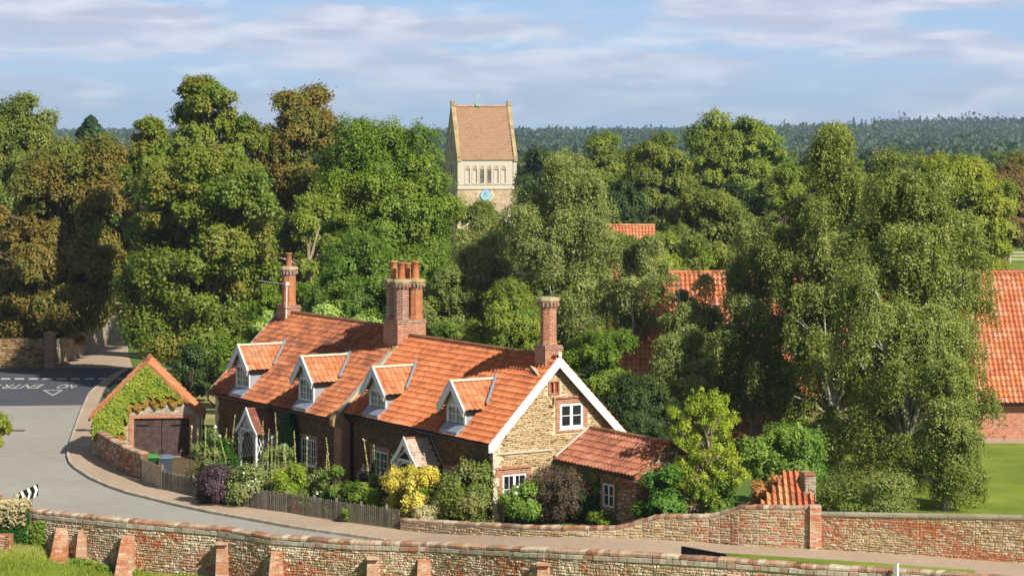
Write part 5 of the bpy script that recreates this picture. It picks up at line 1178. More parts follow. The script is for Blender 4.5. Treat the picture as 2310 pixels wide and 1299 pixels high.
# tiled nook on top of the wall: hipped pantile roof against a short stone stub
q = P(1712, 1141, 97.2)
nk = empty('wall_shelter', (q[0], 96.9, .55), 0, 'little orange pantile roof leaning on a grey stub wall above the garden wall', 'shed')
zt = q[2] - .55; mb = MB()
tk = Vector((0, 1.3, 1.25))
pantiles(mb, (0.0, -.25, zt), Xv, tk, 9, 5, .25, tk.length / 5 + .01, amp=.05, lift=.04, keep=lambda p: p.z - zt < .12 + p.x * .95 and not (p.x > 1.75 and p.z - zt > .62)); nr = mb.build('shelter_roof', MT['pot'], nk)
mb = MB(); mb.box((0.2, .3, 0), (1.9, 1.2, zt - .05)); mb.build('shelter_wall', MT['brick_old'], nk)
mb = MB(); mb.box((1.86, .2, 0), (2.28, 1.6, zt + 1.25)); sw_ = mb.build('stub_wall', MT['mortar_white'], nk)
mb = MB(); stones(mb, (1.86, .2, 0), Xv, -Yv, .42, lambda x: zt - .4, lambda x: zt + 1.25, (.1, .22), (.06, .12), seed=71); stones(mb, (2.28, .2, 0), Yv, Xv, 1.4, lambda x: zt - 1, lambda x: zt + 1.25, (.1, .26), (.06, .12), seed=72); mb.box((1.84, .15, zt + 1.25), (2.3, .9, zt + 1.33)); mb.build('stub_stonework', MT['greystone'], sw_)
# curved wall by the garage
cw_pts = [(207, 1012, 957), (212, 1022, 963), (222, 1036, 972), (240, 1050, 984), (262, 1063, 996), (285, 1074, 1008), (303, 1081, 1015), (319, 1087, 1019)]
wall_run(dens([(lambda t: (t[0], t[1], t[2], t[3] - .12))(GZ(*p)) for p in cw_pts], .8), .35, 'mortar_dark', 'curved_wall', 'curved brown stone wall with brick coping from the garage to the wooden gate', 'rubble', 'coping', 81, caph=.12, cw=.22, capw=.46)
# walls under the trees on the far left
wall_run(dens([(-40, 172.5, -.1, 2.0), (-33.4, 172.0, -.1, 2.1)], 1.5), .4, 'mortar_dark', 'roadside_wall', 'dark brown wall in deep shade under the trees at the left edge', 'carr', None, 91, sw=(.2, .5), sh=(.12, .22), caph=.12, cw=.4)
wall_run(dens([(-32.9, 172.6, -.1, 1.9), (-32.3, 186, -.1, 2.0), (-31.5, 205, -.1, 1.6)], 2), .4, 'mortar_white', 'lane_wall', 'sunlit pale wall running back beside the side lane', 'greystone', None, 95, sw=(.2, .5), sh=(.12, .22))
mb = MB(); mb.box((-.35, -.3, 0), (.35, .4, 2.35)); gp_ = mb.build('gate_pier', MT['brick_old'], None, (-33.2, 172.0, 0), 0, label='square brick gate pier where the shaded wall meets the side lane', cat='pier')
mb = MB(); mb.box((-.45, -.4, 2.352), (.45, .5, 2.48)); mb.prism([(-.4, -.35, 2.482), (.4, -.35, 2.482), (0, -.35, 2.66)], (0, .8, 0)); mb.build('pier_cap', MT['lichcap'], gp_)
# ------------------------------------------------------------------ picket fence, gate, bins
FB = [(367, 1109), (400, 1115), (450, 1127), (514, 1142), (580, 1152), (649, 1161), (700, 1170), (757, 1179), (815, 1187), (872, 1195), (902, 1199)]
fp = [Vector(G(*p)) for p in FB]; dl = [0]
for a, b in zip(fp[:-1], fp[1:]): dl.append(dl[-1] + (b - a).length)
def fpos(s):
    s = min(max(s, 0), dl[-1])
    for i in range(len(fp) - 1):
        if s <= dl[i + 1]: return fp[i].lerp(fp[i + 1], (s - dl[i]) / (dl[i + 1] - dl[i])), (fp[i + 1] - fp[i]).normalized()
    return fp[-1], (fp[-1] - fp[-2]).normalized()
o0 = fp[0].copy(); fe = empty('picket_fence', o0, 0, 'long weathered grey picket fence in front of the cottage garden', 'fence')
def sdist(px): 
    b = min(range(len(FB) - 1), key=lambda i: 0 if FB[i][0] <= px <= FB[i + 1][0] else 9999); f = (px - FB[b][0]) / (FB[b + 1][0] - FB[b][0]); return dl[b] + f * (dl[b + 1] - dl[b])
g0, g1 = sdist(711), sdist(757)
pick = MB(); pick2 = MB(); rail = MB(); gpk = MB(); s = .06
while s < dl[-1] - .05:
    p, d = fpos(s); p = p - o0; n = Vector((d.y, -d.x, 0)); h = .98 + rnd.uniform(-.035, .03); wv = .036
    m = gpk if g0 + .06 < s < g1 - .06 else pick if s < g1 else pick2
    lean = rnd.uniform(-.02, .02); t = rnd.random(); a = p - d * wv; b = p + d * wv; e = Vector((d.x, d.y, 0)) * lean
    F1 = [a + Zv * .06, b + Zv * .06, b + e + Zv * (h - .06), p + e + Zv * h, a + e + Zv * (h - .06)]
    m.prism(F1, n * .02, t); s += .118 + rnd.uniform(-.008, .008)
pick.build('pickets', MT['fence'], fe); pick2.build('pickets', MT['fence'], fe)
for z in (.3, .78):
    s = 0
    while s < dl[-1] - .1:
        e = min(s + .8, dl[-1]); a, b = fpos(s)[0] - o0, fpos(e)[0] - o0
        if not (g0 - .05 < (s + e) / 2 < g1 + .05): rail.bar(a + Vector((0, .03, z)), b + Vector((0, .03, z)), .035, .07)
        s = e
rail.build('rail', MT['fence'], fe)
for px in (372, 436, 514, 580, 649, 709, 759, 815, 872):
    p = fpos(sdist(px))[0] - o0; mb = MB(); mb.box((p.x - .05, p.y + .02, 0), (p.x + .05, p.y + .12, 1.08)); mb.build('fence_post', MT['fence'], fe)
gt = gpk.build('garden_gate', MT['fence'], fe); mb = MB(); a, b = fpos(g0 + .07)[0] - o0, fpos(g1 - .07)[0] - o0
mb.bar(a + Vector((0, .03, .2)), b + Vector((0, .03, .85)), .03, .07); mb.bar(a + Vector((0, .05, .25)), b + Vector((0, .05, .25)), .03, .07); mb.bar(a + Vector((0, .05, .8)), b + Vector((0, .05, .8)), .03, .07); mb.build('gate_brace', MT['fence'], gt)
# boarded double gate beside the curved wall
a, b = Vector(G(320, 1089)), Vector(G(365, 1108)); d = (b - a).normalized(); gg = empty('boarded_gate', a, math.atan2(d.y, d.x), 'pale boarded wooden double gate between the curved wall and the picket fence', 'gate')
L = (b - a).length
for k in range(2):
    mb = MB(); n = 7
    for i in range(n): x = k * L / 2 + .02 + i * (L / 2 - .04) / n; mb.box((x, -.02, .06), (x + (L / 2 - .04) / n - .008, .01, 1.16 + .0))
    mb.box((k * L / 2 + .02, -.045, 1.08), ((k + 1) * L / 2 - .02, -.021, 1.19)); mb.bar((k * L / 2 + .05, -.035, .15), ((k + 1) * L / 2 - .05, -.035, 1.05), .02, .08)
    mb.build('gate_leaf', m_plain('pale_gate_timber', (186, 164, 140), .85, .15), gg)
mb = MB()
for x in (-.1, L): mb.box((x, -.06, 0), (x + .1, .06, 1.28))
mb.build('gate_post', MT['fence'], gg)
def bin_(X, Y, rz, body, lidc, label):
    b = MB(); w0, w1, d0, d1, h = .24, .29, .28, .36, .95
    b.hexa([(-w0, -d0, .08), (w0, -d0, .08), (w0, d0, .08), (-w0, d0, .08), (-w1, -d1, h), (w1, -d1, h), (w1, d1, h), (-w1, d1, h)]); b.box((-w1 - .02, -d1 - .02, h), (w1 + .02, d1 + .02, h + .05))
    e = empty('wheelie_bin', (X, Y, 0), rz, label, 'bin', 'wheelie bins by the gate'); b.build('bin_body', m_plain('bin_' + body, dict(green=(40, 74, 48), grey=(74, 80, 90))[body], .5), e)
    l = MB(); l.hexa([(-w1 - .03, -d1 - .04, h + .052), (w1 + .03, -d1 - .04, h + .052), (w1 + .03, d1 + .04, h + .052), (-w1 - .03, d1 + .04, h + .052), (-w1, -d1, h + .1), (w1, -d1, h + .1), (w1 * .9, d1, h + .16), (-w1 * .9, d1, h + .16)]); l.box((-.22, d1 + .04, h + .0), (.22, d1 + .09, h + .06)); l.build('lid', m_plain('lid_' + body, lidc, .5), e)
    for s in (-1, 1): wv = MB(); wv.tube([(s * .22, d0 + .02, .1), (s * .28, d0 + .02, .1)], .1, 10); wv.build('wheel', MT['black'], e)
q = G(338, 1086); bin_(q[0] - .1, q[1] + 1.5, .2, 'green', (74, 150, 66), 'wheelie bin with a bright green lid behind the boarded gate'); bin_(q[0] + .62, q[1] + 1.25, .1, 'grey', (106, 122, 140), 'grey blue wheelie bin beside the green lidded one')
# ------------------------------------------------------------------ chevron sign, marker, white post, black panel
a = P(49, 1140, 103.6); b = P(85, 1122, 103.0)
sg = empty('chevron_sign', ((a[0] + b[0]) / 2, 103.3, 0), 0, 'black and white chevron road sign standing just behind the wall at lower left', 'road sign')
W = 1.25; hgt = .62; tilt = R(24); zc = 1.35
mb = MB(); ex = Vector((math.cos(tilt) * .72, .25, math.sin(tilt) * .72)) ; ex = Vector((.62, .35, .26)).normalized(); ez = Vector((0, 0, 1)); c0 = Vector((-.05, 0, zc - .0)); nn = ex.cross(ez).normalized()
def sp(u, v, o=0): return c0 + ex * u + ez * v + nn * o
hw = .46
mb.hexa([sp(-hw, -.26, 0), sp(hw, -.26, 0), sp(hw, -.26, -.03), sp(-hw, -.26, -.03), sp(-hw, .24, 0), sp(hw, .24, 0), sp(hw, .24, -.03), sp(-hw, .24, -.03)]); s_ = mb.build('sign_board', MT['black'], sg)
mb = MB()
for u in (-.33, -.02, .29): mb.face([sp(u - .07, -.26, .006), sp(u + .05, -.26, .006), sp(u + .15, .0, .006), sp(u + .03, .0, .006)]); mb.face([sp(u + .03, .0, .006), sp(u + .15, .0, .006), sp(u + .05, .24, .006), sp(u - .07, .24, .006)])
mb.build('chevron', MT['white'], s_)
mb = MB()
for u in (-.2, .2): q = sp(u, 0, -.06); mb.tube([(q.x, q.y, 0), (q.x, q.y, zc + .3)], .03, 8)
mb.build('sign_post', MT['fence'], sg)
q = P(3, 1125, 104.5); e = empty('marker_post', (q[0], 104.5, 0), 0, 'red and white marker post cut off by the left edge', 'bollard')
mb = MB(); mb.box((-.1, -.06, 0), (.1, .06, .75)); m1 = mb.build('post', MT['white'], e); mb = MB(); mb.box((-.1, -.065, .82), (.1, .065, 1.1)); mb.build('red_band', m_plain('red_paint', (214, 20, 24), .4, .03), e); mb = MB(); mb.box((-.1, -.063, .752), (.1, .063, .818)); mb.build('grey_band', MT['black'], e)
q = P(2016, 1283, 84.9); e = empty('white_post', (q[0], 84.35, gz(q[0], 84) - 1.2), 0, 'folded white sign on a post in front of the wall at the bottom right', 'sign')
zz = H - (1268 - HY) * 84.35 / F - (gz(q[0], 84) - 1.2)
mb = MB(); mb.hexa([(-.1, 0, zz - 1.2), (.02, -.1, zz - 1.2), (.02, -.08, zz - 1.2), (-.1, .02, zz - 1.2), (-.1, 0, zz - .05), (.02, -.1, zz - .08), (.02, -.08, zz - .08), (-.1, .02, zz - .05)]); mb.hexa([(.02, -.1, zz - 1.2), (.1, .02, zz - 1.2), (.1, .05, zz - 1.2), (.02, -.07, zz - 1.2), (.02, -.1, zz - .06), (.1, .02, zz), (.1, .05, zz), (.02, -.07, zz - .06)]); mb.build('sign_board', MT['white'], e); mb = MB(); mb.box((-.03, .03, -1.2), (.03, .09, zz - .2)); mb.build('post', MT['fence'], e)
a, b = P(1538, 1240, 90.9), P(1638, 1256, 90.2); zt0 = H - (1234 - HY) * 90.9 / F
e = empty('black_panel', (a[0], 90.9, gz(a[0], 90.9)), 0, 'black boarded ramp rail sloping down behind the coping of the long wall', 'rail')
zg = gz(a[0], 90.9); h0 = zt0 - zg; L = b[0] - a[0]; h1 = H - (1252 - HY) * 90.2 / F - zg
mb = MB(); mb.hexa([(0, 0, .1), (L, -.7, .1), (L, -.64, .1), (0, .06, .1), (0, 0, h0), (L, -.7, h1), (L, -.64, h1), (0, .06, h0)])
for i in range(4): f = i / 3; mb.box((L * f - .03, -.7 * f - .03, 0), (L * f + .03, -.7 * f + .0, h0 + (h1 - h0) * f - .01))
mb.bar((0, .03, h0 + .02), (L, -.67, h1 + .02), .1, .05); mb.build('rail_board', MT['black'], e)
# parked car glimpsed through the leaves up the side lane
q = G(270, 724); car = empty('parked_car', (q[0] + 1.2, q[1] + 3, q[2]), R(80), 'blue car parked on the side lane, glimpsed between the tree crowns', 'car')
mb = MB(); prof_ = [(-2.0, .3), (-2.05, .75), (-1.85, .95), (-1.3, 1.0), (-.7, 1.42), (.7, 1.45), (1.3, 1.02), (1.95, .85), (2.05, .6), (2.0, .3)]
for s in (-1, 1): pass
sec = [(-.82, 1.0), (.82, 1.0)]
L0 = [Vector((x, -.84 if z < 1.1 else -.66, z)) for x, z in prof_]; L1 = [Vector((x, .84 if z < 1.1 else .66, z)) for x, z in prof_]
mb.face(L0); mb.face(list(reversed(L1)))
for i in range(len(prof_)): j = (i + 1) % len(prof_); mb.face([L0[i], L0[j], L1[j], L1[i]])
mb.build('car_body', m_plain('blue_car_paint', (60, 84, 150), .25, .05, .6), car)
mb = MB(); mb.face([(-1.28, -.62, 1.02), (-1.28, .62, 1.02), (-.76, .56, 1.39), (-.76, -.56, 1.39)]); mb.v = [(x - .015, y, z + .012) for x, y, z in mb.v]; mb.face([(1.31, -.62, 1.05), (1.31, .62, 1.05), (.74, .56, 1.44), (.74, -.56, 1.44)])
for s in (-1, 1): mb.face([(-1.15, s * .8, 1.06), (1.15, s * .8, 1.06), (.66, s * .69, 1.38), (-.66, s * .69, 1.38)])
mb.build('car_window', MT['glass'], car)
for x in (-1.3, 1.3):
    for s in (-1, 1): w_ = MB(); w_.tube([(x, s * .7, .32), (x, s * .87, .32)], .32, 14); w_.build('wheel', MT['black'], car)
for s in (-1, 1): w_ = MB(); w_.box((-2.06, s * .6 - .17, .66), (-1.98, s * .6 + .17, .8)); w_.build('headlight', MT['white'], car)
# post and rail fence in the paddock at the far right
X, Y, z = G(2230, 594); e = empty('paddock_fence', (X, Y, z), 0, 'pale post and rail fence across the paddock at the far right', 'fence')
mb = MB()
for zz in (.5, .95, 1.35): mb.bar((0, 0, zz), (22, 0, zz), .08, .14)
mb.build('rail', MT['cream'], e)
for i in range(9): mb = MB(); mb.box((i * 2.7 - .08, -.09, 0), (i * 2.7 + .08, .09, 1.5)); mb.build('fence_post', MT['cream'], e)
# ------------------------------------------------------------------ trees, near to far (photo pixels for centre, width, top, foot of the crown)
TR = [
 # label, cat, Y, pxc, pxw, ytop, ybot, leaf, bark, kwargs
 ('huge chestnut with drooping skirts behind the garage, trunk dark and thick', 'tree', 158, 458, 356, 345, 862, 'chestnut', 'bark', dict(prof=[.8, .95, 1, 1, 1, .95, .85, .6], n=105000, size=.34, ncl=120, clr=1.9, tr=.75, bare=9, seed=3, depth=.66, asp=.75)),
 ('tall ragged chestnut top rising highest at the left', 'tree', 172, 480, 225, 165, 520, 'chestnut', 'bark', dict(prof=[.8, .95, 1, 1, .95, .9, .8, .5], n=42000, size=.32, ncl=64, clr=1.25, irr=.4, tr=.5, bare=7, seed=8, asp=.75)),
 ('leaning ragged tree with bare twigs between the two tallest crowns at left', 'tree', 166, 340, 170, 250, 520, 'chestnut', 'bark', dict(prof=[1, 1, .9, .8, .65, .5, .38, .25], n=26000, size=.32, ncl=52, clr=1.0, irr=.2, tr=.4, bare=9, seed=12, asp=.75)),
 ('russet tinged chestnut spreading over the junction at the left', 'tree', 176, 100, 370, 330, 768, 'chestnut_brown', 'bark', dict(lean=(3.2, 0), prof=[.55, .85, 1, 1, .95, .85, .65, .35], n=92000, size=.34, ncl=110, clr=2.0, tr=.6, seed=5, bare=6, asp=.75)),
 ('bright green lime tree at the top left corner', 'tree', 205, 40, 300, 228, 640, 'olive', 'bark', dict(prof=DOME, n=62000, size=.38, ncl=90, clr=2.0, tr=.5, seed=6)),
 ('reddish brown crown tucked behind the russet chestnut', 'tree', 215, 215, 170, 300, 560, 'brown', 'bark', dict(n=26000, size=.36, ncl=46, clr=1.6, seed=16)),
 ('brown tinged round headed tree left of the church tower, forked pale trunk below', 'tree', 178, 672, 225, 200, 480, 'chestnut_brown', 'bark_pale', dict(prof=[.6, .85, 1, 1, 1, .92, .75, .4], n=50000, size=.32, ncl=66, clr=1.6, tr=.42, seed=9, bare=5, asp=.7)),
 ('green tree with loose crown between the brown topped tree and the tower', 'tree', 170, 860, 330, 268, 730, 'green', 'bark', dict(prof=[.7, .95, 1, 1, .95, .8, .62, .3], n=95000, size=.3, ncl=110, clr=1.9, tr=.5, seed=10, depth=.8)),
 ('dark shaded ash behind the far chimney of the cottage', 'tree', 163, 700, 190, 420, 760, 'ash', 'bark_pale', dict(prof=OVAL, n=26000, size=.26, ncl=44, clr=1.1, tr=.35, seed=11, bare=8, irr=.4)),
 ('deep green oak under the brown crowns, behind the cottage ridge', 'tree', 148, 800, 210, 520, 760, 'lush', 'bark', dict(prof=WIDE, n=34000, size=.25, ncl=56, clr=1.2, tr=.3, seed=13)),
 ('yellowing maple in front of the church clock', 'tree', 196, 1070, 200, 458, 700, 'olive', 'bark', dict(prof=DOME, n=36000, size=.3, ncl=56, clr=1.4, tr=.3, seed=14)),
 ('mixed green thicket tree right of the middle chimney stack', 'tree', 142, 1005, 150, 590, 800, 'mixed', 'bark', dict(prof=WIDE, n=24000, size=.22, ncl=44, clr=.9, tr=.25, seed=15)),
 ('weeping birch with white stem behind the near chimney', 'birch', 140, 1265, 275, 322, 800, 'birch', 'birch', dict(prof=[.75, .9, 1, .95, .85, .75, .6, .35], n=85000, size=.19, bare=7, ncl=84, clr=1.2, tr=.22, seed=17, droop=.55, name='birch_tree', irr=.32)),
 ('small grey green birch in front of the yellowing maple', 'birch', 146, 1098, 190, 480, 790, 'birch', 'birch', dict(prof=OVAL, n=42000, size=.18, ncl=54, clr=.95, tr=.16, seed=18, droop=.5, name='birch_tree')),
 ('drooping birch in front of the left end of the barn roof', 'birch', 130, 1425, 200, 518, 740, 'birch', 'birch', dict(prof=[.5, .7, .9, 1, 1, .9, .7, .5], n=20000, size=.18, ncl=30, clr=.7, tr=.15, seed=19, droop=.6, name='birch_tree', irr=.4)),
 ('leafy ash closing the view just above the barn ridge', 'tree', 158, 1480, 290, 528, 720, 'ash', 'bark', dict(prof=[1, 1, 1, .95, .9, .8, .65, .5], n=30000, size=.25, ncl=54, clr=1.1, tr=.2, seed=45)),
 ('bushy birch below the barn roof, left of the dark birches', 'birch', 121, 1540, 170, 730, 930, 'birch', 'birch', dict(prof=DOME, n=30000, size=.17, ncl=44, clr=.8, tr=.14, seed=20, droop=.5, name='birch_tree')),
 ('loose birch hanging over the middle of the barn roof', 'birch', 124, 1700, 190, 480, 930, 'birch', 'birch', dict(prof=[.8, .95, 1, .8, .9, .8, .6, .3], n=52000, size=.18, ncl=64, clr=1.0, tr=.18, seed=21, droop=.6, name='birch_tree', irr=.4)),
 ('spire topped birch standing tallest among the right hand birches', 'birch', 122, 1880, 330, 280, 1000, 'birchdark', 'birch', dict(prof=[.7, .85, .95, 1, .95, .72, .3, .1], n=120000, size=.19, ncl=130, clr=1.1, tr=.26, seed=22, droop=.6, name='birch_tree', irr=.25)),
 ('slender birch screening the barn roof, just right of the gap', 'birch', 126, 1592, 140, 680, 920, 'birch', 'birch', dict(prof=OVAL, n=30000, size=.18, ncl=44, clr=.8, tr=.14, seed=44, droop=.6, name='birch_tree', irr=.4)),
 ('thin see-through birch hanging across the barn roof ridge', 'birch', 127, 1545, 190, 585, 800, 'birch', 'birch', dict(prof=OVAL, n=9000, size=.17, ncl=26, clr=.62, tr=.12, seed=47, droop=.75, name='birch_tree', irr=.4, fill=.2)),
 ('large weeping birch with white forked stem in front of the barn', 'birch', 111, 2048, 375, 345, 1120, 'birchdark', 'birch', dict(prof=[.7, .92, 1, 1, .9, .74, .5, .22], n=125000, size=.18, ncl=150, clr=1.15, tr=.3, seed=23, droop=.55, name='birch_tree', irr=.3, bare=9, every=1)),
 ('dark low branched birch whose skirts hang beside the lawn', 'birch', 104, 2135, 190, 800, 1150, 'birchdark', 'birch', dict(prof=[.75, 1, 1, .9, .8, .7, .5, .3], n=42000, size=.15, ncl=60, clr=.75, tr=.18, seed=24, droop=.6, name='birch_tree')),
 ('glowing yellow green lime tree at upper right behind the birches', 'tree', 160, 2150, 270, 345, 650, 'lime', 'bark', dict(prof=[.85, 1, 1, 1, .95, .85, .68, .35], n=72000, size=.28, ncl=90, clr=1.3, tr=.4, seed=25, irr=.15)),
 ('brown leaved beech at the right edge of the photo', 'tree', 205, 2268, 120, 362, 560, 'brown', 'bark', dict(n=26000, size=.32, ncl=44, clr=1.3, seed=26)),
 ('dark oak cut by the right edge of the photo', 'tree', 215, 2345, 190, 345, 560, 'chestnut_brown', 'bark', dict(n=30000, size=.36, ncl=48, clr=1.7, seed=27)),
 ('largest rounded oak right of centre on the skyline', 'tree', 240, 1652, 245, 264, 520, 'ash', 'bark', dict(prof=[.8, .95, 1, 1, .98, .9, .72, .4], n=72000, size=.38, ncl=100, clr=1.8, tr=.5, seed=28, irr=.16)),
 ('rounded sunlit tree just left of the largest oak', 'tree', 225, 1478, 165, 308, 520, 'olive', 'bark', dict(prof=[.8, .95, 1, 1, .95, .85, .7, .4], n=42000, size=.34, ncl=60, clr=1.5, tr=.4, seed=29, irr=.2)),
 ('low domed yellow green tree in front of the largest oak', 'tree', 190, 1600, 225, 430, 640, 'olive', 'bark', dict(prof=DOME, n=46000, size=.3, ncl=64, clr=1.5, tr=.35, seed=30, irr=.15)),
 ('feathery tree behind the weeping birch right of the tower', 'tree', 265, 1350, 120, 296, 500, 'ash', 'bark', dict(prof=OVAL, n=26000, size=.36, ncl=44, clr=1.5, tr=.35, seed=31)),
 ('dark yew in the gap behind the weeping birch', 'yew', 215, 1400, 110, 400, 540, 'dark', 'bark', dict(prof=DOME, n=22000, size=.32, ncl=36, clr=1.2, seed=32)),
 ('dark green yew beside the right side of the church tower', 'yew', 300, 1215, 140, 330, 520, 'dark', 'bark', dict(prof=DOME, n=22000, size=.45, ncl=40, clr=1.9, seed=33)),
 ('small green tree between the church tower and the trees on its left', 'tree', 345, 975, 70, 325, 480, 'green', 'bark', dict(n=12000, size=.45, ncl=26, clr=1.6, seed=34)),
 ('light topped young tree right of the largest oak', 'tree', 205, 1775, 90, 350, 600, 'ash', 'bark', dict(prof=TALL, n=22000, size=.3, ncl=40, clr=1.1, seed=35)),
 ('feathery young robinia beside the side wing of the cottage', 'tree', 97.7, 1590, 215, 885, 1150, 'robinia', 'bark_pale', dict(prof=[.3, .7, 1, 1, .95, .8, .65, .45], n=8500, size=.16, ncl=95, clr=.36, tr=.07, seed=36, irr=.35, flat=.9, fill=.9)),
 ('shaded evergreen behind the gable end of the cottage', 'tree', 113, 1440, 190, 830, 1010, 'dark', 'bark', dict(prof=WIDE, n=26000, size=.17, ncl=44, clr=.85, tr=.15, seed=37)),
 ('dark plum tree between the cottage gable and the barn', 'tree', 119, 1350, 200, 735, 930, 'green', 'bark', dict(prof=DOME, n=26000, size=.18, ncl=44, clr=.85, tr=.15, seed=38)),
 ('dim leafy tree behind the cottage ridge between the chimneys', 'tree', 128, 1150, 230, 640, 830, 'ash', 'bark', dict(prof=WIDE, n=30000, size=.19, ncl=54, clr=.95, tr=.15, seed=39)),
 ('thorn tree hanging over the meadow behind the far chimney', 'tree', 140, 600, 120, 640, 790, 'green', 'bark', dict(prof=DOME, n=16000, size=.2, ncl=34, clr=.7, tr=.12, seed=40)),
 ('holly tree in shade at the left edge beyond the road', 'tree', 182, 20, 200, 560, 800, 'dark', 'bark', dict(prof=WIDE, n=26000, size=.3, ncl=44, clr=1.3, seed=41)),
]
for t in TR:
    k = dict(t[9]); tree(t[0], t[1], t[2], t[3], t[4], t[5], t[6], t[7], t[8], **k)
# mid-distance trees: six shapes, copied
protos = []
for i, (lf, pr, sd) in enumerate((('green', DOME, 101), ('ash', OVAL, 102), ('dark', WIDE, 103), ('olive', DOME, 104), ('chestnut', OVAL, 105), ('birch', TALL, 106))):
    protos.append(tree('p', 'tree', 300, 1200 + i * 40, 190, 330, 560, lf, 'bark', prof=pr, n=9000, size=.75, ncl=40, clr=1.7, tr=.35, seed=sd, every=2))
kinds = ['green round headed', 'grey green oval', 'dark spreading', 'yellow green domed', 'olive brown', 'pale slender']
MID = []
rr = random.Random(77)
for Y, step, jy in ((235, 62, 12), (285, 60, 18), (350, 58, 25), (430, 52, 30), (530, 46, 40), (660, 42, 50), (820, 36, 60)):
    px = -60 + rr.uniform(0, 20)
    while px < 2380:
        y_ = Y + rr.uniform(-jy, jy)
        if not (Y < 400 and 985 < px < 1200 and y_ > 0) and not (Y < 460 and 2170 < px) and not (Y < 250 and px < 330): MID.append((px, y_))
        px += step * rr.uniform(.75, 1.3)
used = set(); MID = MID[:290]
KEEP = {0,4,5,6,10,11,12,13,14,15,17,18,19,20,21,22,25,37,43,44,52,53,54,59,81,85,86,87,104,108,110,113,114,119,126,127,129,130,131,133,155,156,159,160,161,162,166,167,171,175,176,177,178,180,181,182,200,209,210,217,218,220,223,228,233,235,236,239,240,260,279,281,282,283,289}    # the ones that can be seen past the nearer crowns
for i, (px, Y) in enumerate(MID):
    k = rr.choice([0, 0, 1, 1, 2, 3, 3, 4, 5]); X = (px - CX) / F * Y; hgt = rr.uniform(.72, .98) if Y < 600 else rr.uniform(.65, .9)
    if i not in KEEP: continue
    src = protos[k]
    side = [w_ for lim, w_ in ((330, 'behind the russet chestnut'), (620, 'behind the tallest chestnut'), (960, 'behind the loose green tree'), (1120, 'left of the tower'), (1250, 'just right of the tower'), (1450, 'behind the weeping birch'), (1620, 'left of the largest oak'), (1780, 'under the largest oak'), (1950, 'behind the spire topped birch'), (2180, 'behind the great birch'), (9999, 'by the paddock at far right')) if px < lim][0]
    lab = ('near ' if Y < 320 else 'farther ' if Y < 560 else 'farthest small ') + kinds[k] + ' tree ' + side
    o = src if k not in used else copy_tree(src, (0, 0, 0)); used.add(k)
    o.location = (X, Y, gz(X, Y)); o.rotation_euler = (0, 0, rr.uniform(0, 6.28)); o.scale = (hgt * rr.uniform(.9, 1.15),) * 2 + (hgt * .86,)
    o['label'] = lab; o['category'] = 'tree'; o['group'] = 'trees like the ' + lab
for k in range(6):
    if k not in used: protos[k].location = (0, -200, 0)
# far forest: one wooded mass over the hills
def forest(name, label, leaf, rows, seed, hts, conif, size):
    rng = np.random.default_rng(seed); Ps = []; Ns = []; Ts = []
    for (Y0, Y1, dY, dX, pa, pb) in rows:
        Y = Y0
        while Y < Y1:
            n = int((pb - pa) / F * Y / dX); 
            xs_ = (np.linspace(pa, pb, n) - CX) / F * Y + rng.normal(size=n) * dX * .35; ys_ = Y + rng.normal(size=n) * dY * .4
            for X_, Y_ in zip(xs_, ys_):
                pt = .5 + .5 * math.sin(X_ * .011 + 2 * math.sin(Y_ * .006)) * math.sin(Y_ * .013 + X_ * .004); h = rng.uniform(*hts) * (.8 + .45 * pt) * (1.5 if rng.uniform() < .04 else 1); zb = gz(X_, Y_); m = 26 if Y < 1500 else 18; t0 = .55 * pt + rng.uniform(-.15, .2)
                u = rng.uniform(0, 1, m); a = rng.uniform(0, 6.28, m)
                if rng.uniform() < conif: r_ = h * .24 * (1 - u) + .2; zz = h * (.15 + .85 * u)
                else: r_ = h * .36 * np.sqrt(np.clip(1 - (u * 2 - 1) ** 2, .05, 1)); zz = h * (.25 + .7 * u)
                p = np.stack([X_ + r_ * np.cos(a), Y_ + r_ * np.sin(a), zb + zz], 1); Ps.append(p)
                Ns.append(np.stack([np.cos(a), np.sin(a) - .2, np.full(m, .5)], 1) + rng.normal(size=(m, 3)) * .4); Ts.append(t0 + rng.uniform(0, .4, m))
            Y += dY
    Pn, N, T = np.vstack(Ps), nrm(np.vstack(Ns)), np.concatenate(Ts)
    me = leaves_mesh(name, Pn, N, size, T, rng, .8); me.materials.append(LEAF[leaf]); o = bpy.data.objects.new(name, me); COL.objects.link(o); return tag(o, label, 'forest', kind='stuff')
forest('forest', 'wooded hills filling the horizon behind the village', 'forest', [(950, 1500, 26, 6.5, -150, 2460), (1500, 2300, 34, 7, -150, 2460), (2300, 3300, 46, 8, -150, 2460)], 61, (7, 11), .5, 2.9)
forest('pine_wood', 'dark pines crowning the hill at the right', 'pine', [(2900, 3150, 30, 7, 1990, 2460)], 62, (11, 16), .55, 3.4)
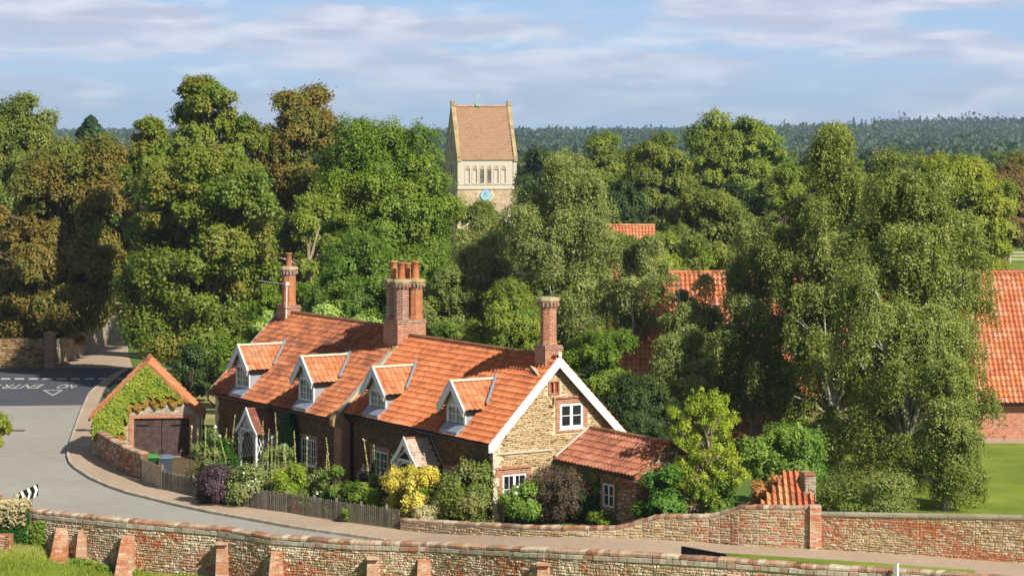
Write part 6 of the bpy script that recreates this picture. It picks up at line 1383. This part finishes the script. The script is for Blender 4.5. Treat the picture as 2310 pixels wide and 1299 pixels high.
# single conifers standing above the distant skyline
rr = random.Random(9); cp = conifer('p', 2400, 1610, 276, 13, seed=201, size=1.5); conifer('blue green cedar tip showing above the far left trees', 250, 205, 264, 170, 'conifer', 202, 'cedar_tree', 4200, .6, pw=.45)
SK = [(1240, 286, 'nearest the church tower'), (1275, 291, 'second from the tower on its right'), (1878, 279, 'leftmost of the row before the mast'), (1926, 266, 'tallest, left of the mast'), (1944, 270, 'just right of the tallest'), (1972, 266, 'nearest the mast')]
for i, (px, py, w_) in enumerate(SK):
    o = cp if i == 0 else copy_tree(cp, (0, 0, 0)); Y = 2600; X = (px - CX) / F * Y; zt = H - (py - HY) * Y / F; s = max(.6, (zt - gz(X, Y)) / 9.5)
    h0 = 17 - (276 - HY) * 2400 / F - gz((1610 - CX) / F * 2400, 2400); s = (zt - gz(X, Y)) / h0
    o.location = (X, Y, gz(X, Y)); o.scale = (1.2, 1.2, s); o['label'] = 'dark conifer on the distant skyline, ' + w_; o['category'] = 'conifer'; o['group'] = 'lone conifers on the skyline'
# more of the same, smaller and alike
for i in range(24):
    px = rr.choice([rr.uniform(1170, 1540), rr.uniform(1175, 1540), rr.uniform(1760, 1880), rr.uniform(930, 1000), rr.uniform(1980, 2300)]); o = copy_tree(cp, (0, 0, 0)); Y = rr.uniform(2450, 3000); X = (px - CX) / F * Y
    s = rr.uniform(.7, 1.2) * 11.5 / h0; o.location = (X, Y, gz(X, Y)); o.scale = (rr.uniform(.8, 1.7),) * 2 + (s,); o.rotation_euler = (0, 0, i); o['label'] = 'small dark conifer rising a little above the distant wooded skyline'; o['category'] = 'conifer'; o['group'] = 'small conifers along the skyline'
# radio mast
X = (2028 - CX) / F * 3000; zb = gz(X, 3000); zt = H - (250 - HY) * 3000 / F; mb = MB(); hh = zt - zb
for sx, sy in ((-1, -1), (1, -1), (1, 1), (-1, 1)): mb.tube([(sx * 1.0, sy * 1.0, 0), (sx * .5, sy * .5, hh)], .14, 5)
for i in range(12):
    z0, z1 = hh * i / 12, hh * (i + 1) / 12
    mb.bar((-1, -1, z0), (1, -1, z1), .12, .12); mb.bar((1, -1, z0), (-1, -1, z1), .12, .12); mb.bar((1, 1, z0), (1, -1, z1), .12, .12)
mb.box((-.9, -.9, hh * .93), (.9, .9, hh))
mb.build('radio_mast', m_plain('mast_steel', (150, 150, 160), .6), None, (X, 3000, zb), label='thin lattice radio mast on the distant hill at the right', cat='mast')
# ------------------------------------------------------------------ garden plants and shrubs
S = shrub
S('dark purple barberry bush leaning over the picket fence', 'shrub', 436, 532, 1048, 1140, 'purple', 9000, .1, 1, Y=108.6)
S('pale green bush speckled with white flowers right of the purple bush', 'shrub', 500, 610, 1046, 1140, 'sage', 8000, .1, 2, Y=108.6, flowers=('white', 60, .09))
S('rusty pink flowering bush below the first porch', 'shrub', 575, 625, 1062, 1140, 'mixed', 4000, .09, 3, Y=108.0, flowers=('pinkf', 70, .09))
S('vivid yellow green goldenrod clump in the middle of the garden', 'shrub', 605, 690, 1046, 1150, 'yellowgreen', 9000, .09, 4, Y=107.4, flowers=('yellowf', 60, .08), irr=.12)
S('soft green bush with seed heads right of the goldenrod', 'shrub', 672, 735, 1052, 1150, 'sage', 6000, .09, 5, Y=107.6, flowers=('white', 20, .1))
S('upright mallow bush in front of the brick pier', 'shrub', 722, 776, 1042, 1160, 'lush', 6500, .1, 6, Y=106.6, prof=[.7, .9, 1, .9, .7, .45])
S('dahlia clump with round orange flowers behind the fence', 'shrub', 765, 840, 1080, 1170, 'green', 7500, .09, 7, Y=105.9, flowers=('orangef', 9, .14))
S('low yellow green plant by the fence, left of the golden bush', 'shrub', 822, 868, 1102, 1180, 'yellowgreen', 3500, .09, 8, Y=104.9, flowers=('white', 5, .13))
S('marigold patch with orange flowers left of the second porch', 'shrub', 815, 862, 1074, 1140, 'mixed', 3500, .08, 9, Y=107.2, flowers=('orangef', 60, .07))
S('dark plum bush in the shade by the second porch', 'shrub', 800, 850, 1040, 1120, 'purple', 3500, .09, 10, Y=109.0)
S('bright golden yellow shrub at the end of the picket fence', 'shrub', 872, 1004, 1050, 1192, 'gold', 21000, .11, 11, Y=103.4, prof=[.75, .9, 1, .95, .8, .5], irr=.22)
S('rounded dark green bush right of the golden shrub', 'shrub', 925, 1010, 1085, 1180, 'green', 7500, .1, 12, Y=102.9, flowers=('pinkf', 22, .08))
S('grey lavender bush spilling over the low end of the garden wall', 'shrub', 925, 1000, 1140, 1195, 'silver', 6000, .07, 13, Y=101.25, flowers=('pinkf', 20, .06), dy=.5)
S('tall green and russet bush before the gable corner', 'shrub', 985, 1140, 1036, 1190, 'mixed', 17000, .11, 14, Y=101.9, prof=[.9, 1, .95, .8, .6, .35], irr=.35)
S('leafy fuchsia bush overhanging the low wall under the gable', 'shrub', 1000, 1110, 1095, 1190, 'olive', 10000, .1, 44, Y=101.3)
S('glossy green bush with white blossom below the gable door', 'shrub', 1130, 1228, 1085, 1195, 'hedge', 9500, .1, 15, Y=101.1, flowers=('white', 40, .13))
S('leafless brown twiggy bush against the side wing', 'shrub', 1190, 1330, 1048, 1190, 'twiggy', 15000, .07, 16, Y=101.0, irr=.3)
S('trailing ivy bush on the shaded side wing wall', 'ivy', 1300, 1370, 1080, 1190, 'ivydark', 7000, .09, 17, Y=100.4, name='ivy', dy=.4)
S('low grassy plants behind the swept part of the garden wall', 'shrub', 1320, 1440, 1148, 1200, 'green', 4000, .08, 18, Y=99.4, dy=.5)
S('bright emerald bush right of the side wing', 'shrub', 1434, 1550, 1040, 1165, 'bright', 13000, .12, 19, Y=97.3, prof=[.85, 1, 1, .9, .75, .5])
S('leafy lower bush under the robinia', 'shrub', 1560, 1665, 1070, 1165, 'lush', 7000, .11, 20, Y=97.5)
S('big rounded ivy clad hedge behind the tiled nook', 'hedge', 1680, 1856, 955, 1100, 'hedge', 30000, .12, 21, Y=102.5, name='hedge', irr=.2, prof=[1, 1, 1, .95, .85, .6])
S('taller dark part of the hedge beside the birch trunk', 'hedge', 1770, 1860, 960, 1100, 'bright', 12000, .12, 22, Y=104.5, name='hedge')
S('withered brown creeper left of the tiled nook', 'creeper', 1680, 1775, 1068, 1150, 'dryleaf', 9000, .1, 23, Y=98.9, name='creeper')
S('airy pale willow shrub behind the tall wall', 'shrub', 1850, 2070, 1045, 1175, 'mixed', 10000, .1, 24, Y=97.6, irr=.3, flat=.7)
S('small shadowy shrub under the great birch', 'shrub', 1850, 1900, 1090, 1165, 'dark', 4000, .1, 25, Y=100.2)
S('yellow green bush at the left edge beside the road', 'shrub', -60, 19, 940, 1010, 'lime', 9000, .13, 26, Y=129)
S('clipped blue green shrub beside the garage and its drainpipe', 'shrub', 440, 500, 965, 1060, 'sage', 6500, .1, 27, Y=113.5)
S('dark rose bush left of the first porch', 'shrub', 462, 535, 985, 1070, 'ivydark', 8500, .1, 28, Y=115.5, flowers=('pinkf', 20, .09))
S('leggy green perennial clump under the first porch', 'shrub', 590, 665, 1000, 1080, 'sage', 8000, .1, 29, Y=111.5)
S('grey green osier shrub behind the roof left of the chimney', 'shrub', 556, 640, 700, 800, 'reeds', 9000, .15, 30, Y=133, prof=[.8, 1, 1, .9, .8, .6])
S('tall feathery willowherb thicket behind the roof ridge', 'shrub', 660, 780, 665, 800, 'reeds', 14000, .15, 31, Y=131, prof=[1, 1, .9, .8, .65, .5], irr=.4)
S('shorter willowherb behind the ridge beside the middle chimney', 'shrub', 770, 875, 690, 800, 'reeds', 9000, .14, 32, Y=128, prof=[1, 1, .9, .8, .65, .5], irr=.4)
S('climbing shrub springing from the corner of the middle chimney', 'shrub', 862, 892, 680, 730, 'mixed', 500, .07, 33, Y=112.6, ncl=8) if False else None
S('leafy bramble behind the ridge right of the middle chimney', 'shrub', 955, 1060, 700, 820, 'lush', 11000, .15, 34, Y=126)
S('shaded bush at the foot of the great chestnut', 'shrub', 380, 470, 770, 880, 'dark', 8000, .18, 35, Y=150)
S('dark bush hanging by the corner between the road and garage', 'shrub', 232, 275, 862, 900, 'dark', 4500, .12, 36, Y=133)
S('red valerian tuft growing through the picket fence', 'flowers', 650, 672, 1128, 1160, 'redf', 260, .06, 37, Y=106.15, name='red_flowers', ncl=8)
S('yellow leaved sprig poking through the left part of the fence', 'shrub', 535, 562, 1116, 1146, 'yellowgreen', 450, .08, 38, Y=107.9, ncl=7)
S('green weeds at the foot of the fence beside the garden gate', 'weeds', 762, 800, 1136, 1184, 'green', 1800, .08, 39, Y=103.5, name='weeds', ncl=12)
S('rose bush by the yard with a bare stem under the purple bush', 'shrub', 500, 532, 1108, 1142, 'mixed', 500, .08, 40, Y=108.4, ncl=6)
S('round green bush in shade beyond the meadow', 'shrub', 470, 560, 735, 830, 'green', 8000, .18, 41, Y=146)
S('leafy bush beyond the right end of the side wing', 'shrub', 1500, 1580, 985, 1080, 'robinia', 6000, .12, 43, Y=103.5)
# low tangled planting between the bigger bushes, right along the fence and the cottage foot
rng = np.random.default_rng(77); bp = []
for _ in range(26000):
    px = rng.uniform(440, 1130); f = rng.uniform(0, 1); yb = np.interp(px, [440, 514, 649, 757, 897, 1000, 1130], [1122, 1139, 1157, 1174, 1192, 1198, 1202]) - 6 - f * 55; X_, Y_, z_ = G(px, yb)
    hh = (.25 + .5 * (.5 + .5 * math.sin(px * .09 + f * 6)) * (.5 + .5 * math.sin(px * .041 + 2))) * rng.uniform(.2, 1.1); bp.append((X_, Y_, z_ + hh))
bp = np.array(bp); me = leaves_mesh('flower_bed', bp, nrm(rng.normal(size=bp.shape) * .6 + np.array([.1, -.3, .8])), .1, .5 + .3 * np.sin(bp[:, 0] * 2.1) * np.cos(bp[:, 1] * 3) + rng.normal(size=len(bp)) * .15, rng, .6)
me.materials.append(LEAF['mixed']); o = bpy.data.objects.new('flower_bed', me); COL.objects.link(o); tag(o, 'tangled low planting filling the cottage garden bed', 'plants', kind='stuff')
# ivy on walls
def ivy(name, label, cat, pts, N, leaf, size, seed, parent=None, thick=.18):
    rng = np.random.default_rng(seed); n = len(pts); Pn = np.array(pts) + np.outer(rng.uniform(.03, thick, n), np.array(N)); Nn = nrm(np.array(N)[None] + rng.normal(size=(n, 3)) * .45 + np.array([0, 0, .35]))
    me = leaves_mesh(name, Pn, Nn, size, rng.uniform(0, .5, n) + .5 * (np.sin(Pn[:, 0] * 3) * np.cos(Pn[:, 2] * 4) * .5 + .5), rng, .85); me.materials.append(LEAF[leaf]); o = bpy.data.objects.new(name, me); COL.objects.link(o)
    return tag(o, label, cat)
rg = random.Random(3); g1, g2, g3 = [], [], []
ca, sa = math.cos(R(5.5)), math.sin(R(5.5))
def gloc(x, z): return (GX + x * ca, GY + x * sa, z)
while len(g1) < 11500:
    x, z = rg.uniform(0, gw), rg.uniform(.4, gR); zr = min(gE + (gR - gE) * min(x, gw - x) / (gw / 2), 9) - .12
    wob = .12 * math.sin(x * 7) + .1 * math.sin(x * 13 + z * 5)
    lowb = 1.0 + wob if x < 1.7 + wob else (2.15 + .6 * math.sin(min(1, (x - 1.5) / 1.6) * 1.57) + wob if x < 3.6 else 2.72 + (x - 3.6) * .1 + wob)
    if z > zr or z < lowb: continue
    (g2 if (z < lowb + .4 and x > 1.2) or (x > 3.6 and rg.random() < .5) else g1).append(gloc(x, z))
    
gn = (sa, -ca, 0)
ivy('ivy', 'thick green ivy covering the left side of the garage gable', 'ivy', g1, gn, 'ivy', .15, 1, thick=.3); ivy('creeper', 'yellow and red turning creeper fringing the garage gable above the doors', 'creeper', g2, gn, 'ivy_red', .13, 2)
def cotP(x, y, z): v = cot.matrix_basis @ Vector((x, y, z)); return tuple(v)
cot.matrix_basis = Matrix.Translation(cot.location) @ Matrix.Rotation(cot.rotation_euler[2], 4, 'Z')
nl = (Matrix.Rotation(cot.rotation_euler[2], 3, 'Z') @ Vector((-1, 0, 0)))
pts = []
while len(pts) < 5200:
    t, z = rg.gauss(18.35, .62), rg.uniform(0, 3.5)
    if abs(t - 18.3) < .35 + .65 * math.sin(z * .9 + .3) and t > 17.45: pts.append(cotP(-.24, t, z))
ivy('climbing_plant', 'dark green climber between the first porch and the ground floor window', 'climber', pts, tuple(nl), 'ivydark', .15, 4, thick=.4)
pts = [cotP(.2, rg.gauss(6.9, .25), rg.uniform(.2, 2.6)) for _ in range(1200)]; ivy('rose_climber', 'climbing rose on the left post of the second porch', 'climber', pts, tuple(nl), 'lush', .11, 5, thick=1.1)
pts = [cotP(WX0 + .12, -rg.uniform(.1, 3.0), 2.85 - abs(rg.gauss(0, .45))) for _ in range(2600)]; ivy('wall_creeper', 'thin creeper hanging under the gutter of the side wing', 'creeper', pts, tuple(nl), 'mixed', .09, 6, thick=.15)
pts = [cotP(.2, rg.gauss(1.6, .3), rg.uniform(.3, 3.0)) for _ in range(1500)]; ivy('dark_climber', 'dark climber on the shaded front wall near the gable corner', 'climber', pts, tuple(nl), 'ivydark', .12, 8, thick=.35)
# overgrown left end of the near wall
pts = []
for _ in range(7000):
    px = rg.uniform(-60, 66); X = (px - CX) / F * 101.3; Y = nwY(X) - .3; pts.append((X, Y, rg.uniform(low(X) - .05 + max(0, (40 - px) / 60) * .3, 1.0)))
ivy('ivy', 'dark ivy smothering the left end of the buttressed wall', 'ivy', pts, (0, -1, 0), 'ivydark', .14, 9, thick=.45)
pts = []
for _ in range(5200):
    px = rg.uniform(-60, 64); X = (px - CX) / F * 101.5; pts.append((X, nwY(X) + rg.uniform(-.7, .5), .75 + abs(rg.gauss(0, .2)) - (rg.random() ** 2) * .6))
m = ivy('dry_grass', 'dry straw coloured grass trailing over the left end of the wall', 'grass', pts, (0, -.6, .6), 'dry', .2, 10, thick=.3) if 'dry' in LEAF else None
if m is None:
    LEAF['dry'] = m_leaf('leaves_dry', [(150, 136, 96), (180, 166, 124), (200, 186, 150), (130, 130, 76)]); m = ivy('dry_grass', 'dry straw coloured grass trailing over the left end of the wall', 'grass', pts, (0, -.6, .6), 'dry', .2, 10, thick=.3)
X = (92 - CX) / F * 101; pts = [(X + rg.gauss(0, .22) + z * .0, nwY(X) - .28, z) for z in [rg.uniform(low(X), .55) for _ in range(600)]]; ivy('ivy', 'thin strand of ivy on the wall left of the first buttress', 'ivy', pts, (0, -1, 0), 'green', .1, 12, thick=.15)
# the stub wall's blocky end at the left edge
mb = MB(); stones(mb, (-21.7, 100.1, 0), Xv, -Yv, .75, lambda x: -.6, lambda x: .1, (.12, .3), (.08, .14), seed=99); mb.box((-21.75, 100.105, -.9), (-20.95, 100.6, .1)); mb.build('broken_buttress', MT['coping'], None, label='broken stub of a buttress at the bottom left edge', cat='wall')
# hollyhocks
LEAF['holly'] = m_leaf('leaves_holly', [(150, 156, 84), (180, 176, 110), (206, 196, 140)])
def holly(px, yt, yb, Y, k, lean=0):
    X = (px - CX) / F * Y; zb = 0; zt = H - (yt - HY) * Y / F; z0 = max(.05, H - (yb - HY) * Y / F); r = random.Random(k); mb = MB()
    pth = [Vector((lean * f ** 1.6, 0, zt * f)) for f in [i / 8 for i in range(9)]]; mb.tube(pth, [.016 - .0015 * i for i in range(9)], 5, .8)
    rt = empty('hollyhock', (X, Y, 0), 0, None, 'flower'); mb.build('stem', m_holly, rt)
    rng = np.random.default_rng(k); n = int((zt - z0) / .035); Pl = []; Nl = []
    for i in range(n):
        f = (z0 + (zt - z0) * i / n) / zt; p = Vector((lean * f ** 1.6, 0, zt * f)); a = r.uniform(0, 6.28); rad = .03 + .07 * (1 - f) ; 
        for _ in range(2): a += 2; Pl.append((p.x + rad * math.cos(a) * r.uniform(.3, 1), rad * math.sin(a), p.z)); Nl.append((math.cos(a), math.sin(a), .6))
    for i in range(120):
        f = r.uniform(.05, max(.1, z0 / zt + .1)); Pl.append((lean * f + r.gauss(0, .2), r.gauss(0, .2), zt * f)); Nl.append((r.gauss(0, .5), r.gauss(0, .5), 1))
    me = leaves_mesh('buds', np.array(Pl), np.array(Nl), .065, rng.uniform(0, 1, len(Pl)), rng, .8); me.materials.append(LEAF['holly']); o = bpy.data.objects.new('buds', me); COL.objects.link(o); o.parent = rt
    if k % 3 == 0:
        pf = np.array([[lean + r.gauss(0, .03), r.gauss(0, .03), zt + r.gauss(0, .03)] for _ in range(7)]); me = leaves_mesh('blossom', pf, nrm(rng.normal(size=(7, 3))), .1, rng.uniform(0, 1, 7), rng, .9); me.materials.append(LEAF['white']); o = bpy.data.objects.new('blossom', me); COL.objects.link(o); o.parent = rt
    return rt
m_holly = m_plain('hollyhock_stem', (150, 160, 90), .7)
HL = [(428, 963, 1040, 114, .1, 'beside the garage door, leftmost of all'), (448, 965, 1040, 113.5, -.05, 'second from the garage'), (462, 960, 1030, 113, .05, 'against the corner of the blue green shrub'), (484, 962, 1030, 113, .02, 'left of the cottage corner'), (519, 934, 1000, 116, .25, 'in front of the far cottage corner, left of the porch'), (506, 965, 1010, 115.6, .12, 'short and pale at the far cottage corner'),
      (520, 983, 1040, 110.5, -.5, 'leaning left across the porch front'), (591, 947, 1060, 111, .05, 'straight, at the right post of the first porch'), (602, 966, 1060, 110.6, .1, 'just right of the porch post'), (613, 985, 1060, 110.2, .0, 'shortest of those beside the porch'), (618, 970, 1060, 111, .18, 'under the porch eave'), (630, 930, 1060, 110.4, -.2, 'tallest, white tipped, in front of the dark climber'), (639, 1002, 1060, 110, .05, 'short one under the dark climber'), (650, 1020, 1060, 109.8, -.15, 'drooping beside the goldenrod'), (669, 970, 1055, 110, -.12, 'left of the ground floor window'), (692, 990, 1060, 109.5, .02, 'in front of the ground floor window'),
      (748, 985, 1060, 107.6, -.25, 'in front of the brick pier, tall'), (737, 1020, 1060, 107.5, 0, 'in front of the brick pier, short'), (836, 992, 1060, 108, -.3, 'bent over, left of the second porch'), (850, 1000, 1060, 108, -.15, 'upright beside the window by the second porch')]
for k, (px, yt, yb, Y, ln, w_) in enumerate(HL):
    h = holly(px, yt, yb, Y, k, ln); h['label'] = 'tall hollyhock spike ' + w_; h['group'] = 'hollyhocks in the cottage garden'
# long grass below the wall
rng = np.random.default_rng(12); n = 60000
X = rng.uniform(-24, 2, n); d = rng.uniform(.1, 9, n) ** 1.0; Yb = np.array([nwY(x) for x in X]) - .3 - d
def bankz(X, d): return np.interp(X, LX, LZ) + np.array([gz(x, 90) for x in X]) - 2.5 * (lambda t: t * t * (3 - 2 * t))(np.clip(d / 25, 0, 1))
Z = bankz(X, d + .3) + .02; hgt = rng.uniform(.08, .26, n); lx = rng.normal(size=n) * .08; ly = rng.normal(size=n) * .08; wd = .014 + rng.uniform(0, .02, n)
V = np.stack([np.stack([X - wd, Yb, Z - .05], 1), np.stack([X + wd, Yb, Z - .05], 1), np.stack([X + lx + wd * .2, Yb + ly, Z + hgt], 1), np.stack([X + lx - wd * .2, Yb + ly, Z + hgt], 1)], 1).reshape(-1, 3)
me = bpy.data.meshes.new('long_grass'); me.vertices.add(4 * n); me.vertices.foreach_set('co', V.astype(np.float32).ravel()); me.loops.add(4 * n); me.loops.foreach_set('vertex_index', np.arange(4 * n, dtype=np.int32)); me.polygons.add(n); me.polygons.foreach_set('loop_start', np.arange(0, 4 * n, 4, dtype=np.int32)); me.update(calc_edges=True)
at = me.attributes.new('tone', 'FLOAT', 'FACE'); at.data.foreach_set('value', np.clip(rng.uniform(0, .5, n) + .5 * (np.sin(X * .9 + d) * .5 + .5), 0, 1).astype(np.float32)); me.materials.append(LEAF['blades'])
o = bpy.data.objects.new('long_grass', me); COL.objects.link(o); tag(o, 'long sunlit grass on the bank below the wall', 'grass', kind='stuff')
pts = [((px - CX) / F * 95, nwY((px - CX) / F * 95) - .5 - rg.uniform(0, .5), low((px - CX) / F * 95) + rg.uniform(-.1, .3)) for px in [rg.choice([rg.uniform(380, 620), rg.uniform(120, 290), rg.uniform(480, 560)]) for _ in range(5000)]]
ivy('nettles', 'green weeds growing along the foot of the buttressed wall', 'weeds', pts, (0, -1, 0), 'green', .12, 14, thick=.3)['kind'] = 'stuff'
# thin grass verge along the inner side of the lane at the right
strip('verge', [(1560, 1250), (1640, 1254.5), (1840, 1267), (2010, 1279), (2200, 1293)], [(1560, 1256), (1640, 1263), (1840, 1278), (2010, 1292), (2200, 1308)], .135, MT['grass'])
# ------------------------------------------------------------------ air between here and the hills
mb = MB(); mb.box((-1700, -15, -12), (2100, 3700, 62))
t = NT('haze_air'); pv = t.n('VolumePrincipled', {'Color': (.62, .78, 1.0, 1), 'Density': .00014, 'Anisotropy': .2}); t.t.links.new(pv.outputs[0], t.out.inputs['Volume'])
hz = mb.build('haze', t.m, kind='stuff'); hz['label'] = 'thin bluish air over the whole landscape'; hz['category'] = 'haze'
